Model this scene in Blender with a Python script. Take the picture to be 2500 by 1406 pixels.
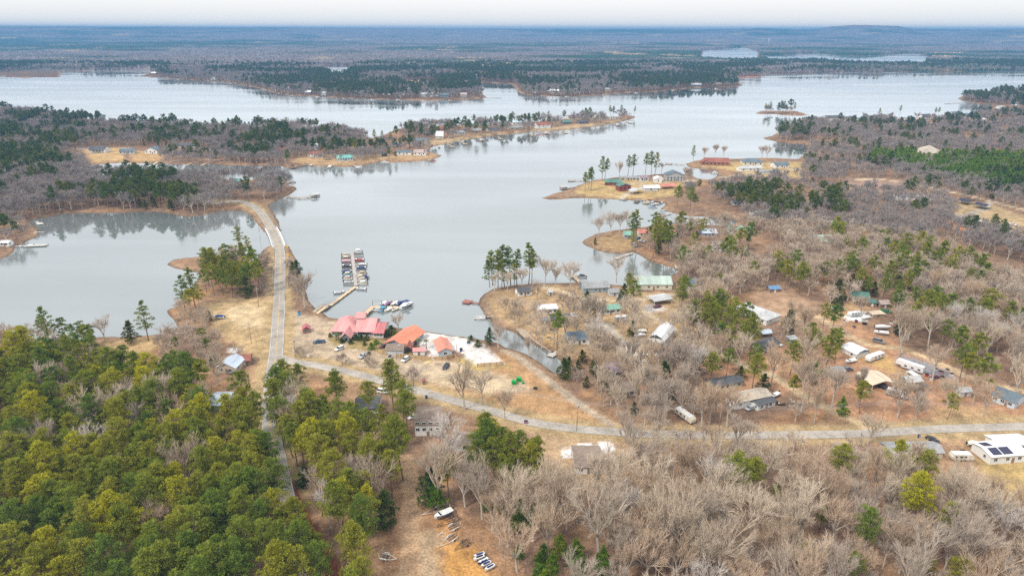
import bpy, math, random
import numpy as np
from mathutils import Vector, Matrix

random.seed(7)
rng = np.random.default_rng(7)
SC = bpy.context.scene
COL = SC.collection
for o in list(bpy.data.objects):
    bpy.data.objects.remove(o)

# ------------------------------------------------------------ camera
CAMH = 140.0
FPX = 1668.0                       # focal length in pixels of the 2500 px wide photo
PITCH = math.atan((703 - 71) / FPX)
ROLL = math.atan(0.0018)
cam_d = bpy.data.cameras.new('camera')
cam = bpy.data.objects.new('camera', cam_d)
COL.objects.link(cam)
cam.location = (0, 0, CAMH)
cam.rotation_euler = (Matrix.Rotation(math.pi / 2 - PITCH, 3, 'X') @ Matrix.Rotation(ROLL, 3, 'Z')).to_euler()
cam_d.sensor_width = 36
cam_d.lens = FPX / 2500 * 36
cam_d.clip_start = 1
cam_d.clip_end = 60000
SC.camera = cam

# ------------------------------------------------------------ render + exposure
SC.render.engine = 'CYCLES'
SC.view_settings.view_transform = 'Standard'
SC.view_settings.look = 'None'
SC.view_settings.exposure = 0.24
SC.view_settings.gamma = 1
cy = SC.cycles
cy.max_bounces = 6
cy.diffuse_bounces = 2
cy.glossy_bounces = 2
cy.transmission_bounces = 2
cy.transparent_max_bounces = 4
cy.volume_bounces = 0
cy.use_denoising = False
cy.use_adaptive_sampling = False
cy.sample_clamp_indirect = 6

# ------------------------------------------------------------ world: overcast
w = bpy.data.worlds.new('World')
SC.world = w
w.use_nodes = True
nt = w.node_tree
nt.nodes.clear()
def N(t, ty, **kw):
    n = t.nodes.new(ty)
    for k, v in kw.items():
        if k.startswith('i_'):
            n.inputs[k[2:].replace('_', ' ')].default_value = v
        elif isinstance(k, str):
            setattr(n, k, v)
    return n
SUN_EL, SUN_AZ = math.radians(48), math.radians(215)
out = N(nt, 'ShaderNodeOutputWorld')
bg = N(nt, 'ShaderNodeBackground')
sky = N(nt, 'ShaderNodeTexSky', sky_type='NISHITA')
sky.sun_disc = False
sky.sun_elevation = SUN_EL
sky.sun_rotation = SUN_AZ
tc = N(nt, 'ShaderNodeTexCoord')
sep = N(nt, 'ShaderNodeSeparateXYZ')
nt.links.new(tc.outputs['Generated'], sep.inputs[0])
ramp = N(nt, 'ShaderNodeValToRGB')
cr = ramp.color_ramp
cr.elements[0].position = 0.0
cr.elements[0].color = (0.82, 0.81, 0.79, 1)
cr.elements[1].position = 1.0
cr.elements[1].color = (1.9, 1.88, 1.86, 1)
for p, c in ((0.012, (0.835, 0.83, 0.815, 1)), (0.035, (0.91, 0.905, 0.88, 1)), (0.12, (1.1, 1.11, 1.1, 1)), (0.28, (.98, 1.0, 1.0, 1)), (0.45, (0.96, 0.985, 1.0, 1)), (0.62, (1.0, 1.0, 1.0, 1))):
    e = cr.elements.new(p)
    e.color = c
nt.links.new(sep.outputs['Z'], ramp.inputs[0])
noi = N(nt, 'ShaderNodeTexNoise')
noi.inputs['Scale'].default_value = 2.2
noi.inputs['Detail'].default_value = 3
mp = N(nt, 'ShaderNodeMapping')
mp.inputs['Scale'].default_value = (1, 1, 2.2)
nt.links.new(tc.outputs['Generated'], mp.inputs[0])
nt.links.new(mp.outputs[0], noi.inputs['Vector'])
mr = N(nt, 'ShaderNodeMapRange')
mr.inputs['From Min'].default_value = 0.3
mr.inputs['From Max'].default_value = 0.7
mr.inputs['To Min'].default_value = 0.78
mr.inputs['To Max'].default_value = 1.12
nt.links.new(noi.outputs[0], mr.inputs[0])
# clouds fade out of the thin clear band along the horizon
mh = N(nt, 'ShaderNodeMapRange')
mh.inputs['From Min'].default_value = 0.05
mh.inputs['From Max'].default_value = 0.25
nt.links.new(sep.outputs['Z'], mh.inputs[0])
mix1 = N(nt, 'ShaderNodeMix', data_type='FLOAT')
mix1.inputs[2].default_value = 1.0
nt.links.new(mh.outputs[0], mix1.inputs[0])
nt.links.new(mr.outputs[0], mix1.inputs[3])
vm = N(nt, 'ShaderNodeVectorMath', operation='SCALE')
nt.links.new(ramp.outputs[0], vm.inputs[0])
nt.links.new(mix1.outputs[0], vm.inputs['Scale'])
vs = N(nt, 'ShaderNodeVectorMath', operation='SCALE')
nt.links.new(sky.outputs[0], vs.inputs[0])
vs.inputs['Scale'].default_value = 0.06
mixc = N(nt, 'ShaderNodeMix', data_type='RGBA')
mixc.inputs[0].default_value = 0.94
nt.links.new(vs.outputs[0], mixc.inputs[6])
nt.links.new(vm.outputs[0], mixc.inputs[7])
nt.links.new(mixc.outputs[2], bg.inputs[0])
bg.inputs[1].default_value = 1.0
nt.links.new(bg.outputs[0], out.inputs[0])

sun_d = bpy.data.lights.new('sun', 'SUN')
sun_d.energy = 2.4
sun_d.angle = math.radians(9)
sun_d.color = (1.0, 0.93, 0.83)
sun = bpy.data.objects.new('sun', sun_d)
COL.objects.link(sun)
# the sun stands behind the camera, to its left
sd = Vector((-0.62, -0.5, 0.95)).normalized()
sun.rotation_euler = sd.to_track_quat('Z', 'Y').to_euler()
sky.sun_elevation = math.asin(sd.z)
sky.sun_rotation = math.atan2(sd.x, sd.y)

# ------------------------------------------------------------ photo pixel -> place on the ground (only to read distances off the photo)
LAND = 1.5
cp, sp = math.cos(PITCH), math.sin(PITCH)
cr_, sr_ = math.cos(ROLL), math.sin(ROLL)
def G(u, v, z=LAND):
    x0 = (u - 1250) / FPX
    y0 = (703 - v) / FPX
    x = x0 * cr_ - y0 * sr_; y = x0 * sr_ + y0 * cr_
    dy = cp + y * sp
    dz = -sp + y * cp
    t = (z - CAMH) / dz
    return Vector((x * t, dy * t, z))
def GP(pts, z=LAND):
    return np.array([tuple(G(u, v, z))[:2] for u, v in pts])
def proj(x, y, z):
    """world -> photo px (used to rank trees by how large they show)"""
    d = y * cp - (z - CAMH) * sp
    b = y * sp + (z - CAMH) * cp
    a_ = x * cr_ + b * sr_; b_ = -x * sr_ + b * cr_
    return 1250 + FPX * a_ / d, 703 - FPX * b_ / d, d

# ------------------------------------------------------------ numpy noise
_T = rng.random((512, 512))
def vn(x, y, s, seed=0):
    x = np.asarray(x, float) / s + seed * 17.31
    y = np.asarray(y, float) / s + seed * 9.77
    xi = np.floor(x).astype(int); yi = np.floor(y).astype(int)
    fx = x - xi; fy = y - yi
    fx = fx * fx * (3 - 2 * fx); fy = fy * fy * (3 - 2 * fy)
    a = _T[xi % 512, yi % 512]; b = _T[(xi + 1) % 512, yi % 512]
    c = _T[xi % 512, (yi + 1) % 512]; d = _T[(xi + 1) % 512, (yi + 1) % 512]
    return (a * (1 - fx) + b * fx) * (1 - fy) + (c * (1 - fx) + d * fx) * fy
def fbm(x, y, s, seed=0, o=3):
    r = 0; a = 1; t = 0
    for i in range(o):
        r = r + a * vn(x, y, s / 2 ** i, seed + i * 3); t += a; a *= .5
    return r / t
def inside(P, x, y):
    r = np.zeros(np.shape(x), bool)
    n = len(P)
    for i in range(n):
        x0, y0 = P[i]; x1, y1 = P[(i + 1) % n]
        if y0 == y1: continue
        c = ((y0 > y) != (y1 > y))
        xi = (x1 - x0) * (y - y0) / (y1 - y0) + x0
        r ^= c & (x < xi)
    return r
def segdist(P, x, y, closed=True, lim=60.0):
    d = np.full(np.shape(x), lim)
    n = len(P)
    for i in range(n if closed else n - 1):
        x0, y0 = P[i]; x1, y1 = P[(i + 1) % n]
        m = (x > min(x0, x1) - lim) & (x < max(x0, x1) + lim) & (y > min(y0, y1) - lim) & (y < max(y0, y1) + lim)
        if not m.any(): continue
        xx = x[m]; yy = y[m]
        dx, dy = x1 - x0, y1 - y0
        L = dx * dx + dy * dy + 1e-9
        t = np.clip(((xx - x0) * dx + (yy - y0) * dy) / L, 0, 1)
        e = np.hypot(xx - x0 - t * dx, yy - y0 - t * dy)
        d[m] = np.minimum(d[m], e)
    return d
def sm(a, b, x):
    t = np.clip((x - a) / (b - a), 0, 1)
    return t * t * (3 - 2 * t)

# ------------------------------------------------------------ object helpers
def tag(o, label=None, cat=None, group=None, kind=None):
    if label: o['label'] = label
    if cat: o['category'] = cat
    if group: o['group'] = group
    if kind: o['kind'] = kind
    return o
def empty(name, loc, rz=0.0, label=None, cat=None, group=None):
    o = bpy.data.objects.new(name, None)
    o.empty_display_size = .5
    COL.objects.link(o)
    o.location = loc
    o.rotation_euler = (0, 0, rz)
    return tag(o, label, cat, group)
def link(name, me, parent=None):
    o = bpy.data.objects.new(name, me)
    COL.objects.link(o)
    if parent is not None: o.parent = parent
    return o
def dup(o, parent=None):
    c = o.copy()
    COL.objects.link(c)
    if parent is not None: c.parent = parent
    for ch in o.children: dup(ch, c)
    return c

class MB:
    """collects shapes; build() links them as one mesh object"""
    def __init__(s): s.v = []; s.f = []; s.m = []; s.sm = []
    def add(s, vs, fs, m=0, smooth=False):
        b = len(s.v)
        s.v += [tuple(p) for p in vs]
        s.f += [tuple(b + i for i in f) for f in fs]
        s.m += [m] * len(fs); s.sm += [smooth] * len(fs)
        return s
    def box(s, x0, x1, y0, y1, z0, z1, m=0, M=None):
        vs = [(x, y, z) for z in (z0, z1) for y in (y0, y1) for x in (x0, x1)]
        if M is not None: vs = [M @ Vector(p) for p in vs]
        return s.add(vs, [(0, 2, 3, 1), (4, 5, 7, 6), (0, 1, 5, 4), (2, 6, 7, 3), (0, 4, 6, 2), (1, 3, 7, 5)], m)
    def tube(s, a, b, r0, r1=None, n=6, m=0, cap=True, smooth=True):
        a = Vector(a); b = Vector(b); r1 = r0 if r1 is None else r1
        d = (b - a).normalized()
        u = d.orthogonal().normalized(); w_ = d.cross(u)
        vs = []
        for p, r in ((a, r0), (b, r1)):
            for k in range(n):
                t = 2 * math.pi * k / n
                vs.append(p + (u * math.cos(t) + w_ * math.sin(t)) * r)
        fs = [(k, (k + 1) % n, n + (k + 1) % n, n + k) for k in range(n)]
        if cap: fs += [tuple(range(n))[::-1], tuple(range(n, 2 * n))]
        return s.add(vs, fs, m, smooth)
    def loft(s, rings, m=0, closed=True, cap=True, smooth=False):
        n = len(rings[0]); vs = [p for r in rings for p in r]; fs = []
        for i in range(len(rings) - 1):
            for k in range(n if closed else n - 1):
                fs.append((i * n + k, i * n + (k + 1) % n, (i + 1) * n + (k + 1) % n, (i + 1) * n + k))
        if cap: fs += [tuple(range(n))[::-1], tuple((len(rings) - 1) * n + k for k in range(n))]
        return s.add(vs, fs, m, smooth)
    def ball(s, c, rx, ry, rz, m=0, nu=8, nv=5, smooth=True):
        rings = []
        for i in range(nv + 1):
            ph = -math.pi / 2 + math.pi * (i + .04) / (nv + .08)
            rings.append([(c[0] + rx * math.cos(ph) * math.cos(2 * math.pi * k / nu), c[1] + ry * math.cos(ph) * math.sin(2 * math.pi * k / nu), c[2] + rz * math.sin(ph)) for k in range(nu)])
        return s.loft(rings, m, smooth=smooth)
    def mesh(s, name, mats):
        me = bpy.data.meshes.new(name)
        me.from_pydata(s.v, [], s.f)
        mats = mats if isinstance(mats, (list, tuple)) else [mats]
        for x in mats: me.materials.append(x)
        me.polygons.foreach_set('material_index', s.m)
        me.polygons.foreach_set('use_smooth', s.sm)
        me.update()
        return me
    def build(s, name, mats, parent=None):
        return link(name, s.mesh(name, mats), parent)
# ------------------------------------------------------------ materials
def newmat(name):
    m = bpy.data.materials.new(name)
    m.use_nodes = True
    t = m.node_tree
    t.nodes.clear()
    o = N(t, 'ShaderNodeOutputMaterial')
    return m, t, o
MATS = {}
def mat(name, col, rough=.7, var=.12, scale=3.0, metal=0.0, spec=.3, bump=0.0, stretch=(1, 1, 1)):
    """painted / weathered surface: base colour broken by two noises"""
    if name in MATS: return MATS[name]
    m, t, o = newmat(name)
    b = N(t, 'ShaderNodeBsdfPrincipled')
    t.links.new(b.outputs[0], o.inputs[0])
    tcn = N(t, 'ShaderNodeTexCoord')
    mpn = N(t, 'ShaderNodeMapping'); mpn.inputs['Scale'].default_value = stretch
    t.links.new(tcn.outputs['Object'], mpn.inputs[0])
    n1 = N(t, 'ShaderNodeTexNoise'); n1.inputs['Scale'].default_value = scale; n1.inputs['Detail'].default_value = 4
    n2 = N(t, 'ShaderNodeTexNoise'); n2.inputs['Scale'].default_value = scale * .13; n2.inputs['Detail'].default_value = 2
    t.links.new(mpn.outputs[0], n1.inputs['Vector']); t.links.new(mpn.outputs[0], n2.inputs['Vector'])
    ad = N(t, 'ShaderNodeMath', operation='ADD')
    t.links.new(n1.outputs[0], ad.inputs[0]); t.links.new(n2.outputs[0], ad.inputs[1])
    r = N(t, 'ShaderNodeMapRange')
    r.inputs['From Min'].default_value = .6; r.inputs['From Max'].default_value = 1.4
    r.inputs['To Min'].default_value = 1 - var * 1.6; r.inputs['To Max'].default_value = 1 + var
    t.links.new(ad.outputs[0], r.inputs[0])
    v = N(t, 'ShaderNodeVectorMath', operation='SCALE')
    v.inputs[0].default_value = col[:3]
    t.links.new(r.outputs[0], v.inputs['Scale'])
    t.links.new(v.outputs[0], b.inputs['Base Color'])
    b.inputs['Roughness'].default_value = rough
    b.inputs['Metallic'].default_value = metal
    b.inputs['Specular IOR Level'].default_value = spec
    if bump:
        bp = N(t, 'ShaderNodeBump'); bp.inputs['Strength'].default_value = bump
        t.links.new(n1.outputs[0], bp.inputs['Height']); t.links.new(bp.outputs[0], b.inputs['Normal'])
    MATS[name] = m
    return m

def mat_ground(name, fine=1.0, bumpd=.25):
    m, t, o = newmat(name)
    b = N(t, 'ShaderNodeBsdfPrincipled')
    t.links.new(b.outputs[0], o.inputs[0])
    b.inputs['Roughness'].default_value = .95
    b.inputs['Specular IOR Level'].default_value = .1
    at = N(t, 'ShaderNodeAttribute'); at.attribute_name = 'Col'
    g = N(t, 'ShaderNodeNewGeometry')
    fac = None
    for sc_, lo, hi in ((5.5 * fine, .74, 1.22), (1.4 * fine, .66, 1.28), (.25 * fine, .70, 1.27), (.05 * fine, .84, 1.16)):
        n = N(t, 'ShaderNodeTexNoise'); n.inputs['Scale'].default_value = sc_; n.inputs['Detail'].default_value = 5
        n.inputs['Roughness'].default_value = .62
        t.links.new(g.outputs['Position'], n.inputs['Vector'])
        r = N(t, 'ShaderNodeMapRange'); r.inputs['From Min'].default_value = .33; r.inputs['From Max'].default_value = .67
        r.inputs['To Min'].default_value = lo; r.inputs['To Max'].default_value = hi
        t.links.new(n.outputs[0], r.inputs[0])
        if fac is None: fac = r.outputs[0]; first = n
        else:
            k = N(t, 'ShaderNodeMath', operation='MULTIPLY')
            t.links.new(fac, k.inputs[0]); t.links.new(r.outputs[0], k.inputs[1]); fac = k.outputs[0]
    v = N(t, 'ShaderNodeVectorMath', operation='SCALE')
    t.links.new(at.outputs['Color'], v.inputs[0]); t.links.new(fac, v.inputs['Scale'])
    t.links.new(v.outputs[0], b.inputs['Base Color'])
    bp = N(t, 'ShaderNodeBump'); bp.inputs['Strength'].default_value = bumpd; bp.inputs['Distance'].default_value = .3
    t.links.new(first.outputs[0], bp.inputs['Height']); t.links.new(bp.outputs[0], b.inputs['Normal'])
    return m

def mat_water():
    m, t, o = newmat('lake_water')
    g = N(t, 'ShaderNodeNewGeometry')
    dif = N(t, 'ShaderNodeBsdfDiffuse'); dif.inputs[0].default_value = (0.20, 0.222, 0.222, 1)
    gl = N(t, 'ShaderNodeBsdfGlossy'); gl.inputs[0].default_value = (.93, .945, .95, 1)
    # calm coves mirror, the open lake is ruffled in long soft patches
    mpn = N(t, 'ShaderNodeMapping'); mpn.inputs['Scale'].default_value = (.0035, .009, 1)
    t.links.new(g.outputs['Position'], mpn.inputs[0])
    n1 = N(t, 'ShaderNodeTexNoise'); n1.inputs['Scale'].default_value = 1; n1.inputs['Detail'].default_value = 3
    t.links.new(mpn.outputs[0], n1.inputs['Vector'])
    r = N(t, 'ShaderNodeMapRange'); r.inputs['From Min'].default_value = .4; r.inputs['From Max'].default_value = .62
    r.inputs['To Min'].default_value = .02; r.inputs['To Max'].default_value = .2
    t.links.new(n1.outputs[0], r.inputs[0]); t.links.new(r.outputs[0], gl.inputs['Roughness'])
    n2 = N(t, 'ShaderNodeTexNoise'); n2.inputs['Scale'].default_value = .8; n2.inputs['Detail'].default_value = 3
    t.links.new(g.outputs['Position'], n2.inputs['Vector'])
    bp = N(t, 'ShaderNodeBump'); bp.inputs['Strength'].default_value = .06; bp.inputs['Distance'].default_value = .12
    t.links.new(n2.outputs[0], bp.inputs['Height']); t.links.new(bp.outputs[0], gl.inputs['Normal'])
    fr = N(t, 'ShaderNodeFresnel'); fr.inputs[0].default_value = 1.8
    r2 = N(t, 'ShaderNodeMapRange'); r2.inputs['From Min'].default_value = 0; r2.inputs['From Max'].default_value = .6
    r2.inputs['To Min'].default_value = .18; r2.inputs['To Max'].default_value = .93
    t.links.new(fr.outputs[0], r2.inputs[0])
    mp3 = N(t, 'ShaderNodeMapping'); mp3.inputs['Scale'].default_value = (.0016, .011, 1)
    t.links.new(g.outputs['Position'], mp3.inputs[0])
    n3 = N(t, 'ShaderNodeTexNoise'); n3.inputs['Scale'].default_value = 1.3; n3.inputs['Detail'].default_value = 4; n3.inputs['Distortion'].default_value = .6
    t.links.new(mp3.outputs[0], n3.inputs['Vector'])
    r3 = N(t, 'ShaderNodeMapRange'); r3.inputs['From Min'].default_value = .42; r3.inputs['From Max'].default_value = .62; r3.inputs['To Min'].default_value = 1.03; r3.inputs['To Max'].default_value = .84
    t.links.new(n3.outputs[0], r3.inputs[0])
    m3 = N(t, 'ShaderNodeMath', operation='MULTIPLY'); t.links.new(r2.outputs[0], m3.inputs[0]); t.links.new(r3.outputs[0], m3.inputs[1])
    mx = N(t, 'ShaderNodeMixShader')
    t.links.new(m3.outputs[0], mx.inputs[0]); t.links.new(dif.outputs[0], mx.inputs[1]); t.links.new(gl.outputs[0], mx.inputs[2])
    t.links.new(mx.outputs[0], o.inputs[0])
    return m

def mat_foliage(name, cols, trans=.38, zone=.006):
    """needles: the tree's own hue (per tree), drifting slowly over the stand, speckled per tuft"""
    m, t, o = newmat(name)
    oi = N(t, 'ShaderNodeObjectInfo')
    g = N(t, 'ShaderNodeNewGeometry')
    n = N(t, 'ShaderNodeTexNoise'); n.inputs['Scale'].default_value = zone; n.inputs['Detail'].default_value = 2
    t.links.new(g.outputs['Position'], n.inputs['Vector'])
    a1 = N(t, 'ShaderNodeMath', operation='MULTIPLY_ADD'); a1.inputs[1].default_value = .75; 
    t.links.new(oi.outputs['Random'], a1.inputs[0])
    r0 = N(t, 'ShaderNodeMapRange'); r0.inputs['From Min'].default_value = .3; r0.inputs['From Max'].default_value = .7
    r0.inputs['To Min'].default_value = 0; r0.inputs['To Max'].default_value = .25
    t.links.new(n.outputs[0], r0.inputs[0]); t.links.new(r0.outputs[0], a1.inputs[2])
    rp = N(t, 'ShaderNodeValToRGB')
    c = rp.color_ramp
    c.elements[0].color = (*cols[0], 1); c.elements[1].color = (*cols[-1], 1)
    for i in range(1, len(cols) - 1):
        e = c.elements.new(i / (len(cols) - 1)); e.color = (*cols[i], 1)
    t.links.new(a1.outputs[0], rp.inputs[0])
    n2 = N(t, 'ShaderNodeTexNoise'); n2.inputs['Scale'].default_value = .9; n2.inputs['Detail'].default_value = 5
    t.links.new(g.outputs['Position'], n2.inputs['Vector'])
    r = N(t, 'ShaderNodeMapRange'); r.inputs['From Min'].default_value = .32; r.inputs['From Max'].default_value = .68
    r.inputs['To Min'].default_value = .6; r.inputs['To Max'].default_value = 1.4
    t.links.new(n2.outputs[0], r.inputs[0])
    v = N(t, 'ShaderNodeVectorMath', operation='SCALE')
    t.links.new(rp.outputs[0], v.inputs[0]); t.links.new(r.outputs[0], v.inputs['Scale'])
    d = N(t, 'ShaderNodeBsdfDiffuse'); tr = N(t, 'ShaderNodeBsdfTranslucent')
    t.links.new(v.outputs[0], d.inputs[0]); t.links.new(v.outputs[0], tr.inputs[0])
    mx = N(t, 'ShaderNodeMixShader'); mx.inputs[0].default_value = trans
    t.links.new(d.outputs[0], mx.inputs[1]); t.links.new(tr.outputs[0], mx.inputs[2])
    t.links.new(mx.outputs[0], o.inputs[0])
    return m
def mat_plain_rand(name, cols):
    m, t, o = newmat(name)
    oi = N(t, 'ShaderNodeObjectInfo')
    rp = N(t, 'ShaderNodeValToRGB'); c = rp.color_ramp
    c.elements[0].color = (*cols[0], 1); c.elements[1].color = (*cols[-1], 1)
    for i in range(1, len(cols) - 1):
        e = c.elements.new(i / (len(cols) - 1)); e.color = (*cols[i], 1)
    t.links.new(oi.outputs['Random'], rp.inputs[0])
    d = N(t, 'ShaderNodeBsdfDiffuse'); t.links.new(rp.outputs[0], d.inputs[0])
    t.links.new(d.outputs[0], o.inputs[0])
    return m
M_PINE = mat_foliage('pine_needles', [(.14, .21, .04), (.19, .25, .04), (.25, .275, .04), (.31, .31, .04), (.39, .36, .035)])
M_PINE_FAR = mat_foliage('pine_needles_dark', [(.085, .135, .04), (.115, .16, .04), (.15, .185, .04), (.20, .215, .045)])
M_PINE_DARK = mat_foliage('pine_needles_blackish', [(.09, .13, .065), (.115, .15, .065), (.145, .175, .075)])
M_YOUNG = mat_foliage('young_pine_needles', [(.13, .235, .035), (.18, .28, .03), (.26, .32, .03)])
M_CEDAR = mat_foliage('cedar_needles', [(.08, .13, .04), (.11, .15, .04), (.17, .15, .045)])
M_BARK = mat_plain_rand('pine_bark', [(.17, .12, .09), (.24, .19, .15)])
M_BARE = mat_plain_rand('bare_branches', [(.40, .32, .25), (.46, .365, .28), (.52, .42, .32), (.44, .365, .295), (.58, .485, .39)])
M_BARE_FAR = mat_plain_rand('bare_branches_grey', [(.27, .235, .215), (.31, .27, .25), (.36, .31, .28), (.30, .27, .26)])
M_TWIG = mat_plain_rand('bare_twigs', [(.36, .28, .23), (.42, .33, .26), (.46, .38, .30), (.40, .33, .29), (.52, .44, .37)])
M_BARETRUNK = mat_plain_rand('bare_tree_bark', [(.42, .36, .30), (.56, .50, .43)])
# ------------------------------------------------------------ shorelines (traced from the photo, then laid out on the ground)
LAKE = [(-900,186),(-100,185),(6,185),(9,189),(60,191),(145,189),(149,183),(146,175),(200,173.5),(270,172.5),(345,173),(372,173.5),(360,181),(343,187),(370,190),(420,192),(480,197),(540,200),(580,206),(600,210),(625,215),(655,223),(665,228),(690,231),(740,235),(800,238),(860,241),(920,243),(980,245),(1040,246),(1100,245),(1150,243),(1190,239),(1180,232),(1175,222),(1178,213),(1172,207),(1180,203),(1240,205),(1255,210),(1262,222),(1275,231),(1300,234),(1350,236),(1400,237),(1440,234),(1500,229),(1560,225),(1600,225),(1640,221),(1680,217),(1720,215),(1770,215),(1805,212),(1813,209),(1806,203),(1802,195),(1808,190),(1835,191),(1858,189),(1861,183),(1866,183),(1872,181),(1900,180),(1950,180),(2000,178),(2050,177),(2080,176),(2095,178),(2150,179),(2155,176),(2200,175),(2260,176),(2300,176),(2350,175),(2420,174),(2500,175),(3600,178),(3600,212),(2560,215),(2450,222),(2400,226),(2350,234),(2336,242),(2355,249),(2385,254),(2420,258),(2425,264),(2395,274),(2380,279),(2320,281),(2250,287),(2180,289),(2120,289),(2050,287),(1990,291),(1955,302),(1925,316),(1900,325),(1880,334),(1858,338),(1880,344),(1920,349),(1960,352),(1975,358),(1965,372),(1950,389),(1900,387),(1850,386),(1800,388),(1740,390),(1700,393),(1672,400),(1685,410),(1740,416),(1756,427),(1738,437),(1705,437),(1685,427),(1640,424),(1600,426),(1560,430),(1500,434),(1450,440),(1420,450),(1385,463),(1345,476),(1320,484),(1340,488),(1380,486),(1420,484),(1460,485),(1500,487),(1550,489),(1590,491),(1625,497),(1612,512),(1650,522),(1690,528),(1740,530),(1790,535),(1800,545),(1770,550),(1700,548),(1650,545),(1600,550),(1560,556),(1500,563),(1470,568),(1445,575),(1428,584),(1424,592),(1435,602),(1455,610),(1480,616),(1510,620),(1550,617),(1562,623),(1580,634),(1600,643),(1630,651),(1662,655),(1658,666),(1640,673),(1600,681),(1570,691),(1540,698),(1500,696),(1470,691),(1430,691),(1410,689),(1380,691),(1350,690),(1300,692),(1250,695),(1220,700),(1200,706),(1185,715),(1172,728),(1169,742),(1175,756),(1183,768),(1196,783),(1206,793),(1225,800),(1250,810),(1280,828),(1310,844),(1345,861),(1366,880),(1374,896),(1370,912),(1355,911),(1335,898),(1315,884),(1295,870),(1275,860),(1255,853),(1235,848),(1220,840),(1195,834),(1160,827),(1120,820),(1080,815),(1050,811),(1020,806),(990,803),(960,799),(930,791),(900,785),(870,781),(825,779),(800,775),(790,767),(775,757),(762,747),(755,736),(748,720),(742,700),(738,680),(732,655),(725,635),(715,615),(705,603),(697,597),(690,585),(686,569),(687,562),(680,546),(672,527),(662,512),(655,501),(672,491),(690,485),(700,480),(715,472),(727,464),(722,458),(705,452),(700,440),(690,428),(650,434),(600,440),(560,440),(520,438),(480,435),(440,435),(400,437),(340,435),(300,432),(260,433),(225,430),(215,420),(212,410),(225,402),(260,400),(300,398),(330,399),(380,399),(430,402),(480,402),(530,403),(580,404),(640,404),(690,406),(710,411),(745,403),(760,405),(800,408),(850,408),(880,405),(905,400),(930,395),(960,397),(1000,396),(1040,392),(1070,386),(1083,380),(1060,375),(1045,369),(1050,362),(1060,358),(1100,350),(1140,342),(1180,336),(1230,330),(1270,325),(1330,322),(1380,319),(1420,313),(1470,307),(1510,300),(1540,292),(1554,286),(1540,281),(1515,280),(1480,282),(1440,285),(1400,290),(1350,293),(1300,299),(1250,302),(1200,304),(1150,306),(1100,307),(1050,308),(1000,309),(975,314),(955,322),(930,332),(905,338),(890,334),(870,324),(820,315),(760,311),(700,309),(640,308),(560,308),(500,307),(460,306),(420,307),(375,305),(340,302),(310,303),(270,303),(240,295),(200,290),(150,283),(100,278),(50,272),(0,268),(-100,262),(-900,250)]
LAGOON = [(75,537),(100,532),(125,529),(150,523),(180,521),(250,520),(300,519),(350,517),(400,518),(430,525),(460,529),(500,525),(530,518),(560,514),(585,515),(605,522),(622,537),(633,550),(640,562),(648,575),(656,590),(658,598),(650,604),(640,613),(632,622),(629,632),(624,642),(616,637),(618,626),(600,623),(560,625),(520,627),(490,627),(450,630),(425,634),(408,645),(425,655),(455,662),(483,666),(487,676),(478,690),(455,722),(432,748),(410,757),(412,766),(424,782),(436,797),(440,805),(420,812),(400,816),(360,819),(330,821),(280,823),(240,823),(205,829),(150,831),(100,833),(0,831),(-900,845),(-900,650),(-300,640),(0,632),(15,629),(28,618),(36,604),(60,594),(88,578),(97,567),(92,558),(78,548),(70,541)]
CHANNEL = [(645,566),(700,566),(704,598),(645,600)]
ISLE = [(1840,275),(1860,272),(1900,270),(1945,272),(1977,281),(1960,283),(1900,281),(1850,278)]
ISLET = [(2018,193),(2036,192.4),(2040,194),(2020,194.8)]
PONDS = [[(800,163),(855,162),(858,172),(846,184),(832,190),(815,188),(800,182)],
 [(1718,124),(1760,121),(1800,117),(1815,116),(1845,124),(1850,129),(1848,148),(1815,149),(1780,149),(1750,147),(1712,144)],
 [(1870,137),(1900,136),(1960,132.5),(1990,131),(2060,137),(2120,137.5),(2180,134),(2210,131.5),(2245,132.5),(2268,141),(2255,160),(2150,163),(2080,160),(2040,156),(1970,151),(1885,150)],
 [(2368,142),(2420,141),(2425,146),(2370,147)]]
def shore_dist(x, y, lim=60.0):
    """signed distance to the waterline, >0 on land"""
    d = None
    polys = [GP(LAKE, 0), GP(LAGOON, 0), GP(CHANNEL, 0)] + [GP(p, 0) for p in PONDS]
    ins = np.zeros(x.shape, bool); dist = np.full(x.shape, lim)
    for k, P in enumerate(polys):
        i = inside(P, x, y)
        s = segdist(P, x, y, lim=lim)
        s = np.where(i, -s, s)
        d = s if d is None else np.minimum(d, s)
    for P in (GP(ISLE, 0), GP(ISLET, 0)):
        i = inside(P, x, y); s = segdist(P, x, y, lim=lim); s = np.where(i, s, -s)
        d = np.maximum(d, s)
    return d
def far_height(x, y):
    """low wooded ridges towards the horizon"""
    r = np.hypot(x, y) + 1e-6
    u = 1250 + FPX * x / (np.maximum(y, 1) * cp + CAMH * sp)      # bearing
    b = sm(7500, 14300, r)
    ridge = np.interp(u, [-900, 0, 300, 625, 1000, 1250, 1700, 1790, 1845, 1900, 1975, 2020, 2075, 2130, 2180, 2225, 2500, 3400],
                      [139, 139, 138, 136, 128, 122, 124, 126, 130, 126, 126, 130, 132, 132, 130, 126, 128, 128])
    z = ridge * sm(7500, 12000, r) * .985
    hill = np.interp(u, [1780, 1845, 1900, 1985, 2025, 2075, 2130, 2185, 2235], [0, .35, .12, .1, .8, 1.0, .95, .85, 0])
    z = z + hill * 72 * sm(9000, 10200, r) * (1 - sm(10400, 12500, r))
    z = z + 14 * b * (fbm(x, y, 900, 5) - .5) * (r < 12500) + sm(4500, 7000, r) * 16 * (fbm(x, y, 700, 2) - .25)
    return np.maximum(z, 0)

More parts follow.
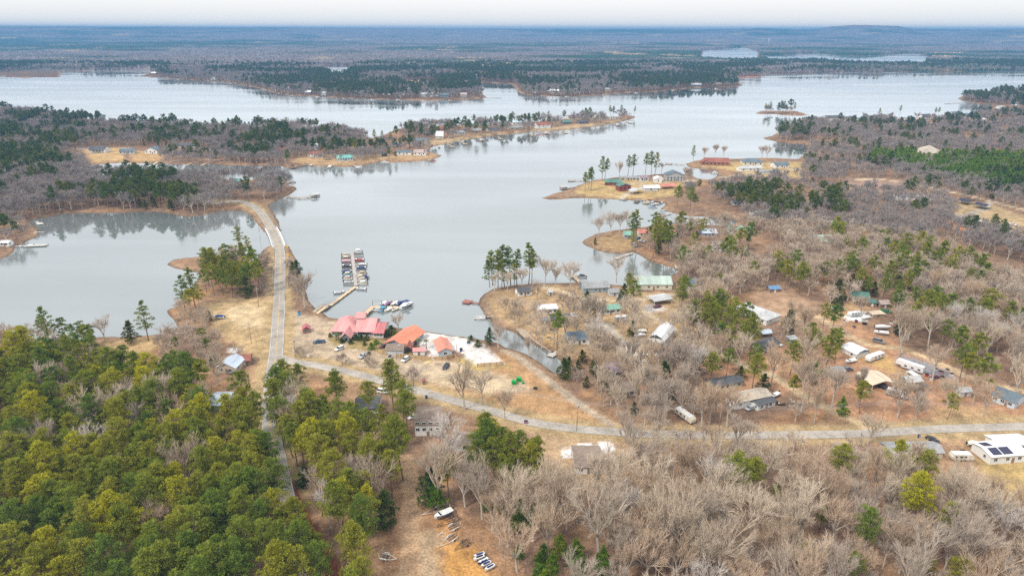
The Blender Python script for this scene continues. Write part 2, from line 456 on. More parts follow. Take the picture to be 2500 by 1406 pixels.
ROADS = {  # centre lines in photo px, width in metres
 'main': ([(708,1580),(716,1500),(716,1400),(708,1290),(692,1200),(676,1120),(662,1050),(660,1000),(663,950),(669,900),(675,850),(678,800),(682,740),(683,700),(684,650),(683,612),(673,580),(663,560),(649,537),(635,518),(614,502),(592,494),(565,492),(520,496),(480,480)], 6.6),
 'side': ([(680,872),(720,884),(760,890),(800,898),(850,908),(900,921),(960,938),(1010,950),(1060,965),(1100,976),(1200,1003),(1300,1031),(1400,1046),(1500,1054),(1600,1060),(1750,1062),(1900,1062),(2050,1060),(2150,1056),(2300,1047),(2500,1041),(2900,1028)], 5.6),
}
TRACKS = {
 'path': ([(1232,855),(1262,868),(1290,890),(1340,930),(1400,975),(1440,1003),(1492,1036)], 2.6, (.39, .31, .23)),
 'farm_track': ([(1890,918),(1925,942),(1960,965),(2000,985),(2050,1012),(2100,1032),(2140,1056)], 3.4, (.52, .39, .24)),
 'park_track': ([(1990,770),(2040,800),(2080,825),(2130,845),(2200,850),(2260,872),(2330,905),(2400,935),(2480,950),(2600,980)], 3.4, (.52, .385, .235)),
 'lane': ([(1330,700),(1400,720),(1440,733),(1490,733),(1530,737),(1570,762),(1610,783),(1660,812),(1730,845),(1800,885),(1880,915)], 3.4, (.52, .41, .27)),
 'lane_b': ([(1480,795),(1500,820),(1525,845),(1545,870),(1560,880)], 5, (.46, .41, .34)),
 'lane_c': ([(1530,737),(1580,730),(1650,718)], 3, (.42, .33, .22)),
 'drive': ([(820,800),(800,815),(793,830),(802,843),(825,850),(870,857),(920,862),(960,868),(1000,873),(1040,877),(1090,885),(1130,893)], 1.8, (.46, .36, .25)),
 'drive_b': ([(838,845),(852,833)], 2.2, (.46, .36, .25)),
 'wood_track': ([(990,1120),(1003,1160),(1005,1220),(1000,1300),(1005,1400),(1010,1520)], 4, (.40, .265, .16)),
 'hill_track': ([(2090,437),(2150,438),(2210,445),(2330,470),(2420,492),(2520,518),(2700,560)], 4.5, (.54, .42, .28)),
 'hill_track_b': ([(2300,530),(2360,525),(2400,512),(2420,494)], 3.5, (.42, .36, .29)),
 'ditch': ([(672,1130),(694,1170),(718,1215),(745,1270),(775,1330),(815,1400),(860,1480)], 3.6, (.17, .06, .035)),
 'shore_road': ([(180,362),(260,366),(350,361),(450,366),(560,368),(640,372)], 4, (.4, .34, .28)),
 'point_road': ([(1520,452),(1580,447),(1650,442),(1700,440),(1790,430),(1880,420),(1960,412)], 4, (.42, .35, .26)),
 'point_path': ([(1512,485),(1525,478),(1545,466),(1575,455)], 3, (.5, .44, .34)),
}
TAN = (.385, .235, .12); GRAVEL = (.41, .32, .225); CLAY = (.45, .23, .085); LITTER = (.235, .15, .10)
GOLD = (.42, .30, .14); BROWN = (.30, .2, .125); SAND = (.66, .62, .59); RED = (.36, .17, .10); SNOW = (.86, .87, .9)
ZONES = [  # (pixel outline, colour, soft edge in m)
 ([(688,752),(730,762),(772,774),(822,782),(830,800),(812,815),(812,838),(850,850),(930,862),(1100,888),(1230,893),(1290,930),(1320,965),(1240,960),(1080,940),(1000,928),(930,905),(850,893),(760,878),(715,870),(692,860)], GRAVEL, 3),
 ([(690,762),(712,764),(722,800),(718,848),(690,850)], (.34,.25,.14), 1.5),
 ([(702,872),(720,862),(780,872),(850,888),(840,896),(760,885)], (.36,.26,.15), 2),
 ([(800,815),(812,805),(930,830),(1000,862),(1000,872),(920,860),(830,848),(803,838)], (.33,.25,.11), 1.5),
 ([(1100,890),(1240,858),(1290,890),(1400,975),(1480,1030),(1400,1043),(1300,1026),(1150,985),(1000,942),(1000,930),(1080,942),(1240,960),(1300,950),(1250,920)], TAN, 4),
 ([(1040,905),(1130,900),(1220,930),(1260,955),(1180,960),(1080,940)], (.47,.37,.24), 5),
 ([(1120,910),(1180,915),(1160,925)], (.46,.33,.17), 3),
 ([(1105,872),(1170,868),(1240,895),(1180,905),(1120,895)], (.40,.30,.13), 2),
 ([(1018,808),(1060,812),(1110,817),(1150,825),(1192,852),(1228,888),(1170,893),(1150,880),(1122,862),(1110,858),(1055,870),(1035,850),(1020,830)], SAND, .8),
 ([(495,745),(560,730),(662,728),(664,860),(640,885),(600,858),(555,830),(520,800),(500,770)], (.42,.30,.16), 3),
 ([(540,760),(600,742),(655,750),(650,800),(600,800),(560,785)], (.52,.40,.24), 4),
 ([(240,828),(330,822),(420,820),(380,850),(330,870),(345,900),(320,880),(300,850),(250,845)], (.42,.29,.15), 3),
 ([(595,890),(650,885),(658,960),(640,1000),(600,950)], (.38,.24,.14), 3),
 ([(1178,740),(1210,708),(1350,695),(1480,702),(1560,712),(1680,722),(1700,800),(1640,860),(1560,895),(1440,875),(1380,880),(1300,838),(1215,790)], (.39,.27,.15), 5),
 ([(1420,735),(1530,745),(1580,790),(1500,800),(1400,770)], (.44,.30,.16), 5),
 ([(1310,800),(1370,800),(1390,860),(1370,865),(1330,840)], (.46,.31,.14), 3),
 ([(1520,840),(1580,822),(1600,850),(1580,878),(1540,885)], GRAVEL, 2),
 ([(1550,755),(1600,740),(1625,755),(1575,768)], (.5,.46,.42), 2),
 ([(985,1115),(1010,1150),(1030,1235),(1130,1245),(1190,1290),(1240,1345),(1280,1410),(1290,1560),(925,1560),(932,1380),(940,1300),(965,1200)], (.33,.195,.11), 4),
 ([(1000,1310),(1080,1290),(1090,1400),(1040,1480),(980,1460)], (.40,.29,.185), 4),
 ([(1075,1340),(1120,1310),(1170,1350),(1220,1430),(1120,1470),(1080,1400)], (.50,.27,.09), 3),
 ([(1045,1250),(1090,1270),(1120,1300),(1080,1295)], (.46,.24,.09), 3),
 ([(1690,880),(1850,858),(1950,830),(2050,780),(2180,830),(2330,900),(2480,960),(2560,1000),(2560,1042),(2150,1050),(2000,1005),(1900,945),(1780,960)], (.38,.215,.125), 6),
 ([(2070,855),(2150,862),(2200,895),(2180,915),(2110,890)], (.46,.30,.13), 5),
 ([(1860,880),(1920,870),(1980,885),(1920,915),(1880,910)], (.42,.26,.15), 5),
 ([(2260,985),(2420,1000),(2560,1030),(2300,1045)], (.42,.28,.15), 6),
 ([(2020,735),(2100,735),(2120,760),(2050,790),(1990,765)], (.40,.26,.14), 5),
 ([(2200,862),(2290,895),(2340,925),(2260,920),(2190,890)], (.27,.26,.27), 3),
 ([(2370,1070),(2600,1060),(2650,1250),(2500,1260),(2420,1200),(2380,1140)], (.42,.30,.13), 5),
 ([(2130,1040),(2560,1030),(2560,1075),(2380,1085),(2140,1075)], (.40,.26,.15), 4),
 ([(1270,1060),(1480,1065),(1560,1110),(1480,1170),(1350,1160),(1270,1120)], (.40,.28,.17), 5),
 ([(1370,1092),(1402,1092),(1402,1112),(1380,1115)], SNOW, 1.2), ([(1466,1080),(1492,1084),(1500,1118),(1485,1118)], SNOW, 1.2),
 ([(1415,1086),(1455,1088),(1455,1096),(1418,1096)], SNOW, 1),
 ([(2060,772),(2110,762),(2125,772),(2110,784),(2070,784)], SNOW, 1.2),
 ([(2165,478),(2290,478),(2285,487),(2170,487)], (.8,.78,.76), 4),
 ([(630,990),(652,985),(650,1030),(632,1040)], SNOW, 1.5),
 ([(200,822),(240,818),(240,824),(205,829)], SNOW, 1), ([(400,806),(445,801),(442,812),(405,815)], SNOW, 1), ([(560,850),(578,852),(572,860),(556,858)], SNOW, 1),
 ([(1395,472),(1425,450),(1470,441),(1560,438),(1670,447),(1650,478),(1570,486),(1450,480)], GOLD, 3),
 ([(1340,486),(1385,465),(1420,480),(1400,486)], (.30,.2,.13), 3),
 ([(1440,592),(1480,572),(1545,572),(1545,612),(1480,612),(1450,604)], (.34,.23,.12), 3),
 ([(1690,402),(1760,396),(1960,396),(1960,436),(1850,430),(1760,412)], GOLD, 4),
 ([(205,362),(310,362),(300,393),(225,397)], (.46,.31,.15), 4), ([(310,372),(400,368),(400,390),(330,396)], (.45,.29,.14), 4), ([(400,366),(560,366),(560,400),(400,400)], (.27,.175,.115), 4),
 ([(110,425),(210,428),(210,455),(120,455)], (.36,.25,.15), 4),
 ([(700,395),(740,378),(860,380),(1060,376),(1078,380),(1040,390),(900,398),(800,405)], (.42,.28,.15), 5),
 ([(960,350),(1100,338),(1250,322),(1500,295),(1540,288),(1530,294),(1380,317),(1200,333),(1060,356)], (.42,.31,.18), 5),
 ([(2060,432),(2220,440),(2220,470),(2080,470)], (.33,.22,.16), 6), ([(2330,488),(2420,500),(2600,560),(2600,600),(2480,590),(2400,560),(2320,540)], (.40,.29,.16), 6),
 ([(2315,542),(2370,550),(2370,565),(2320,558)], (.6,.26,.1), 4), ([(2090,550),(2120,555),(2120,580),(2088,575)], (.48,.32,.15), 4),
 ([(1560,640),(1650,652),(1690,660),(1660,650),(1600,630)], RED, 3),
 ([(980,198),(1060,196),(1060,212),(990,212)], (.38,.27,.18), 12), ([(135,157),(280,160),(280,172),(140,172)], (.40,.27,.18), 14), ([(1690,186),(1860,186),(1860,190),(1700,190)], RED, 8),
 ([(1500,1075),(1600,1070),(1640,1090),(1540,1110)], (.38,.26,.17), 5),
 ([(1830,700),(1900,690),(1990,740),(1990,800),(1900,790),(1840,760)], (.36,.235,.15), 6),
]
# ---- build the ground grid: finer where it is near
vr = list(np.arange(1720, 250, -4.0)) + list(np.arange(250, 110, -2.2))
D_rows = [ (CAMH) / math.tan(PITCH - math.atan((703 - v) / FPX)) for v in vr ]
D_rows += list(np.geomspace(D_rows[-1] * 1.03, 14300, 40)) + [15000, 16500]
us = np.arange(-760, 3270, 4.0)
yy = np.array(D_rows)[:, None] * np.ones(len(us))[None, :]
# columns fan out with distance
xx = (us[None, :] - 1250) / FPX * (yy * cp + CAMH * sp)
gx, gy = xx.ravel(), yy.ravel()
d = shore_dist(gx, gy)
jit = np.clip(gy / 250, .5, 3)
d = d + (fbm(gx, gy, 9, 4) - .5) * 2.0 * jit * (np.abs(d) < 25)
z = np.where(d > 0, 1.5 * sm(-1.5, 7, d) - .12 * (1 - sm(0, 1.2, d)), np.maximum(-2.2, d * .3))
z = z + far_height(gx, gy) * sm(8, 60, d)
z = np.where(gy > 14800, -60, z)
z += np.where((d > 9) & (gy > 1500), (fbm(gx, gy, 60, 8) - .5) * 1.2, 0)
col = np.ones((len(gx), 3)) * np.array(LITTER)
# dry grass between the trees in soft patches
p = sm(.5, .68, fbm(gx, gy, 26, 11))[:, None]
col = col * (1 - .4 * p) + np.array(TAN) * .4 * p
p = sm(.6, .75, fbm(gx, gy, 14, 15))[:, None]
col = col * (1 - .3 * p) + np.array(CLAY) * .3 * p
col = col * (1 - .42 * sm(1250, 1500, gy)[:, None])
pz = fbm(gx, gy, 3.5, 21) - .5
for poly, c, soft in ZONES:
    P = GP(poly)
    x0, y0 = P.min(0) - 12; x1, y1 = P.max(0) + 12
    m = (gx > x0) & (gx < x1) & (gy > y0) & (gy < y1)
    if not m.any(): continue
    i = inside(P, gx[m], gy[m]); s = segdist(P, gx[m], gy[m], lim=12)
    s = np.where(i, s, -s) + pz[m] * soft * 1.4
    a = sm(-soft * .5, soft * .5, s)[:, None]
    col[m] = col[m] * (1 - a) + np.array(c) * a
for nm, (pts, wd) in ROADS.items():
    P = GP(pts)
    s = segdist(P, gx, gy, closed=False, lim=20) + pz * 2.5
    a = (1 - sm(wd / 2 + 1.8, wd / 2 + 5, s))[:, None]
    col = col * (1 - a) + np.array((.37, .27, .145)) * a
for nm, (pts, wd, c) in TRACKS.items():
    P = GP(pts)
    s = segdist(P, gx, gy, closed=False, lim=12) + pz * 1.0
    a = (1 - sm(wd / 2 - .5, wd / 2 + .9, s))[:, None]
    col = col * (1 - a) + np.array(c) * a
# bare drawdown band along the waterline
bw = np.where(gy > 1300, 7.0, 4.5) + 3 * (fbm(gx, gy, 40, 30) - .5)
a = ((1 - sm(bw * .6, bw * 1.2, d)) * sm(-2, 0, d))[:, None]
sand_here = inside(GP([(1018,800),(1230,800),(1230,895),(1018,880)]), gx, gy)
beach = np.array((.29, .19, .12)) + (fbm(gx, gy, 60, 33)[:, None] - .5) * np.array((.12, .02, -.02))
col = col * (1 - a * ~sand_here[:, None]) + beach * (a * ~sand_here[:, None])
a = (1 - sm(.3, 2.2, d))[:, None]
col = col * (1 - .45 * a * (gy < 1400)[:, None])
col = np.clip(col, .01, .95)
GD = d.reshape(yy.shape)
nr, nc = yy.shape
me = bpy.data.meshes.new('ground')
verts = np.stack([gx, gy, z], 1)
idx = np.arange(nr * nc).reshape(nr, nc)
f = np.stack([idx[:-1, :-1], idx[:-1, 1:], idx[1:, 1:], idx[1:, :-1]], -1).reshape(-1, 4)
def fast_mesh(name, verts, faces, colors=None, smooth=True):
    me = bpy.data.meshes.new(name)
    n = len(verts); k = faces.shape[1]; nf = len(faces)
    me.vertices.add(n); me.vertices.foreach_set('co', np.asarray(verts, np.float32).ravel())
    me.loops.add(nf * k); me.loops.foreach_set('vertex_index', faces.astype(np.int32).ravel())
    me.polygons.add(nf)
    me.polygons.foreach_set('loop_start', np.arange(0, nf * k, k, dtype=np.int32))
    me.polygons.foreach_set('loop_total', np.full(nf, k, np.int32))
    me.polygons.foreach_set('use_smooth', np.full(nf, smooth))
    if colors is not None:
        ca = me.color_attributes.new('Col', 'FLOAT_COLOR', 'POINT')
        c4 = np.ones((n, 4), np.float32); c4[:, :3] = colors
        ca.data.foreach_set('color', c4.ravel())
    me.update(calc_edges=True); me.validate()
    return me
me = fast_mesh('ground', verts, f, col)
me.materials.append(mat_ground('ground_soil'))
g = link('ground', me)
tag(g, kind='structure', label='brown leaf littered ground with tan grass, clay and sandy lots')

WX = 30000
wb = MB().add([(-WX, 60, 0), (WX, 60, 0), (WX, 14500, 0), (-WX, 14500, 0)], [(0, 1, 2, 3)])
wo = wb.build('lake', mat_water())
tag(wo, kind='structure', label='calm pale grey lake reflecting the overcast sky')

def ground_z(x, y):
    x = np.atleast_1d(np.asarray(x, float)); y = np.atleast_1d(np.asarray(y, float))
    return LAND + far_height(x, y)

# ------------------------------------------------------------ roads (sheets just above the ground), markings
def catmull(pts, n=8):
    P = [np.array(p) for p in pts]; P = [2 * P[0] - P[1]] + P + [2 * P[-1] - P[-2]]
    o = []
    for i in range(1, len(P) - 2):
        for k in range(n):
            t = k / n
            o.append(.5 * ((2 * P[i]) + (-P[i-1] + P[i+1]) * t + (2*P[i-1] - 5*P[i] + 4*P[i+1] - P[i+2]) * t*t + (-P[i-1] + 3*P[i] - 3*P[i+1] + P[i+2]) * t**3))
    o.append(P[-2])
    return np.array(o)
def strip(name, pts2, w0, w1, z, m, extra=None):
    """a flat ribbon from offset w0 to w1 beside the centre line"""
    P = pts2; T = np.gradient(P, axis=0); T /= np.linalg.norm(T, axis=1)[:, None]
    Nn = np.stack([T[:, 1], -T[:, 0]], 1)
    k = 5
    offs = np.linspace(w0, w1, k)
    V = np.concatenate([np.column_stack([P + Nn * o, np.full(len(P), z)]) for o in offs])
    n = len(P); fs = []
    for j in range(k - 1):
        a = np.arange(n - 1) + j * n
        fs.append(np.stack([a, a + 1, a + 1 + n, a + n], 1))
    me = fast_mesh(name, V, np.concatenate(fs), smooth=False)
    me.materials.append(m)
    return link(name, me)
M_ASPH = mat('road_asphalt', (.35, .32, .285), .9, .24, 1.3, spec=.15)
M_ASPH2 = mat('side_road_asphalt', (.39, .355, .315), .9, .26, .9, spec=.15)
M_YEL = mat('road_paint_yellow', (.62, .42, .12), .8, .35, 2)
M_WHT = mat('road_paint_white', (.66, .66, .64), .8, .35, 2)
RP = {k: catmull(GP(v[0])) for k, v in ROADS.items()}
tag(strip('side_road', RP['side'], -2.5, 2.5, 1.60, M_ASPH2), kind='structure', label='pale worn side road curving past the gravel lot')
tag(strip('main_road', RP['main'], -3.15, 3.15, 1.62, M_ASPH), kind='structure', label='grey two lane road crossing the causeway')
mk = RP['main'][8:118]
tag(strip('centre_line', RP['main'][:156], -.17, -.03, 1.627, M_YEL), kind='structure', label='faded yellow road centre line')
tag(strip('centre_line', RP['main'][:156], .05, .19, 1.627, M_YEL), kind='structure', label='faded yellow road centre line')
tag(strip('edge_line', RP['main'][:156], -2.9, -2.8, 1.627, M_WHT), kind='structure', label='thin white edge line of road')
tag(strip('edge_line', RP['main'][:156], 2.8, 2.9, 1.627, M_WHT), kind='structure', label='thin white edge line of road')
# worn wheel tracks and patches
M_TAR = mat('road_tar_patch', (.2, .19, .18), .9, .2, 2)
tb = MB()
for (u, v, a, b) in ((684, 716, 1.1, .7), (686, 760, 1.6, 1.2), (690, 765, 1.2, 1.1), (676, 822, .9, 1.6), (683, 655, .8, .9), (687, 690, .6, 1.4)):
    c = G(u, v)
    tb.add([(c.x - a, c.y - b, 1.6255), (c.x + a, c.y - b * .8, 1.6255), (c.x + a * .9, c.y + b, 1.6255), (c.x - a * .8, c.y + b * .9, 1.6255)], [(0, 1, 2, 3)])
tag(tb.build('road_patch', M_TAR), kind='structure', label='dark tar patches on the road')
# ------------------------------------------------------------ tree models
def tris_mesh(name, V, mats, mi=None, smooth=False):
    """V: (n,3,3) array of separate triangles"""
    n = len(V)
    me = fast_mesh(name, V.reshape(-1, 3), np.arange(n * 3).reshape(-1, 3), smooth=smooth)
    for x in (mats if isinstance(mats, (list, tuple)) else [mats]): me.materials.append(x)
    if mi is not None: me.polygons.foreach_set('material_index', mi.astype(np.int32))
    return me
def tuft_tris(C, Nrm, r, size, width, R):
    """needle tufts: slim triangles standing out from clump centres C (n,3) along Nrm"""
    n = len(C)
    out = Nrm + R.normal(0, .55, (n, 3)); out /= np.linalg.norm(out, axis=1)[:, None]
    side = np.cross(out, R.normal(0, 1, (n, 3))); side /= np.linalg.norm(side, axis=1)[:, None] + 1e-9
    L = size * R.uniform(.6, 1.3, (n, 1)); Wd = width * R.uniform(.6, 1.4, (n, 1))
    a = C - side * Wd; b = C + side * Wd; c = C + out * L + side * R.normal(0, .15, (n, 1)) * L
    return np.stack([a, b, c], 1)
def tube_tris(a, b, r0, r1, n=4):
    a = np.array(a, float); b = np.array(b, float)
    d = b - a; d /= np.linalg.norm(d) + 1e-9
    u = np.cross(d, (0.3, 0.9, 0.2) if abs(d[2]) > .8 else (0, 0, 1)); u /= np.linalg.norm(u); w_ = np.cross(d, u)
    t = np.arange(n) * 2 * np.pi / n
    ring = np.cos(t)[:, None] * u + np.sin(t)[:, None] * w_
    A = a + ring * r0; B = b + ring * r1
    A2 = np.roll(A, -1, 0); B2 = np.roll(B, -1, 0)
    return np.concatenate([np.stack([A, A2, B2], 1), np.stack([A, B2, B], 1)])
def pine_geo(R, H=20, crown_r=4.2, c0=.5, clumps=32, per=80, tuft=.62, wid=.15, open_=0.0, limb=True, cone=.35):
    trunk = []; crown = []
    bend = R.normal(0, .35, 2)
    def axis(t): return np.array([bend[0] * math.sin(t * 2.6), bend[1] * math.sin(t * 3.1), H * t])
    r0 = .012 * H + .02
    seg = 5
    for i in range(seg):
        t0, t1 = i / seg * .96, (i + 1) / seg * .96
        trunk.append(tube_tris(axis(t0), axis(t1), r0 * (1 - t0 * .85), r0 * (1 - t1 * .85), 6))
    ga = R.uniform(0, 6.28)
    for i in range(clumps):
        f_ = (i + .5) / clumps
        t = c0 + (.985 - c0) * f_
        rr = crown_r * (math.sin(math.pi * min(1, (f_ * .80 + cone * .55))) ** .55) * R.uniform(.7, 1.12) * (1 - .12 * f_)
        if R.random() < open_: rr *= R.uniform(.9, 1.3)
        ga += 2.399 + R.normal(0, .35)
        inner = R.uniform(.45, .95) if R.random() > .22 else R.uniform(0, .3)
        ax = axis(t)
        c = ax + np.array([math.cos(ga) * rr * inner, math.sin(ga) * rr * inner, R.normal(0, .3) - .25 * rr * .2])
        cr = crown_r * R.uniform(.17, .33) * (1.0 - .35 * f_)
        if limb and inner > .4: trunk.append(tube_tris(axis(max(t - .06, .1)), c, r0 * .28, r0 * .08, 3))
        n = int(per * R.uniform(.7, 1.2))
        dv = R.normal(0, 1, (n, 3)); dv /= np.linalg.norm(dv, axis=1)[:, None]
        dv[:, 2] = np.where(dv[:, 2] < -.25, -dv[:, 2] * .6, dv[:, 2])
        C = c + dv * np.array([cr, cr, cr * .72]) * R.uniform(.55, 1.02, (n, 1))
        crown.append(tuft_tris(C, dv + np.array([0, 0, .35]), cr, tuft, wid, R))
    return np.concatenate(trunk), np.concatenate(crown)
def bare_geo(R, H=17, spread=.9, depth=4, limbs=6, twigs=3, tw=.05, thick=1.0, fork=.4, nb=4, tl=1.5):
    trunk = []; crown = []
    def rnd_dir(d, ang):
        d = d / np.linalg.norm(d)
        p = np.cross(d, R.normal(0, 1, 3)); p /= np.linalg.norm(p) + 1e-9
        return d * math.cos(ang) + p * math.sin(ang)
    top = np.array([R.normal(0, .3), R.normal(0, .3), H * fork])
    r0 = .014 * H * thick + .05
    mid = top * .5 + R.normal(0, .12, 3) * np.array([1, 1, 0])
    trunk += [tube_tris((0, 0, 0), mid, r0, r0 * .8, 6), tube_tris(mid, top, r0 * .8, r0 * .62, 6)]
    ends = []
    def grow(p, d, L, r, lev):
        d2 = rnd_dir(d, R.uniform(0, .22)); d2[2] += .10; d2 /= np.linalg.norm(d2)
        m = p + d * L * .5; e = m + d2 * L * .5
        tgt = trunk if lev == 0 else crown
        sides = 5 if lev == 0 else (4 if lev == 1 else 3)
        if lev < 3:
            tgt.append(tube_tris(p, m, r, r * .8, sides)); tgt.append(tube_tris(m, e, r * .8, r * .55, sides))
        else:
            tgt.append(tube_tris(p, e, r, r * .4, 3)[:])
        if lev >= depth - 1:
            ends.append((p, e, d2, L)); return
        k = nb + int(R.random() < .5)
        for j in range(k):
            q = (p * (1 - (s := R.uniform(.45, 1.0))) + e * s)
            dd = rnd_dir(d2, R.uniform(.3, .8) * spread)
            dd[2] += .12; dd /= np.linalg.norm(dd)
            grow(q, dd, L * R.uniform(.5, .72), max(r * .6, .035), lev + 1)
    a0 = R.uniform(0, 6.28)
    for i in range(limbs):
        a = a0 + i * 2 * math.pi / limbs + R.normal(0, .3)
        inc = R.uniform(.3, .95) * spread * (0.5 if i == 0 else 1)
        d = np.array([math.cos(a) * math.sin(inc), math.sin(a) * math.sin(inc), math.cos(inc)])
        s = R.uniform(.72, 1.0)
        grow(top * s, d, H * (1 - fork) * R.uniform(.42, .56), r0 * .5, 0)
    # fine twigs off the last branches: slim triangles
    P = []; 
    for p, e, d, L in ends:
        n = twigs
        s = R.uniform(.2, 1, (n, 1)); q = p * (1 - s) + e * s
        dd = d + R.normal(0, .55, (n, 3)); dd[:, 2] += .25; dd /= np.linalg.norm(dd, axis=1)[:, None]
        side = np.cross(dd, R.normal(0, 1, (n, 3))); side /= np.linalg.norm(side, axis=1)[:, None] + 1e-9
        l = tl * R.uniform(.5, 1.2, (n, 1)); 
        P.append(np.stack([q - side * tw, q + side * tw, q + dd * l], 1))
    crown.append(np.concatenate(P))
    return np.concatenate(trunk), np.concatenate(crown)
R = np.random.default_rng(11)
PINE0 = [pine_geo(R, 20, R.uniform(4.4, 5.4), R.uniform(.42, .56), int(R.integers(64, 84)), 72, .5, .12) for _ in range(8)]
PINE_TALL = [pine_geo(R, 23, R.uniform(3.7, 4.7), R.uniform(.34, .5), int(R.integers(34, 46)), 66, open_=.4, cone=.3) for _ in range(5)]
PINE_FULL = [pine_geo(R, 20, R.uniform(4.2, 4.9), .3, 40, 58, open_=.5, cone=.45) for _ in range(2)]
BARE0 = [bare_geo(R, 18.5, R.uniform(.55, .88), 4, int(R.integers(5, 9)), 3, .024, 1.2, fork=R.uniform(.24, .46), nb=4) for _ in range(14)]
YOUNG0 = [pine_geo(R, 8, R.uniform(2.6, 3.2), .12, 44, 60, .5, .12, cone=.5, limb=False) for _ in range(4)]
CEDAR0 = [pine_geo(R, 9, R.uniform(2.9, 3.6), .06, 56, 66, .42, .13, cone=.5, limb=False) for _ in range(3)]
SCRUB0 = [bare_geo(R, 5.5, 1.2, 3, 8, 8, .03, fork=.12, nb=4, tl=1.1) for _ in range(3)]
def two(geos, nm, mt, mc):
    return [(tris_mesh(nm + '_trunk', a, mt), tris_mesh(nm + '_crown', b, mc)) for a, b in geos]
ME = {'pine': two(PINE0, 'pine', M_BARK, M_PINE), 'tall': two(PINE_TALL, 'tall_pine', M_BARK, M_PINE), 'full': two(PINE_FULL, 'full_pine', M_BARK, M_PINE),
      'bare': two(BARE0, 'bare_tree', M_BARETRUNK, M_BARE), 'young': two(YOUNG0, 'young_pine', M_BARK, M_YOUNG),
      'cedar': two(CEDAR0, 'cedar', M_BARK, M_CEDAR), 'scrub': two(SCRUB0, 'scrub', M_BARETRUNK, M_TWIG)}
def one(g, nm, mt, mc):
    a, b = g
    mi = np.concatenate([np.zeros(len(a)), np.ones(len(b))])
    return tris_mesh(nm, np.concatenate([a, b]), [mt, mc], mi)
# lighter models for the woods farther off
L1P = [one(pine_geo(R, 19, R.uniform(4.2, 5.2), R.uniform(.45, .62), 22, 42, 1.0, .28, limb=False, open_=.2), 'pine_mid', M_BARK, M_PINE) for _ in range(6)]
L1B = [one(bare_geo(R, 16, R.uniform(.85, 1.1), 4, 6, 3, .075, 1.2, fork=.33, nb=3, tl=1.9), 'bare_mid', M_BARETRUNK, M_BARE) for _ in range(6)]
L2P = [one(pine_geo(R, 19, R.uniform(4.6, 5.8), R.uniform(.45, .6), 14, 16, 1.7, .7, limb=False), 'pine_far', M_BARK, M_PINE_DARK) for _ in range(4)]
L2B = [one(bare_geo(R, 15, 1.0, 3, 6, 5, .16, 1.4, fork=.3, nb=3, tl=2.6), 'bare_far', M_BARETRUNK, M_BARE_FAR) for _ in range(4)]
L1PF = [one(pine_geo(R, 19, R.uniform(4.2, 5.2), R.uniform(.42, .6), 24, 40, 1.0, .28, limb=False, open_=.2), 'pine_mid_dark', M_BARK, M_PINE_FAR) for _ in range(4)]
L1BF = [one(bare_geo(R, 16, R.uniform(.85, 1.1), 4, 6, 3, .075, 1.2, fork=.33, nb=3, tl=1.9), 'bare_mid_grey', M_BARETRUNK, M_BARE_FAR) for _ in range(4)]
L1Y = [one(pine_geo(R, 9, 2.6, .1, 16, 26, .9, .25, cone=.5, limb=False), 'young_mid', M_BARK, M_YOUNG) for _ in range(3)]
L1C = [one(pine_geo(R, 9, 2.3, .08, 16, 28, .8, .24, cone=.5, limb=False), 'cedar_mid', M_BARK, M_CEDAR) for _ in range(3)]
L1S = [one(bare_geo(R, 5, 1.2, 3, 7, 5, .06, fork=.12, nb=3, tl=1.3), 'scrub_mid', M_BARETRUNK, M_TWIG) for _ in range(3)]

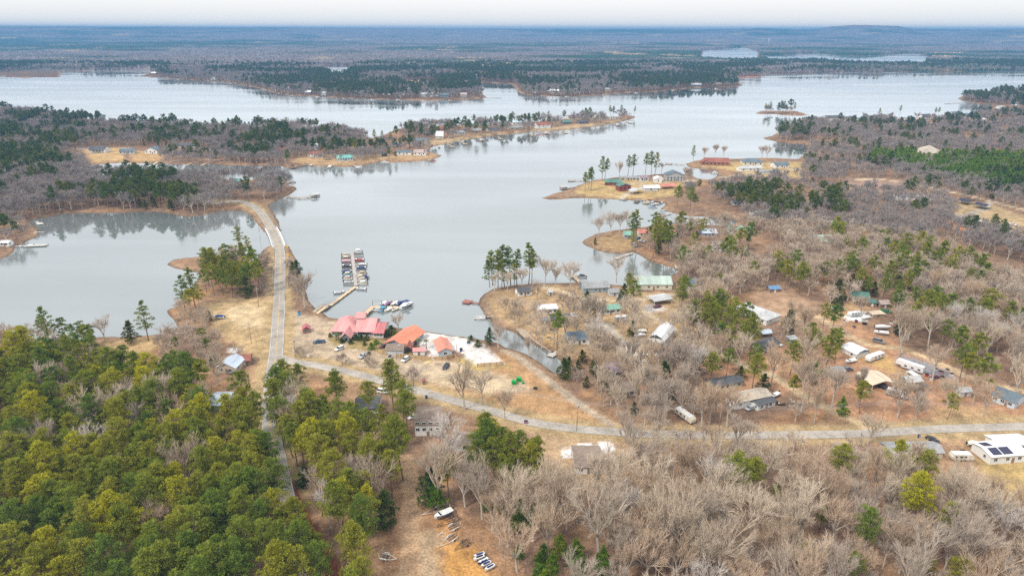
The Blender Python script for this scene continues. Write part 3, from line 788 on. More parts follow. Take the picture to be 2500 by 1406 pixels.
# ------------------------------------------------------------ where they grow
# (outline of the tree FEET in photo px, spacing m, {kind: share}, height range factor)
TZ = [
 ('wood_w', [(-420,925),(60,915),(230,932),(330,955),(450,965),(600,990),(633,1010),(640,1100),(662,1180),(684,1250),(696,1330),(700,1420),(696,1580),(-420,1580)], 5.6, dict(pine=.9, bare=.06, cedar=.04), (.82,1.12)),
 ('road_belt', [(712,1270),(745,1330),(775,1400),(815,1480),(850,1580),(722,1580),(730,1420),(722,1330)], 5.5, dict(pine=.95, bare=.05), (.75,1.0)),
 ('wood_w_edge', [(-420,838),(100,838),(228,836),(240,860),(310,900),(340,960),(200,935),(90,868),(-420,870)], 7.5, dict(pine=.45, bare=.5, cedar=.05), (.5,.85)),
 ('wood_w_edge', [(385,865),(440,845),(520,850),(530,895),(440,915),(380,900)], 6.5, dict(pine=.3, bare=.6, cedar=.1), (.5,.85)),
 ('wood_w_edge', [(-420,872),(90,868),(210,885),(300,925),(330,958),(200,935),(-420,930)], 7, dict(pine=.45, bare=.5, cedar=.05), (.6,.95)),
 ('wood_w_edge', [(390,905),(500,930),(600,960),(600,995),(450,968),(350,955)], 7.5, dict(pine=.5, bare=.45, cedar=.05), (.6,.9)),
 ('wood_c', [(672,985),(755,985),(800,1060),(950,1110),(985,1160),(955,1240),(935,1320),(925,1580),(870,1580),(815,1440),(775,1350),(745,1285),(706,1200),(680,1110)], 5.7, dict(pine=.78, bare=.18, cedar=.04), (.8,1.1)),
 ('wood_c2', [(760,1035),(1000,1060),(1000,1110),(900,1110),(800,1080)], 7.5, dict(pine=.4, bare=.5, cedar=.1), (.6,.9)),
 ('grove', [(1120,1150),(1200,1135),(1310,1180),(1325,1235),(1250,1250),(1140,1230)], 6.6, dict(pine=.85, bare=.15), (.8,1.05)),
 ('under', [(1195,1330),(1330,1330),(1520,1410),(1540,1560),(1310,1560),(1275,1430)], 4.6, dict(young=.8, bare=.2), (.6,1.05)),
 ('under2', [(1180,1240),(1350,1240),(1350,1330),(1200,1320)], 5, dict(young=.6, cedar=.2, bare=.2), (.6,1.0)),
 ('bare_wood', [(1060,1240),(1150,1235),(1340,1240),(1480,1195),(1600,1150),(1900,1140),(2130,1150),(2260,1175),(2390,1235),(2500,1290),(2950,1330),(2950,1590),(1300,1590),(1262,1400),(1185,1290),(1120,1245)], 6.6, dict(bare=.95, pine=.05), (.62,1.18)),
 ('scrub', [(1300,1260),(1560,1180),(2300,1190),(2500,1300),(2600,1480),(1500,1500)], 8, dict(scrub=1.0), (.6,1.1)),
 ('verge', [(1500,1068),(2130,1072),(2130,1140),(1600,1148),(1500,1120)], 8, dict(bare=.9, scrub=.1), (.6,.9)),
 ('hollow', [(1390,905),(1470,885),(1540,900),(1560,925),(1700,930),(1760,975),(1700,1020),(1640,1045),(1560,1050),(1500,1020),(1440,985),(1395,945)], 5.6, dict(bare=.78, cedar=.14, scrub=.08), (.55,.9)),
 ('hollow2', [(1380,850),(1480,835),(1520,880),(1460,900),(1400,890)], 6, dict(bare=.9, cedar=.1), (.6,.95)),
 ('hollow3', [(1640,850),(1700,860),(1730,930),(1690,940),(1620,890)], 6, dict(bare=.7, cedar=.15, pine=.15), (.6,1)),
 ('near_right', [(1660,745),(1760,750),(1800,800),(1850,850),(1880,900),(1780,900),(1700,850),(1660,800)], 6.8, dict(pine=.55, bare=.4, cedar=.05), (.75,1.1)),
 ('mid_right', [(1650,690),(1640,650),(1580,622),(1560,605),(1610,560),(1850,555),(2100,560),(2560,575),(2950,600),(2950,960),(2500,930),(2350,880),(2230,835),(2120,790),(2000,740),(1890,700),(1780,735),(1700,740)], 7.2, dict(bare=.74, pine=.22, cedar=.04), (.65,1.05)),
 ('park', [(1880,900),(2000,870),(2200,880),(2400,950),(2560,1000),(2560,1035),(2150,1045),(2000,1000)], 16, dict(bare=.7, pine=.3), (.6,1.0)),
 ('park_pines', [(2230,880),(2330,870),(2470,950),(2440,1010),(2330,985),(2270,960)], 6.2, dict(pine=.9, bare=.1), (.85,1.1)),
 ('park_edge', [(1860,1010),(1990,1015),(2100,1050),(1900,1052),(1850,1040)], 8, dict(bare=.5, cedar=.3, young=.2), (.5,.8)),
 ('right_far', [(1960,300),(2120,294),(2300,292),(2420,280),(2600,270),(3400,260),(3400,600),(2500,575),(2300,560),(2000,560),(1850,556),(1800,548),(1740,532),(1690,525),(1660,500),(1680,470),(1900,440),(1960,436),(1965,390),(1990,372),(1970,352),(1900,345),(1930,320)], 9.0, dict(bare=.8, pine=.16, cedar=.04), (.6,.95)),
 ('ridge_pines', [(1690,520),(1700,480),(1900,490),(2050,495),(2050,530),(1900,560),(1700,545)], 8, dict(pine=.85, bare=.15), (.8,1.1)),
 ('cluster_pines', [(1985,640),(2150,600),(2300,640),(2560,700),(2560,760),(2300,700),(2100,690)], 9, dict(pine=.85, bare=.15), (.7,1.0)),
 ('cluster_pines', [(2150,800),(2350,740),(2560,800),(2560,860),(2300,870)], 9, dict(pine=.7, bare=.3), (.7,1.0)),
 ('plantation', [(2125,385),(2290,388),(2600,400),(3300,410),(3300,520),(2500,480),(2350,455),(2230,425),(2125,400)], 4.6, dict(young=1.0), (1.2,1.6)),
 ('plantation', [(1900,323),(1985,325),(1975,350),(1895,340)], 7.5, dict(pine=.7, bare=.3), (.7,1.0)),
 ('far_right_point', [(2340,246),(2400,232),(2500,226),(3300,216),(3300,260),(2500,270),(2440,262),(2430,256)], 10, dict(pine=.5, bare=.5), (.7,1.1)),
 ('left_mid', [(-900,255),(0,271),(100,281),(200,293),(270,306),(380,308),(760,314),(870,330),(900,352),(880,375),(700,385),(640,398),(560,396),(560,380),(400,362),(210,358),(100,400),(-900,400)], 7.4, dict(bare=.62, pine=.34, cedar=.04), (.6,1.05)),
 ('left_mid2', [(560,372),(700,372),(760,395),(700,404),(580,402)], 7.5, dict(bare=.6, pine=.4), (.7,1.0)),
 ('point_trees', [(860,395),(960,385),(1050,378),(1060,362),(940,352),(860,380)], 8.5, dict(bare=.6, pine=.4), (.6,1)),
 ('lagoon_bank', [(-900,400),(100,400),(205,400),(210,430),(340,440),(560,445),(690,440),(700,452),(715,464),(690,480),(650,492),(600,490),(560,500),(530,514),(460,522),(400,513),(300,514),(180,516),(100,527),(60,540),(-900,560)], 7.2, dict(bare=.66, pine=.30, cedar=.04), (.8,1.15)),
 ('lagoon_left', [(-900,560),(60,545),(75,565),(60,590),(20,600),(-900,630)], 9, dict(bare=.7, pine=.3), (.6,1.0)),
 ('lagoon_pines', [(280,490),(560,490),(560,510),(460,518),(300,512)], 8, dict(pine=.75, bare=.25), (.85,1.15)),
 ('islet_wood', [(500,720),(500,680),(560,640),(612,640),(630,670),(640,720),(600,730)], 6, dict(pine=.7, bare=.2, cedar=.1), (.65,1.05)),
 ('islet_wood', [(425,760),(470,735),(500,740),(520,790),(500,830),(450,810)], 6.5, dict(bare=.6, pine=.2, cedar=.2), (.5,.8)),
 ('creek_side', [(1370,820),(1460,830),(1500,870),(1470,885),(1385,900),(1378,870)], 6.5, dict(bare=.9, cedar=.1), (.7,1)),
 ('lane_wood', [(1600,880),(1680,860),(1760,890),(1740,925),(1640,930)], 6.5, dict(bare=.7, pine=.2, cedar=.1), (.65,1)),
 ('point_scatter', [(1190,745),(1260,720),(1420,720),(1540,790),(1560,850),(1480,840),(1330,800),(1210,785)], 15, dict(bare=.9, cedar=.1), (.6,.95)),
 ('trackside', [(1030,1085),(1112,1095),(1135,1160),(1190,1240),(1060,1240),(1045,1215),(1036,1150)], 6.2, dict(bare=.5, pine=.35, cedar=.15), (.6,1.0)),
 ('trackside', [(860,1060),(985,1075),(990,1118),(900,1110)], 6.5, dict(bare=.4, pine=.6), (.6,1.0)),
 ('neigh', [(1300,760),(1420,745),(1560,700),(1700,760),(1900,800),(2030,790),(2200,850),(2480,960),(2500,1035),(2150,1045),(1900,1045),(1600,1050),(1480,1010),(1380,900)], 8.8, dict(bare=.78, pine=.17, cedar=.05), (.6,1.05)),
 ('creek_bank', [(1192,765),(1240,770),(1300,795),(1390,855),(1402,900),(1384,925),(1374,885),(1345,862),(1300,835),(1240,806),(1200,785)], 7.5, dict(bare=.95, cedar=.05), (.6,.95)),
 ('cove_bank', [(395,368),(560,370),(640,385),(640,402),(400,400)], 8, dict(bare=.8, pine=.2), (.55,.95)),
 ('cove_bank2', [(700,374),(1070,372),(1060,394),(900,400),(760,403),(700,398)], 10.5, dict(bare=.6, pine=.4), (.5,.95)),
 ('left_shore', [(400,840),(470,820),(540,850),(590,880),(520,900),(400,870)], 7, dict(bare=.8, cedar=.2), (.5,.8)),
 ('causeway_scrub', [(700,720),(702,640),(722,660),(738,720),(752,752),(735,752)], 4.5, dict(scrub=.7, cedar=.15, bare=.15), (.7,1.2)),
 ('causeway_scrub', [(630,640),(655,612),(664,640),(662,720),(640,730)], 5, dict(scrub=1.0), (.5,1.0)),
 ('chain', [(960,352),(1100,341),(1250,325),(1400,312),(1545,291),(1500,284),(1350,295),(1200,306),(1000,312)], 9.5, dict(bare=.65, pine=.35), (.6,1.1)),
 ('far_shore', [(-900,176),(0,176),(145,172),(370,171),(370,184),(480,199),(640,220),(700,236),(900,246),(1100,249),(1180,240),(1170,200),(1260,203),(1290,236),(1440,240),(1640,226),(1800,216),(1800,190),(1860,188),(1880,184),(2080,182),(2500,180),(3500,184),(3500,158),(2450,152),(2240,152),(2050,151),(1700,158),(850,158),(850,160),(790,160),(-900,158)], 10.5, dict(bare=.66, pine=.34), (.75,1.15)),
 ('isle_trees', [(1855,276),(1900,273),(1945,275),(1950,279),(1860,279)], 9, dict(pine=.5, bare=.5), (.7,1.2)),
]
# bare ground, lawns, lots: nothing grows here
CLEAR = [ZONES[0][0], ZONES[1][0], ZONES[2][0], ZONES[3][0], ZONES[4][0],
 [(495,745),(560,730),(662,728),(664,860),(640,885),(600,858),(555,830),(520,800)], [(240,828),(330,822),(420,820),(380,850),(345,900),(300,850)], [(600,885),(655,885),(660,985),(610,985)],
 [(982,1115),(1024,1115),(1034,1180),(1040,1235),(1110,1245),(1180,1290),(1240,1360),(1280,1430),(1290,1560),(935,1560),(940,1380),(948,1300),(968,1200)],
 [(1345,1062),(1510,1062),(1510,1172),(1345,1172)], [(2140,1070),(2600,1065),(2600,1250),(2450,1210),(2400,1165),(2150,1140)],
 [(1395,472),(1425,450),(1470,441),(1560,438),(1690,440),(1690,470),(1640,500),(1450,487)], [(1425,592),(1480,568),(1545,568),(1545,615),(1430,605)],
 [(210,372),(310,374),(300,398),(225,398)], [(335,384),(395,384),(395,399),(330,398)], [(705,388),(750,385),(745,402),(705,402)], [(2060,434),(2215,442),(2215,468),(2080,468)], [(2330,492),(2440,505),(2600,560),(2600,600),(2480,590),(2400,560),(2330,540)],
 [(2040,850),(2200,852),(2340,915),(2330,985),(2200,1010),(2090,985),(2045,925)], [(1850,862),(1900,846),(1940,850),(1930,880),(1870,885)], [(978,197),(1062,195),(1062,213),(985,213)], [(1018,806),(1230,806),(1230,900),(1018,880)]]
CLEARP = [GP(c) for c in CLEAR]
ALLROAD = [(RP[k], v[1] / 2 + 1.8) for k, v in ROADS.items()] + [(GP(v[0]), v[1] / 2 + 1.6) for k, v in TRACKS.items() if k not in ('ditch',)] + [(GP(TRACKS['ditch'][0]), 3.2)]
KEEP = []      # (x, y, r, reach towards the camera) round every building, filled in by the object table
def add_keep(x, y, r, reach): KEEP.append((x, y, r, reach))
# ------------------------------------------------------------ buildings
PAL = dict(
 white=(.78,.78,.76), cream=(.68,.64,.52), beige=(.55,.48,.38), grey=(.42,.44,.45), lgrey=(.58,.6,.61), dgrey=(.2,.21,.22), blue=(.13,.32,.6), pblue=(.58,.66,.72),
 tan=(.5,.4,.27), brown=(.27,.19,.14), brick=(.33,.17,.12), red=(.27,.075,.06), green=(.08,.26,.17), teal=(.13,.36,.32), pgreen=(.40,.62,.48), yellow=(.6,.56,.36), wood=(.5,.37,.2), dark=(.05,.055,.06), slate=(.2,.26,.3), bluegrey=(.30,.37,.42))
ROOFC = dict(
 pink=(.66,.30,.29), pinkd=(.5,.17,.18), orange=(.66,.245,.15), salmon=(.66,.27,.19), brown=(.26,.205,.17), beige=(.47,.41,.34), dark=(.115,.12,.13), grey=(.33,.335,.34), lgrey=(.5,.51,.52), white=(.75,.76,.78),
 green=(.09,.20,.165), pgreen=(.40,.49,.43), mint=(.22,.42,.33), teal=(.16,.42,.38), blue=(.16,.3,.5), pblue=(.5,.58,.68), redbrown=(.31,.13,.10), red=(.55,.2,.16), purple=(.30,.23,.25), slate=(.15,.19,.22), tan=(.66,.55,.42), rust=(.45,.36,.33), solar=(.07,.07,.10))
def MW(k): return mat('wall_' + k, PAL[k], .75, .07, 1.5, spec=.2)
def MR(k):
    metal = k in ('pink', 'pinkd', 'orange', 'salmon', 'white', 'green', 'pgreen', 'mint', 'teal', 'blue', 'pblue', 'red', 'tan')
    return mat('roof_' + k, ROOFC[k], .55 if metal else .9,   .24 if metal else .26, .9, spec=.3 if metal else .1, stretch=(3, .35, 1) if metal else (1, 1, 1))
M_GLASS = mat('window_glass', (.03, .04, .05), .12, .1, 1, spec=.6)
M_TRIM = mat('white_trim', (.76, .76, .74), .6, .05, 3)
M_CONC = mat('concrete', (.52, .50, .46), .9, .15, 1.5)
M_WOOD = mat('weathered_wood', (.40, .32, .235), .85, .25, 2.5)
M_NEWWOOD = mat('tan_deck_boards', (.62, .47, .31), .85, .18, 2.5)
M_FENCE = mat('cedar_fence_boards', (.56, .40, .22), .85, .25, 2.0, stretch=(5, 5, .6))
M_DARKWOOD = mat('dark_wet_wood', (.12, .09, .07), .8, .25, 2)
M_METAL = mat('galvanised_metal', (.5, .5, .52), .4, .15, 3, metal=.6)

def block(parent, x0, x1, y0, y1, h, rise, kind, wm, rm, over=.45, z0=0.0, ridge='along', walls=True, rn='roof', wn='wall', th=.16, posts=False):
    """one wing of a building: walls with gables, and a roof with real thickness"""
    W_ = x1 - x0; D_ = y1 - y0; zt = z0 + h
    if walls:
        b = MB()
        if kind == 'gable' and ridge == 'along':
            b.loft([[(x, y0, z0 - .3), (x, y1, z0 - .3), (x, y1, zt), (x, (y0 + y1) / 2, zt + rise * .97), (x, y0, zt)] for x in (x0, x1)])
        elif kind == 'gable':
            b.loft([[(x0, y, z0 - .3), (x1, y, z0 - .3), (x1, y, zt), ((x0 + x1) / 2, y, zt + rise * .97), (x0, y, zt)][::-1] for y in (y0, y1)])
        else: b.box(x0, x1, y0, y1, z0 - .3, zt)
        b.build(wn, wm, parent)
    elif posts:
        for px in (x0 + .15, x1 - .15):
            for py in (y0 + .15, y1 - .15):
                MB().box(px - .08, px + .08, py - .08, py + .08, z0, zt + .05).build('post', wm, parent)
    r = MB(); o = over
    def slab(q):
        q = [Vector(p) for p in q]; n = (q[1] - q[0]).cross(q[2] - q[0]).normalized()
        if n.z < 0: n = -n
        up = [p + n * th for p in q]; k = len(q)
        r.add(q + up, [tuple(range(k))[::-1], tuple(range(k, 2 * k))] + [(i, (i + 1) % k, k + (i + 1) % k, k + i) for i in range(k)])
    if kind == 'gable' and ridge == 'along':
        ym = (y0 + y1) / 2; s = rise / (D_ / 2); ze = zt - s * o
        slab([(x0 - o, y0 - o, ze), (x1 + o, y0 - o, ze), (x1 + o, ym, zt + rise), (x0 - o, ym, zt + rise)])
        slab([(x0 - o, ym, zt + rise), (x1 + o, ym, zt + rise), (x1 + o, y1 + o, ze), (x0 - o, y1 + o, ze)])
    elif kind == 'gable':
        xm = (x0 + x1) / 2; s = rise / (W_ / 2); ze = zt - s * o
        slab([(x0 - o, y0 - o, ze), (xm, y0 - o, zt + rise), (xm, y1 + o, zt + rise), (x0 - o, y1 + o, ze)])
        slab([(xm, y0 - o, zt + rise), (x1 + o, y0 - o, ze), (x1 + o, y1 + o, ze), (xm, y1 + o, zt + rise)])
    elif kind == 'hip':
        ins = min(W_, D_) / 2 + o
        if W_ >= D_: a = (x0 - o + ins, (y0 + y1) / 2, zt + rise); c = (x1 + o - ins, (y0 + y1) / 2, zt + rise)
        else: a = ((x0 + x1) / 2, y0 - o + ins, zt + rise); c = ((x0 + x1) / 2, y1 + o - ins, zt + rise)
        e = [(x0 - o, y0 - o, zt - .1), (x1 + o, y0 - o, zt - .1), (x1 + o, y1 + o, zt - .1), (x0 - o, y1 + o, zt - .1)]
        if W_ >= D_: r.add(e + [a, c], [(0, 1, 5, 4), (1, 2, 5), (2, 3, 4, 5), (3, 0, 4), (3, 2, 1, 0)])
        else: r.add(e + [a, c], [(0, 1, 4), (1, 2, 5, 4), (2, 3, 5), (3, 0, 4, 5), (3, 2, 1, 0)])
    elif kind == 'barn':   # gambrel
        xm = (x0 + x1) / 2
        q = [(x0 - o, zt - .1), (x0 + W_ * .16, zt + rise * .62), (xm, zt + rise), (x1 - W_ * .16, zt + rise * .62), (x1 + o, zt - .1)]
        for i in range(4):
            (a, za), (c, zc) = q[i], q[i + 1]
            slab([(a, y0 - o, za), (c, y0 - o, zc), (c, y1 + o, zc), (a, y1 + o, za)])
    else:                  # low pitched single slope
        slab([(x0 - o, y0 - o, zt), (x1 + o, y0 - o, zt), (x1 + o, y1 + o, zt + rise), (x0 - o, y1 + o, zt + rise)])
    return r.build(rn, rm, parent)

def window(parent, x, y, z, w_=1.0, h_=1.2, axis='x', sgn=-1, fine=True):
    """window in a wall; axis = direction the wall runs, sgn = which way it faces"""
    f = MB(); t = .06
    def B(b, a0, a1, d, z0, z1):
        p = (y - .02, y + d) if sgn > 0 else (y - d, y + .02)
        if axis == 'x': b.box(a0, a1, p[0], p[1], z0, z1)
        else: b.box(p[0], p[1], a0, a1, z0, z1)
    if fine:
        for a0, a1, z0, z1 in ((x - w_/2 - .09, x + w_/2 + .09, z + h_/2, z + h_/2 + .1), (x - w_/2 - .09, x + w_/2 + .09, z - h_/2 - .1, z - h_/2), (x - w_/2 - .09, x - w_/2, z - h_/2, z + h_/2), (x + w_/2, x + w_/2 + .09, z - h_/2, z + h_/2), (x - .03, x + .03, z - h_/2, z + h_/2)):
            B(f, a0, a1, t + .02, z0, z1)
        fo = f.build('window', M_TRIM, parent)
        g_ = MB(); B(g_, x - w_/2, x + w_/2, .04, z - h_/2, z + h_/2); g_.build('pane', M_GLASS, fo)
    else:
        B(f, x - w_/2, x + w_/2, .05, z - h_/2, z + h_/2); f.build('window', M_GLASS, parent)

def frame_of(p0, p1, z=LAND):
    a = G(*p0, z); b = G(*p1, z)
    return a, b, (b - a).length, math.atan2(b.y - a.y, b.x - a.x), (a + b) / 2
def house(label, p0, p1, depth, h=2.9, rise=1.9, roof='gable', wc='white', rc='grey', ridge='along', wins=3, door=True, side=True, name='house', cat='house', group=None, over=.45, chimney=False, reach=None, z=None, porch=0, keep=True, posts=False, snow=False, garage=False):
    a, b, L, rz, c = frame_of(p0, p1)
    dist = c.length
    e = empty(name, (c.x, c.y, float(ground_z(c.x, c.y)[0]) if z is None else z), rz, label, cat, group)
    fine = dist < 520
    x0, x1 = -L / 2, L / 2
    rf = block(e, x0, x1, 0, depth, h, rise, roof, MW(wc), MR(rc), over, ridge=ridge, walls=not posts, posts=posts)
    if chimney:
        MB().box(-L * .2, -L * .2 + .8, depth * .45, depth * .45 + .8, h, h + rise + .9).build('chimney', MW('brick'), rf)
    if not posts:
        for i in range(wins):
            x = x0 + L * (i + .5 + (.0 if not door else -.08)) / wins
            window(e, x, 0, h * .56, min(1.3, L / wins * .55), 1.1 if dist < 600 else 1.4, fine=fine)
            if h > 4.6: window(e, x, 0, h * .56 - 2.3 if h * .56 > 3 else h * .56 + 2.4, min(1.3, L / wins * .55), 1.1, fine=fine)
        if door:
            x = x0 + L * (.5 + .5 / max(wins, 1) * .8) if wins % 2 else x0 + L * .5
            dd_ = MB().box(x - .5, x + .5, -.07, .02, 0, 2.05).build('door', MW('brown' if wc != 'brown' else 'white'), e)
            if fine: MB().ball((x + .35, -.1, 1.0), .06, .06, .06, nu=6, nv=3).build('handle', M_METAL, dd_)
        if garage: MB().box(x0 + .7, x0 + 3.6, -.09, .02, 0, 2.2).build('garage_door', MW('lgrey'), e)
        if side:
            for sx in (x0, x1):
                window(e, depth * .3, sx, h * .56, 1.0, 1.1, axis='y', sgn=-1 if sx < 0 else 1, fine=fine)
    if porch:
        block(e, x0 + L * .15, x1 - L * .15, -porch, -.05, h - .5, .35, 'flat', MW(wc), MR(rc), .15, walls=False, posts=True, rn='porch_roof', z0=0)
        MB().box(x0 + L * .15, x1 - L * .15, -porch, -.02, 0, .3).build('porch_deck', M_WOOD, e)
    if keep:
        ry = Vector((-math.sin(rz), math.cos(rz)))
        add_keep(c.x + ry.x * depth / 2, c.y + ry.y * depth / 2, max(L, depth) * .42 + 1.0, 9 + dist * .028 if reach is None else reach)
    return e

# ---- restaurant with the pink metal roof
a, b, L, rz, c = frame_of((804, 824), (934, 827))
e = empty('restaurant', (c.x, c.y, LAND), rz, 'large white lakeside restaurant under a pink red metal roof with a cupola', 'restaurant')
X0 = -L / 2
k = L / 130
block(e, X0 + 1, X0 + 68 * k, 1.5, 17, 3.0, 4.3, 'hip', MW('white'), MR('pink'), .8)
block(e, X0 + 64 * k, X0 + 106 * k, 2.0, 15.5, 3.1, 3.6, 'gable', MW('lgrey'), MR('pink'), .8)
block(e, X0 + 107 * k, X0 + 131 * k, 1.0, 13.5, 2.7, 2.4, 'gable', MW('white'), MR('pinkd'), .6)
block(e, X0 + 36 * k, X0 + 58 * k, -4.6, 6, 2.6, 2.1, 'gable', MW('slate'), MR('pink'), .5, ridge='across', rn='portico_roof', walls=False, posts=True)
MB().loft([[(X0 + 37.5 * k, y, 2.55), (X0 + 56.5 * k, y, 2.55), (X0 + 47 * k, y, 4.5)][::-1] for y in (-4.5, -4.3)]).build('portico_gable', MW('slate'), e)
for s_ in (39, 51): MB().box(X0 + s_ * k, X0 + (s_ + 4.5) * k, -4.55, -4.25, -.2, 2.5).build('portico_wall', MW('slate'), e)
cu = block(e, X0 + 56 * k, X0 + 77 * k, 8.2, 12.4, 1.5, 1.6, 'gable', MW('white'), MR('pink'), .5, z0=5.9, rn='cupola_roof', wn='cupola_wall')
for x in (10, 18, 26, 72, 80, 88, 96, 101): window(e, X0 + x * k, 1.5 if x < 60 else 2.0, 1.6, 1.5, 1.4)
for x in (112, 119, 126): window(e, X0 + x * k, 1.0, 1.5, 1.2, 1.2)
dd_ = MB().box(X0 + 46 * k - .9, X0 + 46 * k + .9, 1.35, 1.6, 0, 2.3).build('door', MW('brown'), e)
MB().ball((X0 + 46 * k + .1, 1.3, 1.05), .08, .08, .08, nu=6, nv=3).build('handle', M_METAL, dd_)
add_keep(c.x, c.y + 8, 18, 20)

# ---- the rest of the marina yard
house('long lakeside building with a bright orange metal roof beside the restaurant', (944, 849), (989, 858), 17, 2.9, 2.3, wc='bluegrey', rc='orange', ridge='across', wins=2, over=.9)
house('pale blue garage with a brown shingle roof behind the wooden fence', (943, 866), (984, 867), 6.2, 2.6, 1.5, wc='pblue', rc='brown', wins=0, door=False, name='garage', cat='garage', garage=True)
house('small open hut with a dark red roof behind the fence', (988, 861), (1004, 861), 6, 2.2, 1.2, wc='dark', rc='redbrown', ridge='across', posts=True, name='open_hut', cat='hut')
house('low white shed with a pale pink roof behind the fence', (1009, 868), (1037, 867), 3.6, 2.1, .9, wc='white', rc='pink', wins=0, name='shed', cat='shed', over=.25)
house('pale blue shed with a salmon metal roof on the white beach', (1071, 871), (1104, 867), 12.5, 2.5, 1.5, wc='pblue', rc='salmon', ridge='across', wins=1, door=False, name='shed', cat='shed')
house('small dark red shed alone on the gravel near the road', (741, 814), (757, 812), 3.8, 2.2, 1.3, wc='red', rc='pinkd', ridge='across', wins=1, name='shed', cat='shed', over=.5)
house('tiny pink playhouse in the dry field by the side road', (1031, 939), (1040, 938), 1.9, 1.0, 1.1, wc='tan', rc='pinkd', ridge='across', wins=0, name='playhouse', cat='hut', over=.1, keep=False)

H_ = house
# ---- houses along the side road and in the woods near it
H_('two storey white house with a brown roof just below the side road', (1014, 1064), (1077, 1063), 12, 4.9, 1.6, wc='white', rc='brown', wins=4, reach=26)
H_('white trailer home with a brown roof half behind the pine grove', (1108, 1101), (1166, 1103), 8, 2.8, 1.3, wc='white', rc='brown', wins=3, reach=11)
H_('white house with a grey roof amid snow patches below the side road', (1404, 1157), (1470, 1157), 12, 2.9, 1.6, wc='white', rc='brown', wins=2)
H_('white trailer home with dark roof panels at the far side of the lawn', (2415, 1134), (2503, 1127), 8.5, 3.2, .9, wc='white', rc='white', wins=3, porch=0)
for k_, (xa, xb, ya, yb) in enumerate(((-.44, -.18, .4, 3.6), (-.14, .14, .4, 3.6), (-.44, -.2, 4.7, 7.6))):
    hp = bpy.data.objects[[o.name for o in bpy.data.objects if o.name.startswith('house')][-1]] if k_ == 0 else hp
    def rz_(y): return 3.2 + .9 * (y if y < 4.25 else 8.5 - y) / 4.25 + .2
    L_h = 13.0
    MB().add([(xa * L_h, ya, rz_(ya)), (xb * L_h, ya, rz_(ya)), (xb * L_h, yb, rz_(yb)), (xa * L_h, yb, rz_(yb)), (xa * L_h, ya, rz_(ya) + .06), (xb * L_h, ya, rz_(ya) + .06), (xb * L_h, yb, rz_(yb) + .06), (xa * L_h, yb, rz_(yb) + .06)], [(3, 2, 1, 0), (4, 5, 6, 7), (0, 1, 5, 4), (1, 2, 6, 5), (2, 3, 7, 6), (3, 0, 4, 7)]).build('solar_panel', mat('solar_glass', (.03, .03, .07), .3, .1, 2, spec=.5), hp)
H_('white metal roofed building behind the trailer with roof panels', (2432, 1104), (2512, 1101), 6, 3, .6, wc='white', rc='white', wins=2, door=False)
H_('long beige trailer home with a grey roof beside the leafless wood', (2170, 1121), (2300, 1119), 6.5, 2.5, 1.1, wc='beige', rc='grey', wins=5, name='trailer_home')
H_('pale yellow trailer home with a dark roof and screened porch', (1742, 957), (1812, 944), 5.5, 2.7, 1.0, wc='yellow', rc='dark', wins=5, name='trailer_home')
H_('beige roofed trailer home with a white end wall', (1794, 1000), (1880, 982), 6.5, 3.2, 1.2, wc='white', rc='beige', wins=3, name='trailer_home')
H_('small dark roofed trailer beside the beige roofed trailer home', (1850, 1003), (1892, 990), 4, 2.4, .6, wc='white', rc='dark', wins=2, name='trailer_home')
H_('long white metal barn with a curved pale roof', (1583, 842), (1618, 850), 16, 3.6, 2.5, roof='barn', wc='white', rc='white', ridge='across', wins=0, name='metal_barn', cat='barn')
H_('grey roofed house with a row of dark windows beside the metal barn', (1604, 873), (1655, 868), 8, 2.8, 1.8, roof='hip', wc='white', rc='dark', wins=5)
H_('grey roofed house at the head of the creek', (1390, 842), (1440, 840), 9, 2.7, 1.7, roof='hip', wc='white', rc='slate', wins=2)
H_('tan house with a grey roof between leafless trees on the point', (1347, 796), (1394, 793), 8, 2.8, 1.8, wc='cream', rc='dark', wins=1)
H_('long white cabin with a mint green metal roof', (1466, 770), (1516, 764), 5.5, 2.8, 1.5, wc='white', rc='mint', wins=4)
H_('white trailer with a flat white roof under leafless trees on the point', (1316, 767), (1361, 764), 5, 2.5, .5, roof='flat', wc='white', rc='white', wins=4, name='trailer_home')
H_('small white cottage with a dark roof near the lone pines', (1266, 724), (1299, 720), 6, 2.6, 1.4, wc='white', rc='dark', wins=2)
H_('grey sided house at the lake with a long grey roof', (1424, 716), (1487, 713), 10, 3.0, 2.0, wc='bluegrey', rc='grey', wins=3)
H_('small grey barn shaped shed beside the grey lake house', (1489, 723), (1512, 722), 5, 2.2, 1.3, wc='pblue', rc='grey', wins=0, name='shed', cat='shed')
H_('big cream house with a pale green metal roof among trees', (1552, 708), (1640, 708), 13, 3.4, 2.7, wc='cream', rc='pgreen', wins=4)
H_('open carport with a white roof at the end of the pale drive', (1597, 747), (1640, 740), 8, 2.6, .9, wc='white', rc='lgrey', posts=True, name='carport', cat='carport')
H_('long white house with a pale grey hip roof behind the pines', (1787, 764), (1870, 795), 12, 3.0, 2.4, roof='hip', wc='white', rc='lgrey', wins=5)
H_('small blue grey carport roof above the pine trunks', (1862, 825), (1884, 822), 4, 2.2, .7, wc='dark', rc='pblue', posts=True, name='carport', cat='carport')
H_('cream trailer home with a dark roof beside the white pickup', (1862, 864), (1900, 848), 6, 2.7, 1.2, wc='cream', rc='dark', wins=2, name='trailer_home')
H_('small grey lean-to behind the white pickup', (1928, 838), (1947, 836), 3, 1.9, .4, roof='flat', wc='grey', rc='lgrey', wins=0, name='shed', cat='shed')
H_('shed under a bright blue tarp roof', (1880, 714), (1904, 713), 5, 2, .8, wc='brown', rc='blue', wins=0, name='shed', cat='shed')
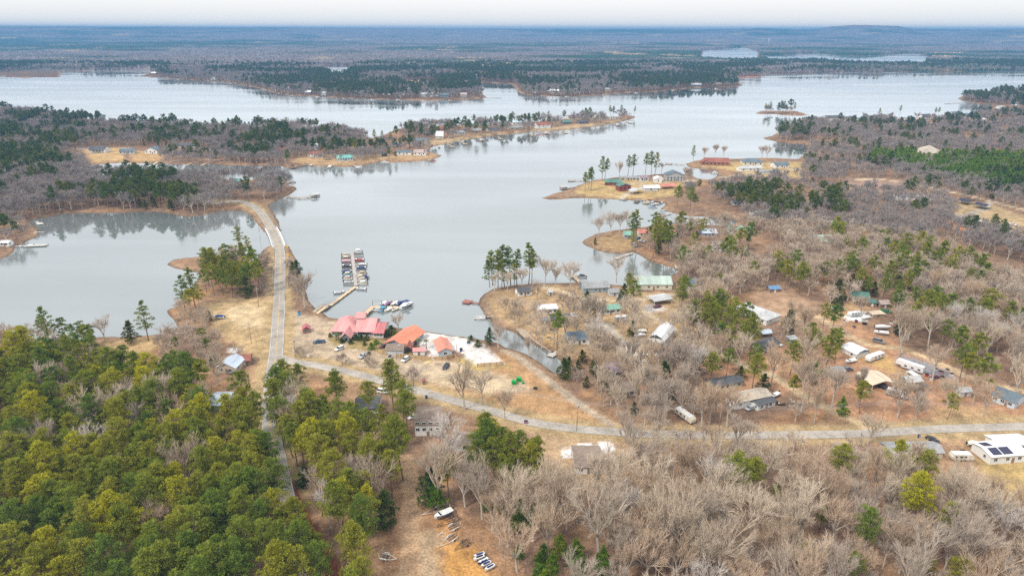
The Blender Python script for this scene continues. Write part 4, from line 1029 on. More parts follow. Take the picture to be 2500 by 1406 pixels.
H_('cream cabin with a green metal roof in the clearing', (2082, 736), (2120, 739), 7, 3.0, 1.7, wc='cream', rc='green', wins=2, ridge='along')
H_('low green roofed lean-to beside the green roofed cabin', (2118, 748), (2140, 749), 4, 2.2, .5, roof='flat', wc='brown', rc='green', wins=0, name='shed', cat='shed')
H_('unroofed tan plywood shed in the clutter', (2130, 776), (2158, 774), 3.5, 1.8, .3, roof='flat', wc='tan', rc='tan', wins=0, name='shed', cat='shed')
H_('light blue grey house at the road corner under pines', (2419, 978), (2474, 999), 9, 3.0, 1.8, wc='pblue', rc='slate', wins=3)
H_('small grey shed under the pine clump', (2343, 968), (2370, 966), 3.5, 2.2, .8, wc='lgrey', rc='lgrey', wins=0, name='shed', cat='shed')
H_('open carport with a wide tan metal roof in the camper park', (2128, 952), (2182, 946), 10, 2.4, 1.3, wc='white', rc='tan', posts=True, ridge='across', name='carport', cat='carport')
H_('white fabric garage with a rounded roof in the camper park', (2089, 876), (2121, 868), 8, 2.2, 1.6, roof='barn', ridge='across', wc='white', rc='white', wins=0, door=False, name='fabric_garage', cat='garage')
H_('small faded metal shed behind leafless branches in the camper park', (2033, 917), (2060, 915), 4, 2.1, .9, wc='lgrey', rc='lgrey', wins=0, name='shed', cat='shed')
H_('grey roofed hut beside the fifth wheel camper', (2215, 945), (2250, 942), 5, 2.3, 1.1, wc='dgrey', rc='lgrey', wins=0, name='shed', cat='shed')
H_('old house with a rust streaked silver roof west of the road', (532, 910), (576, 912), 9, 2.8, 2.0, wc='beige', rc='pblue', wins=2, ridge='across', reach=30)
H_('dark red roofed shed beside the silver roofed house', (583, 893), (611, 891), 6, 2.4, 1.5, wc='brown', rc='redbrown', wins=0, name='shed', cat='shed', reach=24)
H_('pale blue roofed house hidden among the pines west of the road', (510, 1003), (556, 1003), 10, 2.6, 1.7, wc='lgrey', rc='pblue', wins=2, reach=22)
H_('dark grey roofed house among leafless trees below the side road', (868, 1012), (925, 1010), 9, 2.7, 1.6, wc='lgrey', rc='dark', wins=3, reach=17)
H_('white roofed trailer glimpsed between pines by the main road', (745, 1003), (775, 1003), 5, 2.4, .6, wc='white', rc='white', wins=2, name='trailer_home', reach=10)
H_('house with a purple grey roof sunk in the leafless hollow', (1482, 922), (1516, 920), 9, 2.6, 2.0, wc='tan', rc='purple', wins=2, reach=6)
H_('brown roofed house with snow on its ridge in the leafless hollow', (1498, 972), (1552, 966), 8, 2.6, 1.6, wc='beige', rc='brown', wins=3, reach=7)
H_('grey house tucked behind the dark pines at the cove', (1676, 706), (1712, 704), 9, 2.8, 1.8, wc='lgrey', rc='slate', wins=2, reach=8)
H_('small white shed beside the dirt lane on the point', (1422, 748), (1432, 747), 3, 2.2, .8, wc='white', rc='white', wins=0, name='shed', cat='shed')
H_('small white shed on the brown lawn between dark conifer and lake', (1340, 722), (1349, 721), 3, 2.2, .8, wc='white', rc='lgrey', wins=0, name='shed', cat='shed')
H_('flat roofed tool shed left of the tan house', (1325, 792), (1337, 791), 3, 2.0, .5, roof='flat', wc='brown', rc='grey', wins=0, name='shed', cat='shed')
H_('dark roofed lean-to among the pines by the long white house', (1757, 808), (1776, 806), 4, 2.2, .8, wc='grey', rc='slate', wins=0, name='shed', cat='shed')
H_('low brown roofed outbuilding behind the green roofed cabin', (2150, 752), (2172, 751), 5, 2.2, 1.2, wc='brown', rc='rust', wins=0, name='shed', cat='shed')
H_('white roofed shelter seen through leafless trees at the back of the park', (2318, 764), (2346, 763), 6, 2.4, .9, wc='white', rc='white', wins=0, name='shelter', cat='shelter', reach=14)
H_('dark roofed cabin half hidden above the second cove', (1790, 502), (1812, 502), 8, 2.8, 1.4, wc='lgrey', rc='dark', wins=2, reach=14)
# ---- lodge point
H_('lodge with red walls and a green roof on the golden lawn', (1477, 453), (1517, 454), 10, 3.0, 2.2, wc='red', rc='green', wins=4, porch=0, reach=30)
H_('two storey red wing with a green roof beside the lodge', (1512, 468), (1540, 466), 8, 4.8, 1.8, wc='red', rc='green', wins=3, ridge='across', reach=30)
H_('open white boathouse on the lodge point shore', (1545, 475), (1570, 472), 7, 2.6, 1.4, wc='white', rc='lgrey', posts=True, ridge='across', name='boathouse', cat='boathouse', reach=25)
H_('long shed with a snow white roof beside the boathouse', (1574, 467), (1611, 466), 9, 2.8, 1.6, wc='lgrey', rc='white', wins=1, name='shed', cat='shed', reach=25)
H_('open shed with a coral red roof on the lodge point', (1617, 463), (1650, 461), 9, 2.8, 1.4, wc='brown', rc='red', posts=True, name='shed', cat='shed', reach=30)
H_('white garage with a white roof behind the red roofed shed', (1598, 446), (1619, 446), 9, 3.2, 1.8, wc='white', rc='white', wins=1, ridge='across', name='garage', cat='garage', reach=25)
H_('tall grey house with a dark gabled roof on the lake', (1627, 442), (1668, 442), 12, 5.4, 3.2, wc='grey', rc='slate', wins=5, ridge='across', reach=30)
H_('white house with a purple brown roof behind the lodge', (1564, 443), (1584, 442), 9, 3, 1.8, wc='pblue', rc='purple', wins=2, reach=25)
H_('low grey roofed cabin right behind the lodge', (1515, 441), (1556, 441), 8, 2.6, .9, wc='beige', rc='grey', wins=3, reach=20)
H_('small dark roofed cabin at the root of the lodge point', (1680, 457), (1698, 456), 7, 2.6, 1.2, wc='slate', rc='dark', wins=1, reach=20)
# ---- brick house point
H_('large brick house with a red brown roof at the water', (1722, 404), (1780, 405), 16, 3.4, 3.6, wc='brick', rc='redbrown', wins=6, reach=22)
H_('red brown gabled wing of the brick house point, nearer the cove', (1713, 403), (1735, 403), 9, 3.0, 2.8, wc='brick', rc='redbrown', wins=2, ridge='across', reach=45, name='garage', cat='garage')
H_('cream house with a dark blue hip roof beside the brick house', (1814, 404), (1864, 405), 15, 3.4, 3.4, roof='hip', wc='cream', rc='slate', wins=4, reach=22)
H_('long white workshop with a pale grey roof on the brick house point', (1808, 419), (1860, 417), 9, 3.0, 1.6, wc='white', rc='lgrey', wins=3, reach=30)
H_('white house with a slate roof behind the pine screen', (1893, 411), (1927, 410), 12, 3.2, 2.2, wc='white', rc='slate', wins=3, reach=30)
H_('long low grey boat shed on the brick house point', (1862, 425), (1900, 424), 8, 2.4, 1.0, wc='lgrey', rc='grey', wins=0, reach=20, name='shed', cat='shed')
# ---- coves on the right
H_('small house with a teal green roof on the grassy point', (1524, 583), (1544, 583), 8, 2.8, 1.6, wc='grey', rc='mint', wins=2, reach=24)
H_('house with a faded red roof behind the parked cars', (1561, 578), (1588, 577), 8, 2.6, 1.4, wc='cream', rc='red', wins=2, reach=22)
H_('small building with a red roof among trees on the cove', (1636, 575), (1648, 574), 6, 2.6, 1.2, wc='brown', rc='red', wins=1, reach=16)
H_('cream house with a green metal roof by the inner cove', (1778, 570), (1812, 571), 9, 2.9, 2.0, wc='cream', rc='mint', wins=3, reach=22)
H_('smaller green roofed garage beside the cream cove house', (1813, 572), (1836, 571), 8, 2.6, 1.6, wc='cream', rc='mint', wins=1, name='garage', cat='garage', reach=22)
H_('house with a pale blue grey roof on the inner cove', (1715, 578), (1750, 578), 10, 2.6, 2.0, wc='grey', rc='pblue', wins=2, reach=16)
H_('long silver blue roof among grey trees', (1738, 612), (1796, 616), 12, 2.4, 2.2, wc='lgrey', rc='pblue', wins=3, reach=16)
H_('large house with a faded green roof in the grey wood', (1990, 602), (2040, 600), 14, 3.0, 3.0, wc='cream', rc='pgreen', wins=3, reach=14)
H_('small cabin with a bright green roof in the grey wood', (2032, 558), (2052, 557), 8, 3, 1.8, wc='brown', rc='mint', wins=1, reach=16)
H_('white house glimpsed at the edge of the camper wood', (1842, 532), (1866, 530), 8, 3, 1.4, wc='white', rc='grey', wins=2, reach=14)
H_('white and grey house on the far right field', (2380, 555), (2408, 555), 8, 2.8, 1.5, wc='white', rc='lgrey', wins=2, reach=24)
H_('long farm shed with a black roof by the hill track', (2336, 497), (2362, 502), 9, 3, 1.2, wc='dark', rc='solar', posts=True, name='farm_shed', cat='shed', reach=26)
H_('second farm shed with a black roof by the hill track', (2376, 507), (2404, 513), 9, 3, 1.2, wc='dark', rc='solar', posts=True, name='farm_shed', cat='shed', reach=26)
H_('huge beige hip roof rising above the grey wood', (2246, 385), (2308, 386), 26, 5, 7, roof='hip', wc='beige', rc='beige', wins=4, reach=50)
H_('pale blue house behind the trees by the dark track', (2350, 545), (2376, 545), 7, 2.6, 1.2, wc='pblue', rc='pblue', wins=1, reach=14)
# ---- shore houses on the left middle
H_('white house with a dark gabled roof on the cove lawn', (218, 374), (257, 374), 12, 4.2, 3.0, wc='white', rc='dark', wins=5, porch=2, reach=22)
H_('grey house with a low roof between two lawns', (292, 377), (328, 376), 10, 3.4, 2.2, wc='lgrey', rc='slate', wins=4, reach=22)
H_('white gabled house with a blue grey roof above the dirt bank', (354, 376), (384, 376), 13, 4.0, 3.4, wc='white', rc='slate', wins=3, ridge='across', reach=22)
H_('long dark house under trees north of the cove', (426, 361), (478, 361), 12, 3, 2, wc='lgrey', rc='dark', wins=4, reach=20)
H_('dark covered shelter on the brown bank', (512, 388), (524, 388), 7, 2.6, 1.2, wc='brown', rc='dark', posts=True, name='shelter', cat='shelter', reach=20)
H_('brown house with a red brown roof in the shore trees', (677, 374), (700, 374), 10, 3.2, 2, wc='brick', rc='redbrown', wins=2, reach=35)
H_('two storey white house above the sandy bank', (752, 366), (776, 366), 9, 5, 1.8, wc='white', rc='lgrey', wins=4, reach=20)
H_('white and red house just above the small dock', (752, 383), (782, 384), 10, 3.4, 1.8, wc='white', rc='redbrown', wins=4, reach=22)
H_('open dark shelter beside the teal roofed house', (790, 391), (806, 391), 6, 2.4, .8, wc='brown', rc='dark', posts=True, name='shelter', cat='shelter', reach=20)
H_('long white house with a teal metal roof at the shore', (824, 394), (862, 392), 11, 3.2, 2.4, wc='pblue', rc='teal', wins=6, reach=22)
H_('small green roofed house deep in the shore trees', (870, 360), (888, 360), 9, 3, 2, wc='lgrey', rc='mint', wins=2, reach=12)
H_('small dark hut on the brown shore', (932, 382), (943, 382), 5, 2.6, 1, wc='dark', rc='dark', wins=0, name='hut', cat='hut', reach=25)
H_('white garage with a dark open front on the point', (968, 379), (1004, 379), 10, 3.2, 1.6, wc='white', rc='slate', wins=2, name='garage', cat='garage', reach=40)
H_('pale pink house under blossom coloured trees on the point', (1010, 380), (1040, 380), 10, 3.6, 2.4, wc='white', rc='rust', wins=3, reach=30)
H_('teal roofed cabin behind the lagoon pines', (562, 450), (584, 450), 9, 2.8, 1.8, wc='dgrey', rc='teal', wins=2, reach=16)
H_('dark blue house at the left edge trees', (48, 434), (74, 434), 12, 4.5, 2.6, wc='slate', rc='slate', wins=3, reach=30)
H_('red brown shed left of the cove', (50, 404), (64, 404), 8, 3, 2, wc='brick', rc='redbrown', wins=1, reach=14, name='shed', cat='shed')
H_('grey roof between the cove and the lagoon bank', (232, 444), (262, 444), 10, 2.8, 1.8, wc='lgrey', rc='slate', wins=2, reach=14)
H_('white boat house standing on the lagoon spit', (1, 601), (22, 601), 5, 2.4, 1.0, wc='white', rc='white', wins=2, name='boathouse', cat='boathouse', reach=20)
H_('small white house at the left edge of the grey wood', (0, 356), (22, 356), 9, 3, 1.5, wc='white', rc='lgrey', wins=2, reach=12)
# ---- the chain of houses on the north point
for args in [
 ('house with a pale green roof at the channel end of the chain', (1006,310), (1030,310), 10, 4, 3, 'white', 'green'), ('white A-frame house with a silver roof', (1064,338), (1082,338), 9, 3, 6, 'white', 'white'),
 ('red brown roofed house behind the A-frame house', (1066,322), (1096,322), 12, 3.4, 3, 'brick', 'redbrown'), ('house with a wide dark green roof at the start of the chain', (1000,350), (1044,350), 13, 3.2, 2.4, 'beige', 'slate'),
 ('small blue roofed cabin left of the dark green roof', (958,358), (978,357), 9, 3, 1.6, 'lgrey', 'slate'), ('long dark roofed house in the first half of the chain', (1040,332), (1072,331), 10, 3, 2, 'brown', 'dark'),
 ('low grey house midway along the chain', (1110,330), (1136,329), 10, 3.2, 1.8, 'lgrey', 'grey'), ('tan house midway along the chain', (1150,325), (1176,324), 11, 3, 2, 'tan', 'grey'), ('dark roofed house under trees midway along the chain', (1195,323), (1222,321), 11, 3, 2.4, 'beige', 'dark'),
 ('white house with pale blue roof in the chain', (1252,306), (1280,305), 12, 4, 2.2, 'white', 'pblue'), ('low beige house at the shore of the chain', (1246,318), (1278,316), 11, 3, 1.8, 'beige', 'grey'),
 ('white gabled house with a red brown roof in the chain', (1312,315), (1344,313), 14, 5, 3.2, 'white', 'redbrown'), ('house with a dark green roof in the chain', (1376,304), (1396,303), 11, 3, 2.4, 'dgrey', 'green'),
 ('house with a purple brown roof in the chain', (1388,292), (1420,291), 12, 3.2, 3, 'cream', 'purple'), ('dark house under the thick pine in the chain', (1414,303), (1436,302), 10, 3, 2.2, 'dgrey', 'dark'),
 ('tan roofed house behind the thick pine', (1446,294), (1470,293), 12, 3.4, 2.6, 'cream', 'tan'), ('white house with a pale grey roof near the tip', (1474,291), (1492,291), 11, 3.4, 2.2, 'white', 'lgrey'), ('last house before the tip with pale grey roof', (1495,291), (1513,290), 10, 3.6, 2.2, 'white', 'lgrey')]:
    lb, p0, p1, dp, h, rs, wc, rc = args
    H_(lb, p0, p1, dp, h, rs, wc=wc, rc=rc, wins=3, reach=30, group='houses on the north point')
# ---- houses on the right shore
for args in [
 ('tall white house with a dark roof at the island side', (2018,298), (2052,297), 14, 6, 3, 'white', 'dark'), ('blue grey house right of the tall white one', (2066,296), (2092,295), 12, 4, 2.4, 'lgrey', 'slate'), ('slate roofed house among pines on the right shore', (2095,298), (2118,298), 12, 3.4, 2.4, 'cream', 'slate'),
 ('long house with a pale brown roof on the right shore', (2192,300), (2252,299), 14, 3.4, 2.6, 'cream', 'rust'), ('white house with a steep gable on the right shore', (2254,293), (2272,292), 12, 5, 3.4, 'white', 'dark'), ('green roofed garage beside the steep gabled house', (2290,292), (2308,291), 9, 3, 1.6, 'white', 'mint'),
 ('slate roofed house near the right cove', (2328,285), (2352,284), 13, 4, 3.4, 'lgrey', 'slate'), ('wide slate hip roofed house near the right cove', (2356,288), (2392,287), 14, 3.6, 3, 'lgrey', 'slate'), ('white cottage under trees at the right cove', (2392,297), (2408,297), 9, 3, 2, 'white', 'lgrey'),
 ('white house on the far right point', (2482,258), (2500,257), 12, 3.6, 2, 'white', 'lgrey'), ('long white shed behind the far right point', (2440,266), (2452,266), 10, 3.4, 1.6, 'white', 'lgrey')]:
    lb, p0, p1, dp, h, rs, wc, rc = args
    H_(lb, p0, p1, dp, h, rs, wc=wc, rc=rc, wins=3, reach=34, group='houses on the right shore')
# ---- specks of houses on the opposite shore
far = [(142,168,14,'white'),(160,166,12,'cream'),(216,166,11,'white'),(240,161,16,'white'),(250,168,12,'cream'),(375,183,10,'brown'),(430,186,10,'lgrey'),(520,196,10,'white'),(640,207,10,'white'),(668,196,9,'lgrey'),(706,222,22,'white'),(752,231,12,'dgrey'),(790,234,10,'lgrey'),(866,232,14,'dgrey'),(892,232,16,'dgrey'),(944,232,16,'white'),(978,232,16,'white'),(1000,225,8,'white'),(1034,237,14,'lgrey'),(1050,236,13,'white'),(1064,235,12,'white'),(1085,238,20,'slate'),(1132,237,14,'grey'),(1352,228,30,'tan'),(1404,226,10,'cream'),(1484,224,12,'tan'),(1516,217,20,'white'),(1545,214,16,'dgrey'),(1612,206,16,'lgrey'),(1646,208,12,'white'),(1700,212,22,'dgrey'),(1736,200,10,'white'),(1755,211,14,'brown'),(1790,184,12,'white'),(1812,178,8,'white'),(1944,172,22,'white'),(1958,166,10,'white'),(2100,174,10,'cream'),(2118,173,14,'slate'),(2186,164,18,'white'),(2390,170,8,'white'),(2446,171,12,'white'),(2040,149,16,'white'),(2300,137,12,'white'),(820,156,12,'white'),(840,157,10,'white'),(905,164,8,'white'),(1160,190,10,'white')]
places = [('west end', 400), ('west point', 800), ('wooded point', 1200), ('middle shore', 1700), ('east half', 2100), ('east end', 9999)]
for i, (u, v, L, wc) in enumerate(far):
    mpp = G(u, v).length / FPX
    wpx = max(L, 8) * 1.1 / 2
    pl = [p for p, m_ in places if u < m_][0]
    rc = ['lgrey', 'grey', 'brown', 'slate', 'rust', 'white'][i % 6]
    rcn = {'lgrey': 'pale grey', 'grey': 'grey', 'brown': 'brown', 'slate': 'slate', 'rust': 'pinkish', 'white': 'white'}[rc]
    wcn = {'dgrey': 'dark grey', 'lgrey': 'pale grey'}.get(wc, wc)
    near = 'back in the trees' if v < 165 else 'at the waterline'
    sz = 'long' if L > 15 else 'small' if L < 11 else 'plain'
    H_(f'{sz} {wcn} house with a {rcn} roof {near}, {pl} opposite', (u - wpx, v), (u + wpx, v), 14, 5, 3.2, wc=wc, rc=rc, wins=0, door=False, side=False, group='houses on the opposite shore', reach=40, over=.8)
# ------------------------------------------------------------ plant the woods
def blocked(x, y, dd):
    b = dd < 2.5
    for P in CLEARP: b |= inside(P, x, y)
    for P, wd in ALLROAD: b |= segdist(P, x, y, closed=False, lim=wd + 2) < wd
    for (kx, ky, r, reach) in KEEP:
        L = math.hypot(kx, ky); ux, uy = -kx / L, -ky / L
        ex, ey = x - kx, y - ky
        t = np.clip(ex * ux + ey * uy, 0, reach)
        b |= np.hypot(ex - t * ux, ey - t * uy) < r
    return b
KINDS = ['pine', 'bare', 'young', 'cedar', 'scrub']
T = []
taken = []
for zi, (zn, poly, sp_, mix, hr) in enumerate(TZ):
    P = GP(poly)
    r = np.random.default_rng(100 + zi)
    x0, y0 = P.min(0); x1, y1 = P.max(0)
    if zn == 'far_shore': x0 = max(x0, -2400); x1 = min(x1, 2600)
    gx_, gy_ = np.meshgrid(np.arange(x0, x1, sp_), np.arange(y0, y1, sp_))
    gx_ = gx_.ravel() + r.uniform(-.46, .46, gx_.size) * sp_; gy_ = gy_.ravel() + r.uniform(-.46, .46, gy_.size) * sp_
    # inside the view, with a margin for a step to the side
    u_, v_, d_ = proj(gx_, gy_, 10.0)
    k = inside(P, gx_, gy_) & (u_ > -420) & (u_ < 2920)
    gx_, gy_ = gx_[k], gy_[k]
    if zn == 'far_shore':      # wooded, with lots and lawns left open in places
        k = fbm(gx_, gy_, 120, 41) > .28
        gx_, gy_ = gx_[k], gy_[k]
    elif sp_ > 7.1 and zn not in ('park', 'point_scatter', 'neigh'):
        k = fbm(gx_, gy_, 45, 43) > .33
        gx_, gy_ = gx_[k], gy_[k]
    if not len(gx_): continue
    dd = shore_dist(gx_, gy_, 20.0)
    k = ~blocked(gx_, gy_, dd)
    gx_, gy_ = gx_[k], gy_[k]
    # kinds come in drifts, not salt and pepper
    names = list(mix); pr = np.array([mix[q] for q in names]); pr = pr / pr.sum()
    nn = fbm(gx_, gy_, 38 if zn != 'far_shore' else 150, 50)
    nn = (np.argsort(np.argsort(nn)) + .5) / max(len(nn), 1)
    rr = (.62 * nn + .38 * r.random(len(nn))) if zn != 'far_shore' else (.5 * nn + .5 * r.random(len(nn))); rr = (np.argsort(np.argsort(rr)) + .5) / max(len(rr), 1)
    ki = np.searchsorted(np.cumsum(pr), rr)
    for a, b, kk in zip(gx_, gy_, ki):
        kd = names[min(kk, len(names) - 1)]
        T.append((a, b, kd, r.uniform(*hr), r.uniform(0, 6.283), zn))
print('trees planned', len(T))

ZB = {}
for zn, poly, *_r in TZ:
    P = GP(poly); u0 = [P[:, 0].min(), P[:, 1].min(), P[:, 0].max(), P[:, 1].max()]
    if zn in ZB: u0 = [min(u0[0], ZB[zn][0]), min(u0[1], ZB[zn][1]), max(u0[2], ZB[zn][2]), max(u0[3], ZB[zn][3])]
    ZB[zn] = u0
ZB['wood_w'][0] = -150; ZB['wood_w'][1] = 120; ZB['bare_wood'][2] = 120; ZB['bare_wood'][1] = 125
HUES = {'pine': [mat_foliage('pine_dark_green', [(.17, .24, .045), (.21, .27, .045)], zone=.02), mat_foliage('pine_green', [(.23, .285, .045), (.28, .305, .045)], zone=.02), mat_foliage('pine_olive', [(.30, .315, .045), (.35, .34, .05)], zone=.02), mat_foliage('pine_yellow_green', [(.39, .385, .04), (.48, .45, .035)], zone=.02)],
        'bare': [mat_plain_rand('branches_grey', [(.42, .35, .285), (.48, .40, .33)]), mat_plain_rand('branches_brownish', [(.47, .355, .255), (.54, .41, .30)]), mat_plain_rand('branches_pale', [(.54, .45, .345), (.61, .51, .40)]), mat_plain_rand('branches_whitish', [(.56, .50, .45), (.63, .57, .52)])]}
TREE_WORDS = {
 'wood_w': 'in the pinewood west of the road', 'wood_w_edge': 'on the lake edge of the western pinewood',
 'wood_c': 'in the pinewood by the clearing', 'wood_c2': 'among the roofs south of the side road',
 'road_belt': 'between the road and the red ditch', 'creek_bank': 'on the creek bank', 'cove_bank': 'on the inner cove bank', 'cove_bank2': 'on the sandy north bank', 'creek_side': 'at the head of the narrow creek', 'lane_wood': 'beside the white metal barn', 'point_scatter': 'on the dock point lawn',
 'grove': 'in the roadside grove', 'bare_wood': 'in the wide leafless wood',
 'under': 'in the green thicket', 'under2': 'in the thicket beside the boat trailers', 'scrub': 'on the leafless wood floor',
 'verge': 'along the south verge of the side road', 'hollow': 'in the hollow by the path', 'hollow2': 'at the head of the narrow creek', 'hollow3': 'beside the white metal barn',
 'near_right': 'between the lane and the camper park', 'mid_right': 'in the wood beyond the camper park', 'park': 'standing in the camper park', 'park_pines': 'in the pine clump at the camper park',
 'park_edge': 'on the roadside edge of the camper park', 'islet_wood': 'on the point west of the causeway', 'trackside': 'beside the dirt track', 'neigh': 'among the houses and campers', 'left_shore': 'by the boat ramp clearing', 'causeway_scrub': 'on the causeway bank',
 'right_far': 'in the grey north wood', 'cluster_pines': 'in the far pine clump', 'ridge_pines': 'on the ridge behind the green roofed lodge', 'plantation': 'in the young pine plantation',
 'lagoon_bank': 'on the far bank of the lagoon', 'lagoon_pines': 'on the far bank of the lagoon', 'lagoon_left': 'on the left bank of the lagoon'}
KW = {'pine': ('pine_tree', 'pine', 'pine tree'), 'bare': ('bare_tree', 'leafless tree', 'leafless tree'), 'young': ('young_pine', 'young pine', 'young pine tree'), 'cedar': ('cedar_tree', 'dark cedar', 'cedar tree'), 'scrub': ('bare_shrub', 'leafless shrub', 'shrub')}
def put_tree(kind, x, y, s, rz, label, group, variant=None, mesh=None, sz=None, hue=None):
    nm, wd, cat = KW[kind]
    lib = ME[mesh or kind]
    i = random.randrange(len(lib)) if variant is None else variant % len(lib)
    e = empty(nm, (x, y, float(ground_z(x, y)[0]) - .08), rz, label, cat, group)
    e.scale = (s, s, sz or s * random.uniform(.94, 1.06))
    e.rotation_euler = (random.gauss(0, .03), random.gauss(0, .03), rz)
    link('trunk', lib[i][0], e); cr_ = link('crown', lib[i][1], e)
    if hue is not None:
        cr_.material_slots[0].link = 'OBJECT'; cr_.material_slots[0].material = HUES[kind][hue]
    return e
